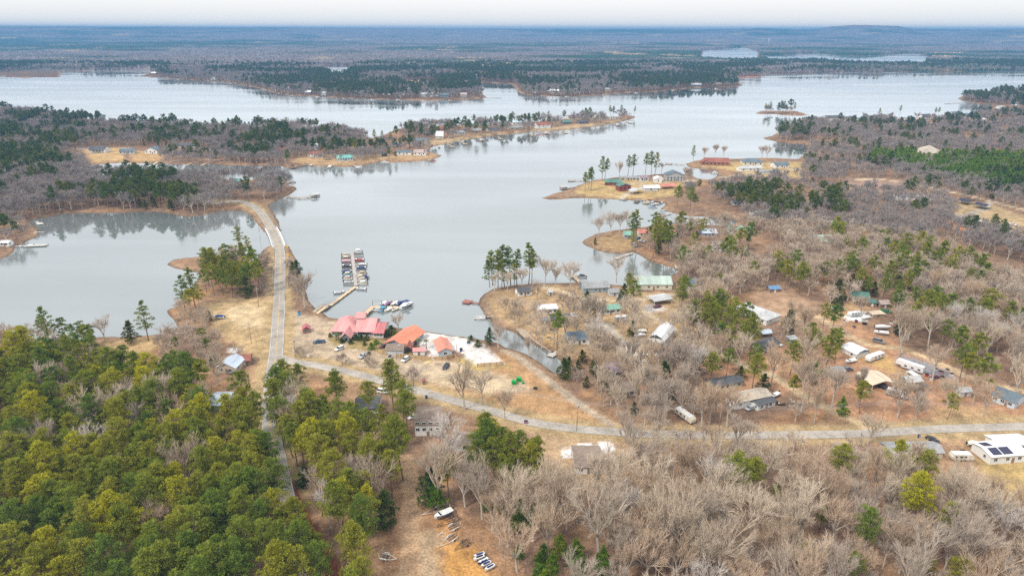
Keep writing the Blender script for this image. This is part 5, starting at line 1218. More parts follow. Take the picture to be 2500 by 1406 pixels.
# ---- single trees that stand out: (kind, mesh, u, v of the foot, height m, label)
HERO = [
 ('pine','pine',1165,1168,19,'pine at the track side of the roadside grove'), ('pine','pine',1188,1178,23,'tallest pine of the roadside grove'), ('pine','pine',1212,1196,21,'pine in the front of the roadside grove'), ('pine','pine',1228,1172,20,'pine in the middle of the roadside grove'), ('pine','pine',1252,1212,22,'broad pine in the front of the roadside grove'), ('pine','pine',1268,1184,21,'pine at the back of the roadside grove'), ('pine','pine',1290,1216,21,'pine at the east front of the roadside grove'), ('pine','pine',1303,1192,20,'pine at the east end of the roadside grove'), ('pine','pine',1238,1232,17,'low pine below the roadside grove'), ('pine','pine',1150,1206,15,'small pine between track and roadside grove'),
 ('pine','full',1196,702,17,'low branched pine at the lake end of the dock point clump'), ('pine','full',1225,706,18,'bushy pine filling the dock point clump'), ('pine','full',1256,703,17,'bushy pine at the inner end of the dock point clump'), ('bare','bare',1240,712,12,'leafless tree under the dock point pines'), ('bare','bare',1208,712,11,'small leafless tree under the dock point pines'), ('bare','bare',1275,706,13,'leafless tree between the clump and the lone pines'),
 ('pine','pine',985,1172,24,'tall pine at the mouth of the dirt track'), ('pine','pine',968,1150,22,'pine just behind the track mouth pine'), ('cedar','cedar',1052,1228,13,'thick green conifer on the east side of the dirt track'), ('cedar','cedar',944,1288,13,'thick green conifer on the west side of the clearing'), ('cedar','cedar',1378,925,10,'brownish green conifer at the end of the creek'), ('bare','bare',1322,850,12,'leafless tree leaning over the creek'), ('bare','bare',1290,870,9,'small leafless tree between creek and gravel path'),
 ('young','young',1065,1238,9,'bright young pine by the thick conifer of the track'), ('pine','pine',672,1190,21,'pine on the west verge where the road narrows'), ('pine','pine',682,1262,22,'pine on the west verge just before the road disappears'),
 ('pine','pine',688,1345,22,'pine overhanging the road at the foot of the pinewood'), ('pine','pine',736,1352,21,'pine between road and red ditch, upper one'), ('pine','pine',694,1425,22,'second pine overhanging the road at the foot of the pinewood'), ('pine','pine',742,1432,22,'pine between road and red ditch, lower one'), ('pine','pine',698,1500,23,'third pine overhanging the road at the foot of the pinewood'), ('pine','pine',733,1510,22,'pine at the very foot of the strip by the red ditch'),
 ('pine','pine',688,1005,21,'big pine crowding the road just past the junction'), ('pine','pine',684,1052,22,'pine leaning over the road from its east side'), ('pine','pine',694,1092,21,'tall pine on the east verge where the road narrows'), ('pine','pine',634,1075,20,'pine on the west verge opposite the leaning pine'),
 ('pine','tall',1203,697,22,'pine on the point above the red dock, broad and low crowned'), ('pine','tall',1216,702,23,'pine with a full green crown, middle of the clump on the dock point'),
 ('pine','tall',1232,700,24,'tall pine in the clump on the dock point'), ('pine','tall',1247,698,24,'tall thin pine at the lake side of the dock point clump'), ('pine','tall',1262,697,22,'pine at the east end of the dock point clump'),
 ('pine','tall',1290,700,25,'tall pine standing apart beside the dock point clump'), ('pine','tall',1298,697,22,'shorter twin of the pine standing apart on the dock point'),
 ('bare','bare',1330,700,17,'leafless tree right of the lone pines on the dock point'), ('bare','bare',1393,712,17,'leafless tree with a hawk nest on the dock point shore'),
 ('bare','bare',1355,702,12,'small leafless tree between two big ones on the dock point shore'),
 ('bare','bare',1505,690,17,'leafless tree at the lake edge near the grey house'),
 ('pine','full',125,850,21,'big spreading pine standing above the lagoon shore'), ('pine','full',187,858,15,'smaller pine next to the big spreading pine at the lagoon'),
 ('bare','bare',258,835,13,'spreading leafless tree on the bare lagoon shore'), ('cedar','cedar',322,838,11,'small dark pine on the lagoon shore lot'), ('pine','full',363,832,21,'tall open pine at the lagoon shore lot'),
 ('pine','full',452,758,20,'layered dark pine at the water west of the road'), ('pine','tall',478,752,22,'tall pine by the water west of the road'),
 ('pine','pine',828,1022,20,'round topped pine with a bare trunk south of the side road'), ('pine','pine',900,1025,18,'pine with a small crown beside the side road'),
 ('pine','pine',962,1010,24,'tall layered pine between the side road and the grey roofs'), ('pine','pine',985,1040,20,'leaning pine below the tall layered one'), ('pine','pine',1000,1070,19,'pine next to the white roadside house'),
 ('pine','pine',700,980,20,'broad pine at the corner of the two roads'), ('pine','pine',735,975,17,'pine beside the broad corner pine'),
 ('pine','pine',1192,1105,17,'pine before the roadside white trailer'), 
 ('bare','bare',1135,1000,20,'tall leafless tree on the verge of the side road'), ('bare','bare',1178,990,15,'leafless tree in the field by the side road'), ('bare','bare',1232,1020,12,'thin leafless tree by the bend of the side road'),
 ('bare','scrub',834,889,6,'small upright leafless tree in the gravel lot'), ('bare','scrub',905,897,6.5,'small round leafless tree on the lot edge'), ('bare','scrub',1006,930,7,'small upright leafless tree at the lot edge by the pink hut'), ('bare','scrub',735,872,6,'small bushy leafless tree at the lot entrance'),
 ('bare','bare',972,806,9,'leaning leafless tree at the water behind the restaurant'),
 ('bare','bare',1216,850,13,'large grey leafless tree on the creek mouth'), ('cedar','cedar',1196,840,8,'green grey shrubby tree at the end of the white beach'),
 ('pine','tall',1428,468,19,'pine with a slanting crown at the tip of the lodge lawn'), ('pine','tall',1437,464,21,'pine second from the tip of the lodge lawn'), ('pine','tall',1443,463,20,'slim pine in the clump on the lodge lawn'),
 ('pine','tall',1470,442,24,'tall pine behind the lodge lawn'), ('pine','tall',1476,440,22,'twin of the tall pine behind the lodge lawn'), ('pine','tall',1532,432,21,'pine behind the green roofed lodge'), ('pine','tall',1545,430,23,'tallest pine behind the green roofed lodge'),
 ('bare','bare',1512,433,14,'leafless tree behind the green roofed lodge'), ('pine','tall',1575,428,23,'thin tall pine at the lake behind the purple roof'), ('pine','tall',1590,432,24,'tall pine close to the white garage'), ('pine','tall',1598,428,24,'tall pine close to the grey house'),
 ('bare','bare',1615,425,11,'small leafless tree by the grey house'), ('bare','bare',1675,450,17,'leafless tree in front of the grey house'), ('pine','tall',1693,394,17,'pine at the corner of the brick house point'), ('bare','bare',1718,389,14,'leafless tree left of the brick house'), ('bare','bare',1745,385,15,'leafless tree behind the brick house'), ('bare','bare',1765,385,13,'second leafless tree behind the brick house'),
 ('bare','bare',1860,386,14,'leafless tree behind the blue grey roof'), ('bare','bare',1872,386,15,'leafless tree right of the blue grey roof'),
 ('pine','pine',1652,508,19,'green pine at the root of the lodge point'), ('pine','pine',1685,512,21,'pine by the docks of the inner cove'),
 ('bare','bare',1460,582,15,'thin leafless tree on the grassy point'), ('bare','bare',1492,568,15,'leafless tree at the back of the grassy point'), ('bare','bare',1512,572,15,'leafless tree in the middle of the grassy point'), ('bare','bare',1530,560,14,'leafless tree near the green roof on the grassy point'),
 ('pine','tall',1542,600,23,'slim pine by the parked cars on the grassy point'), ('pine','tall',1556,600,25,'tall pine by the parked cars on the grassy point'), ('pine','full',1545,606,14,'low pine on the neck of the grassy point'), ('pine','tall',1594,630,23,'pine with a bare trunk past the grassy point'), ('pine','tall',1622,632,26,'large pine with a broad crown past the grassy point'),
 ('cedar','cedar',1453,598,5,'round green bush on the grassy point'),
 ('pine','pine',1535,718,13,'small bright conifer in front of the pale green roof'), ('cedar','cedar',1432,752,10,'dark conifer beside the dirt lane'), ('cedar','cedar',1541,822,8,'dark cone shaped conifer by the metal barn'), ('cedar','cedar',1618,950,12,'orange brown conifer in the hollow'),
 ('pine','tall',1690,830,22,'pine over the lane next to the barn'), ('pine','tall',1712,836,23,'second pine over the lane next to the barn'), ('pine','tall',1725,842,22,'third pine over the lane next to the barn'), ('pine','pine',1665,770,22,'dark pine behind the long lane'), ('pine','tall',1765,860,24,'tall pine between the lane and the trailer'), ('pine','pine',1830,880,22,'pine in front of the dark roofed trailer'), ('pine','pine',1730,945,17,'bright green pine beside the yellow trailer'), ('pine','pine',1835,960,18,'pine above the beige trailer'),
 ('pine','pine',2098,1010,15,'yellow green pine standing alone in the camper park'), ('pine','tall',2008,925,24,'leaning pine among leafless trees of the camper park'), ('young','young',2055,1015,8,'bushy green pine beside the dirt track'), ('cedar','cedar',2042,740,14,'dark cone shaped conifer beside the green roofed cabin'), ('cedar','cedar',1925,815,12,'bright green holly tree behind the white pickup'),
 ('bare','bare',1955,1005,22,'tall leafless tree on the near edge of the camper park'), ('bare','bare',2190,1020,17,'dark leafless tree near the road by the camper park'), ('bare','bare',2235,1012,15,'forked dark leafless tree near the road'), ('bare','bare',2030,995,16,'dark leafless tree left of the yellow green pine'), ('bare','bare',2195,868,24,'tall leafless tree above the RV trailers'), ('bare','bare',2275,930,18,'dark trunked leafless tree behind the carport'),
 ('bare','bare',1072,1240,22,'big spreading leafless tree above the boat trailers'), ('bare','bare',1245,1310,20,'big leafless tree right of the boat trailers'), ('bare','bare',1350,1290,22,'tall straight leafless tree at the edge of the leafless wood'), ('bare','bare',1462,1355,22,'wide leafless tree in the first row of the leafless wood'), ('bare','bare',1640,1385,24,'tall pale leafless tree in the middle of the leafless wood'), ('bare','bare',1600,1406,14,'broken pale snag with two long side limbs'), ('bare','bare',1750,1420,20,'pale fan shaped leafless tree'),
 ('bare','bare',465,1215,19,'whitish leafless tree standing in the pinewood'), ('bare','bare',690,1345,14,'whitish fan shaped leafless tree beside the red ditch'), ('bare','bare',285,1240,15,'grey leafless tree in the middle of the pinewood'), ('bare','bare',140,1095,17,'leafless tree on the edge of the pinewood'), ('bare','bare',315,1015,16,'pale leafless tree behind the pinewood crowns'), ('bare','bare',120,985,18,'large pinkish leafless tree over the pinewood edge'), ('bare','bare',890,1225,17,'whitish leafless tree in the pinewood by the clearing'), ('bare','bare',925,1240,17,'second whitish leafless tree by the clearing'),
 ('pine','pine',1962,1400,11,'olive pine alone in the leafless wood'), ('pine','pine',2072,1440,12,'olive pine with a slanted top in the leafless wood'), ('pine','pine',2320,1470,15,'large bright pine at the foot of the leafless wood'), ('pine','pine',1890,1230,9,'small pine crown at the left of the leafless wood'), ('pine','pine',2000,1300,10,'small olive pine amid grey branches'), ('pine','pine',2245,1440,12,'green pine beside the large bright one'),
 ('pine','pine',870,382,19,'dark pine beside the teal roofed house'), ('pine','tall',915,352,19,'pine on the channel left of the chain of houses'), ('pine','tall',935,352,18,'second pine on the channel'), ('pine','tall',955,355,17,'third pine on the channel'),
 ('pine','tall',585,620,20,'tall pine at the right of the lagoon point wood'), ('pine','tall',610,628,15,'slim pine at the tip by the causeway'), ('pine','pine',510,700,23,'big round pine of the lagoon point wood'), ('pine','pine',528,690,23,'second big pine of the lagoon point wood'), ('cedar','cedar',604,726,13,'dark cone shaped conifer beside the causeway'),
 ('pine','tall',1548,283,15,'small pine on the very tip of the chain of houses'), ('pine','pine',1440,290,18,'thick pine near the end of the chain of houses'), ('pine','tall',1517,284,19,'tall pine near the tip of the chain of houses'), ('pine','tall',1490,286,20,'tall pine behind the tip houses'), ('pine','tall',1338,297,17,'pine pair member behind the red roofed house'), ('pine','tall',1315,300,17,'dark pine left of the red roofed house'), ('pine','tall',1186,312,18,'pine on the back of the chain of houses'), ('pine','tall',1212,310,18,'dark pine further along the back of the chain'),
 ('pine','tall',2197,282,18,'lone tall pine over the shore houses'), ('pine','full',2145,294,19,'broad pine between the shore houses'), ('pine','tall',2282,284,15,'pine clump beside the white gabled house'), ('pine','tall',2290,284,15,'second pine of the clump beside the white gabled house'),
 ('pine','tall',1868,277,18,'pine at the left of the small island'), ('pine','tall',1880,277,19,'dark pine on the small island'), ('pine','tall',1912,277,20,'tallest pine on the small island'), ('pine','tall',1936,277,19,'pine at the right end of the small island'),
]
nh = {'pine': 20.5, 'tall': 23., 'full': 20.5, 'bare': 17., 'young': 8., 'cedar': 9., 'scrub': 5.5}
hero_xy = []
for kd, msh, u, v, h, lb in HERO:
    c = G(u, v)
    put_tree(kd, c.x, c.y, h / nh[msh], random.uniform(0, 6.28), lb, {'pine': 'single pines that stand out', 'bare': 'single leafless trees that stand out', 'cedar': 'dark conifers', 'young': 'young pines'}[kd], mesh=msh)
    hero_xy.append((c.x, c.y))
hero_xy = np.array(hero_xy)
n_hero = {k: sum(1 for h in HERO if h[0] == k) for k in KINDS}
xs = np.array([t[0] for t in T]); ys = np.array([t[1] for t in T])
ok = np.ones(len(T), bool)
for hx, hy in hero_xy: ok &= np.hypot(xs - hx, ys - hy) > 3.6
T = [t for t, k in zip(T, ok) if k]
# overlapping zones: thin out feet closer than 3 m
cell = {}
T2 = []
for t in T:
    c = (int(t[0] // 4), int(t[1] // 4)); hit = False
    for i in (-1, 0, 1):
        for j in (-1, 0, 1):
            for q in cell.get((c[0] + i, c[1] + j), ()):
                if (q[0] - t[0]) ** 2 + (q[1] - t[1]) ** 2 < (2.2 if t[2] in ('young', 'scrub') else 3.6) ** 2: hit = True
    if hit: continue
    cell.setdefault(c, []).append(t); T2.append(t)
T = T2
def show(t):
    h = {'pine': 20, 'bare': 17, 'young': 8, 'cedar': 9, 'scrub': 5.5}[t[2]] * t[3]
    u, v, d = proj(t[0], t[1], LAND + h * .7)
    if not (-15 < u < 2515 and v < 1420): return 0
    return h / d
T.sort(key=show, reverse=True)
LIM = {'pine': 300 - n_hero['pine'], 'bare': 300 - n_hero['bare'], 'young': 150, 'cedar': 90, 'scrub': 60}
cnt = dict.fromkeys(KINDS, 0)
rest = []
SZ = lambda k, s: ('low ' if s < .78 else 'tall ' if s > 1.0 else '')
for t in T:
    k = t[2]
    if cnt[k] < LIM[k] and show(t) > 0:
        cnt[k] += 1
        nm, wd, cat = KW[k]
        where = TREE_WORDS.get(t[5], 'near the lake')
        hue = int(min(3.99, max(0, (fbm(t[0], t[1], 20, 77) - .5) * 5 + (2.15 if k == 'pine' else 1.35) + random.gauss(0, .9)))) if k in ('pine', 'bare') else None
        hw = {'pine': ['dark green ', 'green ', 'olive ', 'yellow green '], 'bare': ['grey ', 'brownish ', 'pale ', 'whitish ']}[k][hue] if hue is not None else ''
        bx = ZB[t[5]]; fx, fy = (t[0] - bx[0]) / (bx[2] - bx[0]), (t[1] - bx[1]) / (bx[3] - bx[1])
        pos = [['south west', 'south', 'south east'], ['west', 'middle', 'east'], ['north west', 'north', 'north east']][max(0, min(2, int(fy * 3)))][max(0, min(2, int(fx * 3)))]
        if t[5] in ('wood_w', 'bare_wood', 'wood_c'):
            where = {'wood_w': 'of the western pinewood', 'bare_wood': 'of the leafless wood', 'wood_c': 'of the clearing pinewood'}[t[5]]
            ex_ = {'wood_w': ['far west side', 'west side', 'middle', 'east side', 'roadside'], 'bare_wood': ['clearing side', 'west side', 'middle', 'east side', 'far east side'], 'wood_c': ['roadside', 'near the road', 'middle', 'east side', 'clearing side']}[t[5]][max(0, min(4, int(fx * 5)))]
            nx_ = ['nearest row', 'near rows', 'central rows', 'rear rows', 'last row'][max(0, min(4, int(fy * 5)))]
            wh = f'in the {nx_}, {ex_}, {where}'
        else: wh = where.replace('in the ', f'in the {pos} of the ', 1) if where.startswith('in the ') else where + f', {pos} part'
        wh = wh.replace(',  ', ', ')
        lab = f"{SZ(k, t[3])}{hw}{wd} {wh}"
        put_tree(k, t[0], t[1], t[3], t[4], lab, f"{wd}s {where}", mesh=('tall' if k == 'pine' and t[5] in ('park_pines', 'near_right') else None), hue=hue)
    else:
        rest.append(t)
print('individual', cnt, 'rest', len(rest))

# ------------------------------------------------------------ the remaining woods: masses nobody could count
def mass(name, label, pts, sources):
    """one object: points that carry a tree each"""
    if not len(pts): return
    lib = bpy.data.collections.new(name + '_models')
    for i, m_ in enumerate(sources):
        o = bpy.data.objects.new(f'{name}_model', m_); lib.objects.link(o)
    P = np.array([(p[0], p[1]) for p in pts]); Z = ground_z(P[:, 0], P[:, 1]) - .1
    me = bpy.data.meshes.new(name)
    me.vertices.add(len(P)); me.vertices.foreach_set('co', np.column_stack([P, Z]).astype(np.float32).ravel())
    a = me.attributes.new('s', 'FLOAT', 'POINT'); a.data.foreach_set('value', np.array([p[3] for p in pts], np.float32))
    a = me.attributes.new('r', 'FLOAT', 'POINT'); a.data.foreach_set('value', np.array([p[4] for p in pts], np.float32))
    me.update()
    o = link(name, me)
    tag(o, label, kind='stuff')
    ng = bpy.data.node_groups.new(name, 'GeometryNodeTree')
    ng.interface.new_socket('Geometry', in_out='INPUT', socket_type='NodeSocketGeometry')
    ng.interface.new_socket('Geometry', in_out='OUTPUT', socket_type='NodeSocketGeometry')
    gi = ng.nodes.new('NodeGroupInput'); go = ng.nodes.new('NodeGroupOutput')
    ci = ng.nodes.new('GeometryNodeCollectionInfo'); ci.inputs['Collection'].default_value = lib
    ci.inputs['Separate Children'].default_value = True; ci.inputs['Reset Children'].default_value = True
    ip = ng.nodes.new('GeometryNodeInstanceOnPoints'); ip.inputs['Pick Instance'].default_value = True
    rv = ng.nodes.new('FunctionNodeRandomValue'); rv.data_type = 'INT'
    rv.inputs['Min'].default_value = 0
    for s_ in rv.inputs:
        if s_.name == 'Max' and s_.type == 'INT': s_.default_value = len(sources) - 1
        if s_.name == 'Min' and s_.type == 'INT': s_.default_value = 0
    s1 = ng.nodes.new('GeometryNodeInputNamedAttribute'); s1.data_type = 'FLOAT'; s1.inputs[0].default_value = 's'
    s2 = ng.nodes.new('GeometryNodeInputNamedAttribute'); s2.data_type = 'FLOAT'; s2.inputs[0].default_value = 'r'
    cx = ng.nodes.new('ShaderNodeCombineXYZ')
    L_ = ng.links.new
    L_(gi.outputs[0], ip.inputs['Points']); L_(ci.outputs[0], ip.inputs['Instance'])
    L_([q for q in rv.outputs if q.type == 'INT'][0], ip.inputs['Instance Index'])
    L_(s2.outputs[0], cx.inputs[2]); L_(cx.outputs[0], ip.inputs['Rotation']); L_(s1.outputs[0], ip.inputs['Scale'])
    L_(ip.outputs[0], go.inputs[0])
    md = o.modifiers.new('trees', 'NODES'); md.node_group = ng
    return o
def sel(k, a, b): return [t for t in rest if t[2] == k and a <= math.hypot(t[0], t[1]) < b]
B0, B1 = 520, 1150
mass('pine_wood', 'mass of green pines in the woods nearest the marina', sel('pine', 0, B0), L1P)
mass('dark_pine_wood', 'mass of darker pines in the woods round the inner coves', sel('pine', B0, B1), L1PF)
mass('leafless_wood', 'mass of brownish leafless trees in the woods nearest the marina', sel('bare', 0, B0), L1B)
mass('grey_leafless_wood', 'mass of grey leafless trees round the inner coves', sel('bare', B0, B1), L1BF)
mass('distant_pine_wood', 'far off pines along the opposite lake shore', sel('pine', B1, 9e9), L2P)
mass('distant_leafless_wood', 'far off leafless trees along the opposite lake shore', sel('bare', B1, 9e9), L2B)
mass('pine_plantation', 'bright green mass of close planted young pines', sel('young', 0, 9e9), L1Y)
mass('cedar_thicket', 'dark evergreens scattered under the leafless trees', sel('cedar', 0, 9e9), L1C)
mass('brushwood', 'grey brushwood on the banks and wood floor', sel('scrub', 0, 9e9), L1S)

# ---- the endless forest behind: a closed canopy seen from afar
vr2 = np.concatenate([np.geomspace(2450, 14600, 330)])
us2 = np.arange(-760, 3270, 3.0)
Y2 = vr2[:, None] * np.ones(len(us2))[None, :]
X2 = (us2[None, :] - 1250) / FPX * (Y2 * cp + CAMH * sp)
x2, y2 = X2.ravel(), Y2.ravel()
x2 = x2 + rng.normal(0, 1.2, x2.size); 
d2 = shore_dist(x2, y2, 80.0)
hgt = (12 + 5 * (fbm(x2, y2, 90, 61) - .5) + rng.normal(0, 2.4, x2.size) * (.6 + .8 * fbm(x2, y2, 60, 62))) * sm(2440, 2600, y2) - .6
z2 = 1.5 + far_height(x2, y2) * sm(8, 60, d2) + np.where(d2 > 14, hgt, -6)
z2 = np.where(y2 > 14500, -60, z2)
pn = fbm(x2, y2, 420, 63, 4); pn2 = fbm(x2, y2 , 2600, 66, 2)
g_ = sm(.42, .60, .55 * pn + .45 * pn2)[:, None]
jj = (rng.random(x2.size)[:, None] - .5)
c2 = np.array((.04, .075, .04)) * g_ + np.array((.19, .16, .155)) * (1 - g_)
fl = sm(.70, .78, fbm(x2, y2, 330, 69, 3))[:, None]
c2 = c2 * (1 - fl) + np.array((.33, .25, .16)) * fl
c2 = np.clip(c2 * (1 + jj * .6), .01, .9)
nr2, nc2 = Y2.shape
idx = np.arange(nr2 * nc2).reshape(nr2, nc2)
f2 = np.stack([idx[:-1, :-1], idx[:-1, 1:], idx[1:, 1:], idx[1:, :-1]], -1).reshape(-1, 4)
me = fast_mesh('endless_forest', np.stack([x2, y2, z2], 1), f2, c2, smooth=False)
me.materials.append(mat_ground('forest_canopy', .12, .6))
tag(link('endless_forest', me), 'forest of pine and leafless trees stretching to the horizon', kind='stuff')
# ------------------------------------------------------------ vehicles, boats, docks and the small things
def glossy(name, col): return mat('paint_' + name, col, .32, .06, 2, spec=.5)
CARC = dict(white=(.75,.76,.77), silver=(.42,.43,.45), blue=(.05,.11,.2), black=(.02,.02,.025), red=(.4,.04,.04), grey=(.2,.2,.21), green=(.04,.2,.08), maroon=(.16,.03,.05), tan=(.5,.42,.3), navy=(.03,.05,.18), pink=(.62,.4,.45), sky=(.07,.33,.55), cream=(.66,.62,.52), brown=(.2,.13,.09), yellow=(.6,.45,.1), purple=(.25,.12,.22), tealb=(.15,.4,.4))
def CM(k): return glossy(k, CARC[k])
M_TYRE = mat('tyre_rubber', (.025, .025, .025), .9, .1, 3)
M_LAMP = mat('lamp_glass', (.7, .7, .66), .2, .05, 3)
M_LAMPR = mat('tail_lamp', (.4, .03, .02), .3, .05, 3)
M_VINYL = mat('seat_vinyl', (.55, .5, .42), .6, .2, 3)
def at2(a, b, z=LAND):
    A = G(*a, z); B = G(*b, z)
    return (A + B) / 2, math.atan2(B.y - A.y, B.x - A.x), (B - A).length
def wheel(parent, x, y, r=.36, w_=.24):
    t = MB().tube((x, y - w_ / 2, r), (x, y + w_ / 2, r), r, n=12).build('wheel', M_TYRE, parent)
    s = -1 if y < 0 else 1
    MB().tube((x, y + s * w_ * .35, r), (x, y + s * (w_ / 2 + .02), r), r * .55, n=8).build('rim', M_METAL, t)
def ringx(x, w_, z0, z1, c=.12, tw=None):
    tw = w_ if tw is None else tw
    return [(x, -w_/2, z0), (x, w_/2, z0), (x, w_/2, z1 - c), (x, tw/2 - c, z1), (x, -tw/2 + c, z1), (x, -w_/2, z1 - c)]
def car(kind, rear, front, colr, label, name=None, cat=None, group='vehicles parked around the marina', z=LAND):
    c, rz, _ = at2(rear, front, z)
    cat = cat or {'pickup': 'pickup truck', 'suv': 'car', 'sedan': 'car', 'van': 'van'}[kind]
    e = empty(name or {'pickup': 'pickup_truck', 'suv': 'parked_car', 'sedan': 'parked_car', 'van': 'parked_van'}[kind], (c.x, c.y, z), rz, label, cat, group)
    m = CM(colr)
    L = dict(pickup=5.7, suv=4.8, sedan=4.6, van=5.4)[kind]; h = L / 2; w_ = 1.9
    hood = dict(pickup=1.08, suv=1.05, sedan=.92, van=1.15)[kind]
    b = MB()
    if kind == 'pickup':
        b.loft([ringx(x, ww, .42 if abs(x) < h - .3 else .55, zz, .1) for x, ww, zz in ((h, 1.7, .85), (h - .12, 1.86, 1.0), (h - 1.3, w_, hood), (.55, w_, hood + .02), (-.5, w_, 1.06), (-.62, w_, 1.06))])
        b.box(-h, -.62, -w_/2, -w_/2 + .12, .45, 1.06); b.box(-h, -.62, w_/2 - .12, w_/2, .45, 1.06); b.box(-h, -h + .1, -w_/2 + .12, w_/2 - .12, .45, 1.04); b.box(-h + .1, -.62, -w_/2 + .12, w_/2 - .12, .45, .62)
        b.build('body', m, e)
        g_ = MB().loft([ringx(x, ww, z0, z1, .06, tw) for x, ww, z0, z1, tw in ((1.5, 1.72, 1.03, 1.06, 1.7), (.95, 1.74, 1.02, 1.68, 1.4), (-.35, 1.74, 1.02, 1.7, 1.4), (-.56, 1.74, 1.02, 1.1, 1.7))])
        g_.build('window', M_GLASS, e)
        MB().loft([ringx(x, 1.45, 1.66, 1.74, .05, 1.3) for x in (.95, -.35)]).build('cab_roof', m, e)
    else:
        tr = dict(suv=1.02, sedan=.98, van=1.1)[kind]
        b.loft([ringx(x, ww, zz0, zz, .1) for x, ww, zz0, zz in ((h, 1.6, .5, .8), (h - .15, 1.82, .4, .92), (h - 1.15, w_, .35, hood), (0, w_, .35, hood + .04), (-h + .5, w_, .35, tr), (-h + .08, 1.84, .42, tr - .05), (-h, 1.7, .5, .85))])
        b.build('body', m, e)
        xb = dict(suv=-h + .12, sedan=-h + .75, van=-h + .08)[kind]; zt = dict(suv=1.68, sedan=1.42, van=2.0)[kind]
        MB().loft([ringx(x, 1.74, hood - .02, z1, .06, tw) for x, z1, tw in ((h - 1.15, hood + .02, 1.7), (h - 1.95, zt - .05, 1.36), (xb + .45, zt - .04, 1.36), (xb, hood + .05, 1.7))]).build('window', M_GLASS, e)
        MB().loft([ringx(x, 1.42, zt - .07, zt + .02, .05, 1.25) for x in (h - 1.98, xb + .42)]).build('cab_roof', m, e)
    for sx in (h - .95, -h + .95):
        for sy in (-.84, .84): wheel(e, sx, sy)
    for sy in (-.66, .66):
        MB().box(h - .1, h + .015, sy - .2, sy + .2, .68, .84).build('headlight', M_LAMP, e)
        MB().box(-h - .015, -h + .08, sy - .12, sy + .12, .7, .95).build('tail_light', M_LAMPR, e)
    return e
car('pickup', (791,836), (768,838), 'blue', 'dark blue pickup truck beside the curved gravel drive')
car('suv', (837,850), (821,857), 'white', 'white sport utility car parked below the restaurant walk')
car('pickup', (894,866), (880,876), 'silver', 'silver pickup truck hitched to a small yellow trailer')
car('suv', (996,876), (984,884), 'white', 'white sport utility car in the middle of the gravel lot')
car('suv', (1093,893), (1085,902), 'black', 'black off road car alone at the east end of the lot')
car('suv', (942,846), (932,849), 'maroon', 'maroon car tucked beside the orange roofed building')
car('pickup', (1884,838), (1906,846), 'white', 'white pickup truck at the cream trailer home', group='vehicles near the camper park')
car('sedan', (1560,589), (1573,592), 'white', 'white car parked under pines on the grassy point', group='vehicles on the right shore')
car('suv', (1545,599), (1552,603), 'silver', 'silver car behind the slim pines on the grassy point', group='vehicles on the right shore')
car('suv', (1562,583), (1552,586), 'blue', 'dark car next to the white car on the grassy point', group='vehicles on the right shore')
car('pickup', (1394,770), (1408,774), 'white', 'white pickup truck behind the tan house', group='vehicles on the right shore')
car('sedan', (1403,752), (1416,755), 'grey', 'grey car beside the dark conifer', group='vehicles on the right shore')
car('sedan', (2268,1072), (2284,1080), 'black', 'black car between the road and the long beige trailer', group='vehicles near the camper park')
car('sedan', (1016,1018), (1003,1022), 'white', 'white car at the corner of the two storey roadside house', group='vehicles near the side road')
car('van', (930,958), (944,960), 'white', 'white van half hidden behind the tall layered pine', group='vehicles near the side road')
car('sedan', (1962,838), (1978,842), 'black', 'black car under the bushes east of the white pickup', group='vehicles near the camper park')
car('pickup', (2464,548), (2478,551), 'white', 'white pickup truck on the far field', group='vehicles near the camper park')
car('van', (2130,832), (2160,840), 'grey', 'flatbed truck loaded with scrap beside the dirt track', cat='truck', name='flatbed_truck', group='vehicles near the camper park')
car('sedan', (2276,925), (2286,922), 'maroon', 'maroon car in the clutter next to the fifth wheel camper', group='vehicles near the camper park')
car('suv', (2190,758), (2200,762), 'white', 'white car glimpsed in the wood behind the boats', group='vehicles near the camper park')
car('sedan', (1840,995), (1822,1003), 'silver', 'silver car in front of the beige roofed trailer home', group='vehicles near the camper park')

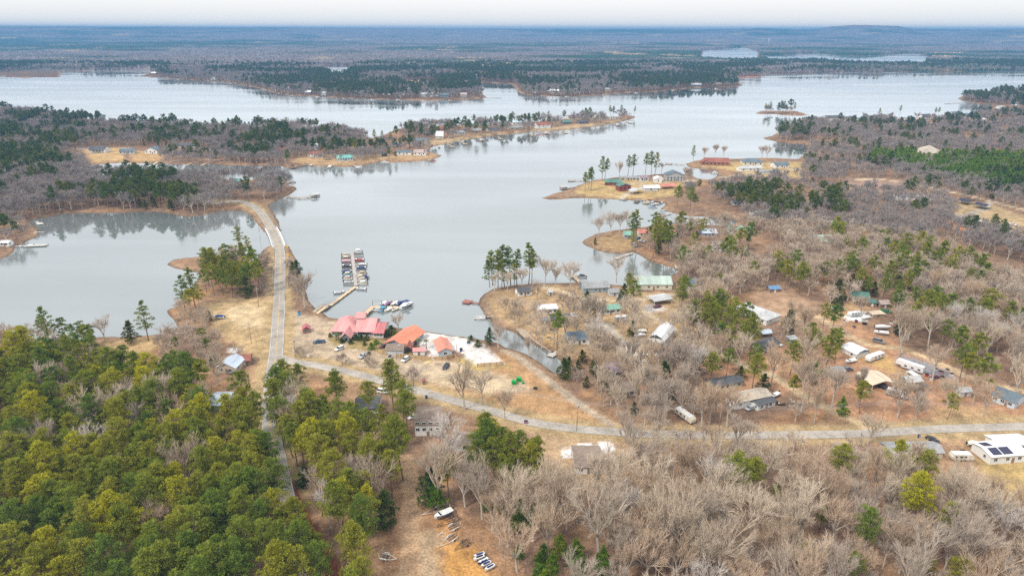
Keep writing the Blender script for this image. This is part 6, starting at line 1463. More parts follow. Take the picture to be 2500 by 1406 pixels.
# ---- campers
def camper(rear, front, label, L=8, h=2.9, kind='travel', colr='white', group='campers'):
    c, rz, _ = at2(rear, front)
    e = empty('camper', (c.x, c.y, LAND), rz, label, 'camper', group)
    m = CM(colr); x = L / 2; w_ = 2.5
    prof = [(-x, .75), (-x, h - .25), (-x + .25, h), (x - .9, h), (x - .2, h - .5), (x, h - 1.1), (x - .1, .75)]
    if kind == 'fifth': prof = [(-x, .75), (-x, h - .2), (-x + .2, h), (x - .6, h + .25), (x, h - .3), (x - .05, 1.7), (x - 2.2, 1.6), (x - 2.3, .75)]
    if kind == 'airstream': prof = [(-x, 1.0), (-x + .05, 1.8), (-x + .5, h - .35), (-x + 1.2, h), (x - 1.2, h), (x - .5, h - .35), (x - .05, 1.8), (x, 1.0), (x - .3, .7), (-x + .3, .7)]
    MB().loft([[(px, y, pz) for px, pz in prof] for y in (-w_/2, w_/2)], smooth=False).build('body', m, e)
    MB().box(-x + .3, x - 1.2, -w_/2 + .15, w_/2 - .15, h + .0, h + .06).build('roof', mat('roof_white', ROOFC['white']), e)
    for ax in (-x * .1, -x * .1 + .9): 
        MB().box(ax - .35, ax + .35, -.35, .35, h + .06, h + .3).build('roof_vent', M_TRIM, e)
    for i in range(3):
        for s_ in (-1, 1):
            MB().box(-x + 1 + i * (L - 3) / 3, -x + 2.1 + i * (L - 3) / 3, s_ * w_/2 - .02, s_ * w_/2 + .02, 1.5, 2.2).build('window', M_GLASS, e)
    MB().box(x * .3, x * .3 + .75, -w_/2 - .03, -w_/2 + .02, .85, 2.4).build('door', M_TRIM, e)
    MB().box(-x + .1, x - 1.6, -w_/2 - .025, w_/2 + .025, 1.05, 1.2).build('stripe', CM('grey'), e)
    for sx in (-x * .15 - .5, -x * .15 + .5):
        for sy in (-w_/2 + .12, w_/2 - .12): wheel(e, sx, sy, .38, .25)
    MB().tube((x - .2, 0, .6), (x + 1.0, 0, .5), .06, n=5).build('hitch', M_METAL, e)
    add_keep(c.x, c.y, 3.5, 22)
camper((2162,868), (2106,888), 'long white motorhome facing the orange bank in the camper park', 10.5)
camper((2250,912), (2190,893), 'big white fifth wheel camper next to the golden dirt patch', 11, 3.3, 'fifth')
camper((2166,962), (2212,974), 'silvery rounded camper in front of the tan carport', 8, 2.8, 'airstream', 'silver')
camper((1500,785), (1534,782), 'grey camper with slide outs near the mint roofed cabin', 7, 2.8, colr='silver')
camper((1652,1008), (1692,1036), 'dirty white camper lying diagonal in the brush by the side road', 9.5, 2.8, colr='cream')
camper((2318,1121), (2372,1122), 'rounded cream camper between the beige trailer and the lawn', 7.5, 2.7, 'airstream', 'cream')
camper((2055,775), (2120,768), 'white trailer covered with snow beside the clutter', 8, 2.4, colr='white')
camper((1740,822), (1800,808), 'white camper hidden behind the tall pines by the lane', 8, 2.8)
# ---- boats
def hull_ring(x, w_, z0, z1, keel=0.0):
    return [(x, -w_/2, z1), (x, -w_/2 * .82, z0 + (z1 - z0) * .35), (x, 0, z0 - keel), (x, w_/2 * .82, z0 + (z1 - z0) * .35), (x, w_/2, z1)]
def boat(kind, rear, front, label, colr='white', L=6.2, cover=None, group='boats at the marina', z=0.05, trim=None):
    c, rz, _ = at2(rear, front, z)
    nm, cat = {'pontoon': ('pontoon_boat', 'pontoon boat'), 'runabout': ('motor_boat', 'motor boat'), 'cruiser': ('cabin_cruiser', 'cabin cruiser'), 'bass': ('fishing_boat', 'fishing boat'), 'ski': ('jet_ski', 'jet ski')}[kind]
    e = empty(nm, (c.x, c.y, z), rz, label, cat, group)
    m = CM(colr); h = L / 2
    if kind == 'pontoon':
        for sy in (-.85, .85):
            b = MB().tube((-h, sy, .12), (h - .6, sy, .12), .3, n=8); b.tube((h - .6, sy, .12), (h, sy, .28), .3, .08, n=8)
            b.build('float', M_METAL, e)
        MB().box(-h + .1, h - .3, -1.2, 1.2, .42, .52).build('deck', mat('boat_carpet', (.42, .38, .33), .9), e)
        r = MB()
        for (x0, x1, y0, y1) in ((-h + .5, h - .6, -1.2, -1.14), (-h + .5, h - .6, 1.14, 1.2), (h - .66, h - .6, -1.14, 1.14), (-h + .5, -h + .56, -1.14, 1.14)): r.box(x0, x1, y0, y1, .52, 1.15)
        r.build('rail', m, e)
        s_ = MB()
        for (x0, x1, y0, y1) in ((h - 2.2, h - .8, -1.1, -.55), (h - 2.2, h - .8, .55, 1.1), (-h + .7, -h + 2.0, -1.1, -.5), (-h + .7, -h + 1.2, -.4, 1.1)): s_.box(x0, x1, y0, y1, .52, .95)
        s_.build('seat', M_VINYL, e)
        MB().box(-.4, .2, .5, 1.05, .52, 1.35).build('console', m, e)
        if cover:
            MB().loft([ringx(x, 2.3, 1.9, zz, .08) for x, zz in ((-h * .55, 2.0), (0, 2.15), (h * .35, 2.02))]).build('canopy', mat('canvas_' + cover, CARC[cover], .8), e)
            fr = MB()
            for x in (-h * .5, h * .3):
                for sy in (-1.1, 1.1): fr.tube((x, sy, .6), (x * .6, sy, 1.95), .03, n=4)
            fr.build('canopy_frame', M_METAL, e)
    else:
        W_ = dict(runabout=2.3, bass=2.0, cruiser=3.4, ski=1.15)[kind]; fb = dict(runabout=.95, bass=.7, cruiser=1.7, ski=.7)[kind]
        xs_ = [-h, -h * .5, 0, h * .45, h * .78, h]
        ws = [.92, 1, 1, .86, .5, .04]; zs = [1, 1, 1.02, 1.1, 1.18, 1.25]
        MB().loft([hull_ring(x, W_ * w2, -.1 + (.35 * fb if i > 4 else 0), fb * zz, .12) for i, (x, w2, zz) in enumerate(zip(xs_, ws, zs))], closed=True, cap=True, smooth=False).build('hull', m, e)
        if trim: MB().loft([[(x, s * W_ * w2 / 2 * (1.0) + s * .01, fb * zz * .55) , (x, s * W_ * w2 / 2 + s * .025, fb * zz * .9)] for x, w2, zz in zip(xs_[:-1], ws, zs) for s in (1,)], closed=False, cap=False).build('stripe', CM(trim), e)
        d_ = MB()
        d_.loft([[(x, -W_ * w2 / 2 * .93, fb * zz + .03), (x, 0, fb * zz + .12), (x, W_ * w2 / 2 * .93, fb * zz + .03)] for x, w2, zz in zip(xs_[3:], ws[3:], zs[3:])], closed=True, cap=True)
        d_.box(-h, -h * .72, -W_ * .44, W_ * .44, fb * .7, fb + .04)
        d_.build('deck', M_TRIM if colr != 'cream' else m, e)
        if cover and kind != 'cruiser' and kind != 'ski':
            MB().loft([ringx(x, W_ * w2 * .98, fb * .85, fb + zz, .15, W_ * w2 * .5) for x, w2, zz in ((-h * .9, .9, .15), (-h * .3, 1, .55), (h * .2, .95, .6), (h * .6, .7, .25), (h * .9, .25, .1))]).build('cover', mat('canvas_' + cover, CARC[cover], .8), e)
        elif kind != 'ski':
            MB().box(-h * .7, h * .42, -W_ * .38, W_ * .38, fb * .42, fb * .45).build('cockpit_floor', mat('boat_carpet', (.42, .38, .33), .9), e)
            s_ = MB()
            for (x0, x1, y0, y1) in ((-h * .66, -h * .45, -W_ * .36, W_ * .36), (-.3, .25, -W_ * .34, -W_ * .1), (-.3, .25, W_ * .1, W_ * .34)): s_.box(x0, x1, y0, y1, fb * .45, fb * .98)
            s_.build('seat', M_VINYL, e)
            MB().loft([[(h * .42, -W_ * .4, fb + .02), (h * .5, 0, fb + .1), (h * .42, W_ * .4, fb + .02)], [(h * .30, -W_ * .34, fb + .5), (h * .38, 0, fb + .55), (h * .30, W_ * .34, fb + .5)]], closed=False, cap=False).build('windshield', M_GLASS, e)
        if kind == 'cruiser':
            MB().loft([ringx(x, W_ * w2, fb * .95, fb + zz, .25, W_ * w2 * .75) for x, w2, zz in ((-h * .15, .9, .9), (h * .15, .85, .95), (h * .5, .6, .4), (h * .8, .3, .1))]).build('cabin', m, e)
            MB().loft([ringx(x, W_ * w2, fb + .28, fb + .55, .02, W_ * w2) for x, w2 in ((-h * .1, .915), (h * .2, .83))]).build('window', M_GLASS, e)
            MB().box(-h * .55, -h * .05, -W_ * .4, W_ * .4, fb + 1.75, fb + 1.85).build('canopy', mat('canvas_navy', CARC['navy'], .8), e)
            fr = MB()
            for x in (-h * .5, -h * .1):
                for sy in (-1, 1): fr.tube((x, sy * W_ * .38, fb), (x, sy * W_ * .38, fb + 1.8), .04, n=4)
            fr.build('canopy_frame', M_METAL, e)
            MB().tube((-h * .3, 0, fb + 1.8), (-h * .35, 0, fb + 2.8), .05, n=5).build('mast', M_TRIM, e)
        if kind == 'ski':
            MB().loft([ringx(x, w2, .6, zz, .1, w2 * .6) for x, w2, zz in ((-h * .8, .5, .9), (0, .5, 1.0), (h * .25, .4, 1.15), (h * .6, .5, .85))]).build('seat', mat('canvas_' + (cover or 'black'), CARC[cover or 'black'], .8), e)
            MB().tube((h * .25, -.35, 1.15), (h * .25, .35, 1.15), .04, n=5).build('handlebar', M_TYRE, e)
            return e
    if kind in ('pontoon', 'runabout', 'bass'):
        MB().box(-h - .45, -h + .0, -.2, .2, .35, 1.3).build('outboard_motor', CM('black'), e)
    return e
def hz(u, v, ang, L=6.2):
    """two points from a centre and a world heading"""
    c = G(u, v, .05); d = Vector((math.cos(ang), math.sin(ang), 0)) * L / 2
    def P(q):
        a, b, _ = proj(q.x, q.y, .05); return (a, b)
    return P(c - d), P(c + d)
DR = math.radians
left = [(846,626,'pontoon','cream','tan','beige pontoon boat, first on the lake end of the west side slips'), (846,633,'pontoon','brown','cream','brown and white pontoon boat, second from the lake end, west side slips'), (846,639,'runabout','pink','pink','pale covered boat, third from the lake end, west side slips'), (846,651,'runabout','black',None,'dark hulled ski boat with its bow out, west side slips'),
        (848,664,'bass','navy','navy','low boat under a navy cover, west side slips'), (850,672,'pontoon','tealb','cream','pale teal pontoon boat, west side slips'), (850,682,'pontoon','cream','pink','cream and pink pontoon boat, west side slips'), (853,690,'bass','silver',None,'silver fishing boat, last on the west side slips')]
right = [(873,616,'pontoon','white','white','white pontoon boat at the very lake end of the slips'), (877,636,'runabout','red',None,'red and white ski boat, east side slips'), (884,647,'bass','silver','white','small boat under a white cover, east side slips'), (882,655,'runabout','navy',None,'navy and white ski boat, east side slips'), (883,670,'pontoon','tan','tan','tan pontoon boat, east side slips'),
         (878,679,'pontoon','cream','cream','cream pontoon boat beside the navy cover, east side slips'), (884,686,'pontoon','white','tan','white and tan pontoon boat, east side slips'), (885,694,'pontoon','cream','white','large cream pontoon boat at the gangway end, east side slips')]
for u, v, kd, cl, cv, lb in left: boat(kd, *hz(u, v, DR(3 if kd != 'runabout' or cv else 183)), lb, cl, 6.0, cv)
for u, v, kd, cl, cv, lb in right: boat(kd, *hz(u, v, DR(183)), lb, cl, 6.0, cv)
boat('bass', *hz(893, 679, DR(183)), 'small boat under a dark blue cover at the outer end of a slip', 'navy', 3.6, 'navy')
boat('runabout', *hz(881, 707, DR(172)), 'grey motor boat moored below the gangway of the slips', 'silver', 6.2)
boat('runabout', *hz(829, 716, DR(18)), 'grey motor boat afloat beside the long gangway', 'silver', 6.0)
q = DR(238)
for u, v, kd, cl, cv, L, lb in [(936,743,'runabout','white',None,5.6,'white motor boat in the outer row of the small dock'), (947,744,'runabout','purple','purple',6,'purple motor boat in the outer row of the small dock'), (963,743,'runabout','cream',None,6.2,'cream motor boat in the outer row beside the navy cover'), (976,743,'runabout','navy','navy',6.4,'boat under a big navy cover beside the cabin cruiser'),
   (934,758,'pontoon','sky','sky',6,'bright blue covered pontoon boat at the small dock'), (948,758,'runabout','cream',None,6.2,'cream motor boat in the inner row beside the blue one'), (965,757,'bass','tan',None,5.6,'tan fishing boat in the inner row of the small dock')]:
    boat(kd, *hz(u, v, q, L), lb, cl, L, cv, group='boats at the small dock')
boat('cruiser', *hz(990, 751, q, 9.5), 'large white cabin cruiser at the end of the small dock', 'white', 9.5, group='boats at the small dock', trim='black')
boat('pontoon', *hz(917, 758, DR(5), 5), 'low white pontoon boat next to the gangway of the small dock', 'white', 5, None, group='boats at the small dock')
boat('runabout', *hz(905, 783, DR(5), 5), 'white motor boat behind the restaurant roof', 'white', 5, group='boats at the small dock')
boat('pontoon', *hz(1172, 778, DR(180), 6.2), 'white pontoon boat with a teal cushion pile off the east shore', 'white', 6.2, None, group='boats along the east shore')
boat('runabout', *hz(1420, 676, DR(150), 6), 'grey motor boat at the brown dock by the grey lake house', 'silver', 6, 'black', group='boats along the east shore')
for u, v, a, cl, cv, kd, lb in [(231,409,0,'silver','navy','pontoon','pontoon boat under a navy canopy in the inner cove'), (243,409,0,'white','white','pontoon','white pontoon boat in the inner cove'), (233,420,0,'white','silver','pontoon','white pontoon boat nearer the pines in the inner cove'), (716,407,20,'silver','black','runabout','dark motor boat at the sandy bank dock'), (876,408,0,'white',None,'runabout','white motor boat at the teal house dock'), (1057,394,0,'red','maroon','pontoon','red and navy pontoon boat moored off the point'),
    (714,446,0,'silver','silver','pontoon','grey pontoon boat at the pine point dock'), (776,480,90,'silver',None,'pontoon','pontoon boat in the lift at the long pier'), (938,397,-20,'white',None,'bass','white fishing boat off the brown shore'), (80,601,5,'white',None,'runabout','long white motor boat at the lagoon spit dock'), (890,321,0,'silver','navy','pontoon','pontoon boat moored in the channel'),
    (1403,461,0,'silver','silver','pontoon','pontoon boat under a canopy off the lodge lawn'), (1377,459,0,'white','white','pontoon','covered pontoon boat off the tip of the lodge lawn'), (1562,491,10,'silver',None,'pontoon','pontoon boat at the lodge cove dock'), (1587,494,-10,'white','black','pontoon','dark canopied pontoon boat at the lodge cove dock'), (1608,497,0,'silver','black','runabout','black covered boat in the lodge cove'), (1595,507,0,'white','navy','runabout','white boat with a navy cover in the lodge cove'),
    (1315,322,0,'white',None,'pontoon','white pontoon boat moored by the white gabled house'), (1380,316,0,'white',None,'runabout','white motor boat off the chain of houses'), (1540,294,0,'white',None,'pontoon','white pontoon boat near the tip of the chain of houses'), (1192,338,0,'silver',None,'pontoon','grey pontoon boat midway along the chain of houses'), (1745,424,0,'white','white','pontoon','white pontoon boat in the brick house cove'), (2312,275,0,'white',None,'pontoon','white pontoon boat in the right cove'), (1866,181,0,'white','white','cruiser','large white boat in the notch of the opposite shore')]:
    boat(kd, *hz(u, v, DR(a), 6.5), lb, cl, 6.8 if kd != 'cruiser' else 12, cv, group='boats around the lake')
# on land
M_TR = mat('trailer_dark', (.05, .05, .06), .6, .2, 2); M_TRL = mat('trailer_galvanised', (.62, .6, .6), .45, .15, 2)
def trailer(rear, front, label, m, L=6.2, group='boat trailers in the clearing', tandem=False, box=None):
    c, rz, _ = at2(rear, front)
    e = empty('boat_trailer', (c.x, c.y, LAND), rz, label, 'trailer', group)
    h = L / 2
    for s_ in (-1, 1):
        b = MB().tube((-h, s_ * .95, .55), (h * .15, s_ * .95, .55), .07, n=5); b.tube((h * .15, s_ * .95, .55), (h, 0, .5), .07, n=5)
        b.build('rail', m, e)
        MB().box(-h * .9, h * .1, s_ * .45 - .1, s_ * .45 + .1, .68, .78).build('bunk', M_DARKWOOD, e)
        MB().tube((-h * .96, s_ * .95, .55), (-h * .96, s_ * .95, 1.9), .04, n=5).build('guide_post', M_TRIM, e)
        MB().loft([[(x, s_ * 1.25 - .12, z_), (x, s_ * 1.25 + .12, z_)] for x, z_ in ((-h * .75, .6), (-h * .6, .85), (-h * .25, .85), (-h * .1, .6))], closed=False, cap=False).build('fender', m, e)
        for x in ([-h * .42] if not tandem else [-h * .58, -h * .28]): wheel(e, x, s_ * 1.2, .3, .2)
    cb = MB()
    for x in (-h * .8, -h * .35, h * .12): cb.tube((x, -.95, .52), (x, .95, .52), .05, n=5)
    cb.build('cross_bar', m, e)
    MB().tube((h - .1, 0, .1), (h - .1, 0, .75), .06, n=6).build('jack', M_METAL, e)
    return e
trailer((1098,1236), (1028,1260), 'long grey boat trailer, top of the row in the clearing', M_TRL, 9)
trailer((1120,1264), (1070,1286), 'black tandem boat trailer below the runabout', M_TR, 8, tandem=True)
trailer((1122,1282), (1072,1307), 'grey boat trailer with white guide posts, middle of the row', M_TRL, 7, tandem=True)
trailer((1116,1307), (1074,1336), 'pale boat trailer with white guide posts, lower in the row', M_TRL, 6.6)
trailer((1146,1322), (1110,1345), 'dark boat trailer with a green fender', M_TR, 5.6)
trailer((936,1361), (962,1366), 'white trailer tongue sticking out of the pines at the clearing edge', M_TRIM, 5)
e = trailer((1105,1246), (1058,1268), 'trailer under the white and blue runabout', M_TR, 6.6)
boat('runabout', (1104,1247), (1060,1267), 'white and blue runabout sitting on its trailer in the clearing', 'white', 6.4, None, group='boats kept on land', z=LAND + .85, trim='navy')
for i, (r_, f_, cv, cl, lb) in enumerate([((1183,1352), (1156,1362), 'navy', 'silver', 'navy covered jet ski at the head of the jet ski row'), ((1180,1359), (1158,1368), 'black', 'white', 'white jet ski with a dark seat, second in the jet ski row'), ((1190,1366), (1168,1377), 'white', 'navy', 'white covered jet ski, third in the jet ski row'), ((1198,1373), (1174,1386), 'navy', 'silver', 'navy and silver jet ski, fourth in the jet ski row'), ((1206,1381), (1184,1394), 'navy', 'white', 'navy and white jet ski, last in the jet ski row')]):
    boat('ski', r_, f_, lb, cl, 3.3, cv, group='jet skis in the clearing', z=LAND + .45)
boat('runabout', (2140,800), (2170,801), 'white sailboat like hull stored beside the dirt track', 'white', 7.5, 'white', group='boats kept on land', z=LAND + .6)
boat('runabout', (2165,815), (2137,812), 'open white motor boat behind the flatbed truck', 'white', 6.6, None, group='boats kept on land', z=LAND + .6)
boat('runabout', (2032,755), (2060,757), 'white boat with a green cover by the cone shaped conifer', 'white', 7, 'tealb', group='boats kept on land', z=LAND + .6)
boat('bass', (1905,958), (1878,974), 'white fishing boat beside the dirt track', 'white', 6, None, group='boats kept on land', z=LAND + .6)
boat('bass', (1900,986), (1938,984), 'long dark boat under branches by the side road', 'brown', 7, 'brown', group='boats kept on land', z=LAND + .5)
boat('runabout', (546,776), (522,776), 'white motor boat with a navy cover alone on the sandy clearing', 'white', 6, 'navy', group='boats kept on land', z=LAND + .6)
boat('runabout', (2090,880), (2062,886), 'white motor boat half inside the fabric garage', 'white', 6, None, group='boats kept on land', z=LAND + .6)
boat('bass', (2362,1085), (2390,1083), 'small white boat behind the trailer with roof panels', 'cream', 5, 'cream', group='boats kept on land', z=LAND + .5)

boat('bass', (1575,818), (1548,822), 'white covered fishing boat beside the cone shaped conifer', 'white', 6, 'white', group='boats kept on land', z=LAND + .5)
boat('bass', (1578,809), (1552,812), 'second white covered boat beside the cone shaped conifer', 'cream', 6, 'white', group='boats kept on land', z=LAND + .5)
boat('runabout', (2128,775), (2098,781), 'boat under a snowy cover at the unroofed plywood shed', 'white', 6, 'white', group='boats kept on land', z=LAND + .5)
boat('bass', (2215,952), (2198,960), 'small white boat beside the grey roofed hut', 'white', 4.5, 'white', group='boats kept on land', z=LAND + .5)
car('suv', (2060,905), (2078,902), 'grey', 'grey car beside the faded metal shed', group='vehicles near the camper park')
car('sedan', (2243,936), (2258,942), 'navy', 'navy car under the leafless tree by the fifth wheel camper', group='vehicles near the camper park')
car('pickup', (2152,760), (2172,764), 'green', 'dark green pickup truck below the brown roofed outbuilding', group='vehicles near the camper park')
car('van', (2145,944), (2163,950), 'black', 'dark van parked under the tan carport', group='vehicles near the camper park')
car('suv', (2090,742), (2104,746), 'black', 'black car in front of the green roofed cabin', group='vehicles near the camper park')
car('sedan', (1598,752), (1612,749), 'maroon', 'maroon car beside the open carport', group='vehicles on the right shore')
car('suv', (1565,875), (1578,868), 'white', 'white car on the concrete yard of the metal barn', group='vehicles on the right shore')
car('sedan', (1508,728), (1522,730), 'silver', 'silver car on the dirt lane by the grey barn shaped shed', group='vehicles on the right shore')
car('pickup', (552,905), (566,912), 'grey', 'grey pickup truck in front of the silver roofed house', group='vehicles near the side road')
camper((2212,915), (2245,935), 'short cream camper beside the big fifth wheel', 6, 2.6, colr='cream')
# ---- docks
def dock(label, pts, w_=1.6, end=None, roof=None, m=None, z=.75, group='docks around the lake', rail=False, name='dock'):
    m = m or M_WOOD
    P = [G(*p, z) for p in pts]
    e = empty(name, (P[0].x, P[0].y, 0), 0, label, 'dock', group)
    o = P[0].copy(); o.z = 0
    piles = []
    for i in range(len(P) - 1):
        a, b = P[i] - o, P[i + 1] - o
        d = (b - a); L = d.length; d.normalize(); n = Vector((-d.y, d.x, 0)) * w_ / 2
        if i < len(P) - 2 or not end: b = b + d * .02
        q = [a - n, b - n, b + n, a + n]
        k = MB(); k.add([(p.x, p.y, p.z - .2) for p in q] + [(p.x, p.y, p.z) for p in q], [(3, 2, 1, 0), (4, 5, 6, 7), (0, 1, 5, 4), (1, 2, 6, 5), (2, 3, 7, 6), (3, 0, 4, 7)])
        k.build('walkway', m, e)
        s = 4.0
        while s < L and len(piles) < 26:
            c = a + d * s; piles += [c - n * 1.05, c + n * 1.05]; s += 5.0
        if rail:
            for sg in (-1, 1):
                r = MB().tube(a + n * sg + Vector((0, 0, 1)), b + n * sg + Vector((0, 0, 1)), .05, n=4)
                s = 0
                while s < L: c = a + d * s + n * sg; r.tube(c, c + Vector((0, 0, 1)), .05, n=4); s += 2
                r.build('railing', m, e)
    if end:
        d = (P[-1] - P[-2]).normalized(); ang = math.atan2(d.y, d.x)
        M_ = Matrix.Translation(P[-1] - o) @ Matrix.Rotation(ang, 4, 'Z')
        MB().box(0.02, end[0], -end[1] / 2, end[1] / 2, -.22, .02, M=M_).build('platform', m, e)
        for sx in (.2, end[0] - .2):
            for sy in (-1, 1):
                c = M_ @ Vector((sx, sy * (end[1] / 2 + .05), 0)); piles.append(c)
                if roof: MB().tube(c, c + Vector((0, 0, 2.4)), .07, n=5).build('post', m, e)
        if roof: MB().loft([[(x, -end[1] / 2 - .3, 2.3), (x, 0, 3.0), (x, end[1] / 2 + .3, 2.3), (x, 0, 2.85)] for x in (-.3, end[0] + .3)]).build('roof', MR(roof), e).matrix_local = M_
    for c in piles: MB().tube((c.x, c.y, -1.5), (c.x, c.y, c.z + .45), .11, n=5).build('piling', M_DARKWOOD, e)
    return e
# marina slips: a spine with fingers
sa, sb = G(859.5, 616, .6), G(869, 697, .6)
e = empty('marina_dock', (sb.x, sb.y, 0), 0, 'long floating dock with finger slips in the marina', 'dock')
o = Vector((sb.x, sb.y, 0)); a, b = sa - o, sb - o; d = (b - a).normalized(); n = Vector((-d.y, d.x, 0))
q = [a - n * 1.0, b - n * 1.0, b + n * 1.0, a + n * 1.0]
MB().add([(p.x, p.y, .3) for p in q] + [(p.x, p.y, .6) for p in q], [(3, 2, 1, 0), (4, 5, 6, 7), (0, 1, 5, 4), (1, 2, 6, 5), (2, 3, 7, 6), (3, 0, 4, 7)]).build('walkway', mat('grey_dock_boards', (.42, .38, .35), .9, .2, 2), e)
LL = (b - a).length
def finger(v, side, L=6.2):
    t = (v - 616) / 81.0; c = a + d * LL * t; s = 1 if side == 'E' else -1
    x0 = c.x + s * 1.02; x1 = x0 + s * L
    MB().box(min(x0, x1), max(x0, x1), c.y - .35, c.y + .35, .3, .55).build('finger', M_DARKWOOD, e)
    MB().tube((x1, c.y, -1), (x1, c.y, 1.9), .1, n=5).build('piling', M_DARKWOOD, e)
for v in (621, 629.5, 643, 657, 667, 677, 686.5, 695.5): finger(v, 'W')
for v in (620, 627, 642, 650, 661.5, 674, 682.5, 690.5): finger(v, 'E')
dock('long tan gangway from the shore to the marina slips', [(803,747), (868,699)], 2.0, m=M_NEWWOOD, group='docks at the marina', name='gangway')
dock('wooden boat ramp dock at the foot of the long gangway', [(760,765), (793,742)], 2.0, m=M_WOOD, group='docks at the marina', z=1.0)
dock('second plank ramp beside the boat ramp dock', [(770,767), (798,747)], 1.8, m=M_NEWWOOD, group='docks at the marina', z=.9)
dock('small dark bridge joining ramp and gangway', [(792,756), (806,745)], 1.6, m=M_DARKWOOD, group='docks at the marina', z=.85)
dock('railed gangway from the restaurant to the small dock', [(878,777), (911,748)], 2.6, m=M_NEWWOOD, rail=True, group='docks at the marina', name='gangway', z=1.4)
dock('wooden platform of the small dock with lift frames', [(906,750), (930,750), (984,750)], 3.4, m=M_NEWWOOD, group='docks at the marina', z=.6)
e = empty('lift_frame', tuple(G(921, 747, .6)), 0, 'open timber lift frame on the small dock platform', 'frame')
for x in (-2.4, 2.4): MB().box(x - .1, x + .1, -.1, .1, 0, 3.2).build('post', M_DARKWOOD, e)
MB().box(-2.5, 2.5, -.11, .11, 3.2, 3.4).build('beam', M_METAL, e); MB().box(-2.3, 2.3, -.06, .06, 2.4, 2.5).build('beam', M_METAL, e)
red = mat('red_deck_boards', (.32, .13, .10), .85, .2, 2)
dock('red dock with a square platform off the dock point', [(1172,740), (1150,737)], 1.2, (4.5, 4.5), m=red, z=.7)
dock('long brown dock running along the east shore', [(1237,769), (1186,773)], 1.4, m=M_WOOD)
dock('brown timber deck with stairs on the creek', [(1268,801), (1290,823)], 4.2, m=M_WOOD, z=1.2)
dock('thin boardwalk along the creek bank', [(1292,820), (1312,836), (1345,858)], 1.0, m=M_WOOD, z=1.1)
dock('grey concrete dock platform in the creek', [(1362,855), (1352,862)], 1.2, (3.5, 3.6), m=M_CONC, z=.7)
dock('brown platform dock at the grey lake house', [(1425,697), (1404,677)], 2.2, (4, 4), m=M_WOOD, z=.9)
dock('grey dock reaching from the neck of the grassy point', [(1545,617), (1512,628)], 1.4, (4, 3), m=M_CONC, z=.7)
dock('tan dock at the red clay bank', [(1655,655), (1650,643)], 3, m=M_NEWWOOD, z=1.0)
dock('dark dock beside the lodge lawn shore', [(1588,475), (1556,492)], 1.4, (4, 4), m=M_DARKWOOD)
dock('pier with lifts in the lodge cove', [(1625,482), (1582,494)], 1.4, (5, 5), m=M_WOOD)
dock('white walkway in the lodge cove', [(1640,486), (1606,496)], 1.3, (5, 4), m=M_CONC)
dock('roofed boat dock off the tip of the lodge lawn', [(1402,459), (1386,460)], 1.2, (7, 6), 'lgrey')
dock('thin jetty off the back of the lodge lawn', [(1440,441), (1402,441)], 1.2, (6, 4), m=M_WOOD)
dock('jetty off the brick house point', [(1672,402), (1640,400)], 1.3, (7, 4), m=M_WOOD)
dock('white jetty on the second cove bank', [(1665,510), (1612,513)], 1.3, m=M_CONC)
dock('pale dock on the second cove bank', [(1640,520), (1613,528)], 1.4, (5, 3), m=M_CONC)
dock('long grey pier with a covered end beside the causeway', [(700,480), (732,484), (742,484), (762,480)], 1.6, (6, 6), 'lgrey', m=M_WOOD, rail=True)
dock('curved pier at the pine point', [(702,448), (704,446)], 1.4, (9, 4), m=M_WOOD)
dock('dark angled pier at the sandy bank', [(752,403), (722,409)], 1.6, (7, 5), m=M_DARKWOOD)
dock('concrete boat ramp strip at the sandy bank', [(772,393), (758,404)], 3, m=M_CONC, z=1.0)
dock('pale boat ramp below the teal roofed house', [(812,395), (803,409)], 4, m=M_CONC, z=1.0)
dock('white pier below the teal roofed house', [(850,396), (872,408)], 1.6, (5, 5), m=M_CONC)
dock('short pier on the brown shore', [(935,391), (944,396)], 1.6, (5, 4), m=M_CONC)
dock('pier at the pink house point', [(1035,388), (1047,391)], 1.6, (7, 5), m=M_WOOD)
dock('long white dock at the lagoon spit', [(18,602), (60,600)], 1.6, (14, 4), m=M_CONC)
dock('thin grey dock on the left lagoon bank', [(65,566), (108,567)], 1.2, m=M_CONC)
dock('small white dock at the lagoon corner', [(88,541), (94,544)], 1.6, (6, 4), m=M_CONC)
dock('dock below the white house of the cove lawn', [(222,393), (250,394)], 3, m=M_WOOD)
dock('slips with boats in the inner cove', [(214,418), (246,420)], 1.6, m=M_CONC)
dock('orange brown ramp in the inner cove', [(385,395), (372,404)], 2.4, m=M_NEWWOOD)
dock('second orange brown ramp in the inner cove', [(472,397), (456,403)], 2.4, m=M_NEWWOOD)
dock('third ramp near the pine point in the inner cove', [(508,397), (492,404)], 2.4, m=M_NEWWOOD)
dock('channel boathouse with a flat roof', [(885,333), (889,326)], 2, (9, 9), 'lgrey')
k = 0
words = ['first', 'second', 'third', 'fourth', 'fifth', 'sixth', 'seventh', 'eighth', 'ninth', 'tenth']
for (u, v, du, dv) in [(1095,353,8,4), (1128,346,6,5), (1168,340,8,4), (1215,334,6,4), (1290,326,8,4), (1325,324,8,3), (1372,321,8,3), (1412,316,9,3), (1500,303,8,4), (1528,297,10,3)]:
    dock(f'{words[k]} small dock from the channel on the chain of houses', [(u, v), (u + du, v + dv)], 2, (7, 6), 'lgrey' if k in (2, 5, 8) else None, m=M_WOOD); k += 1
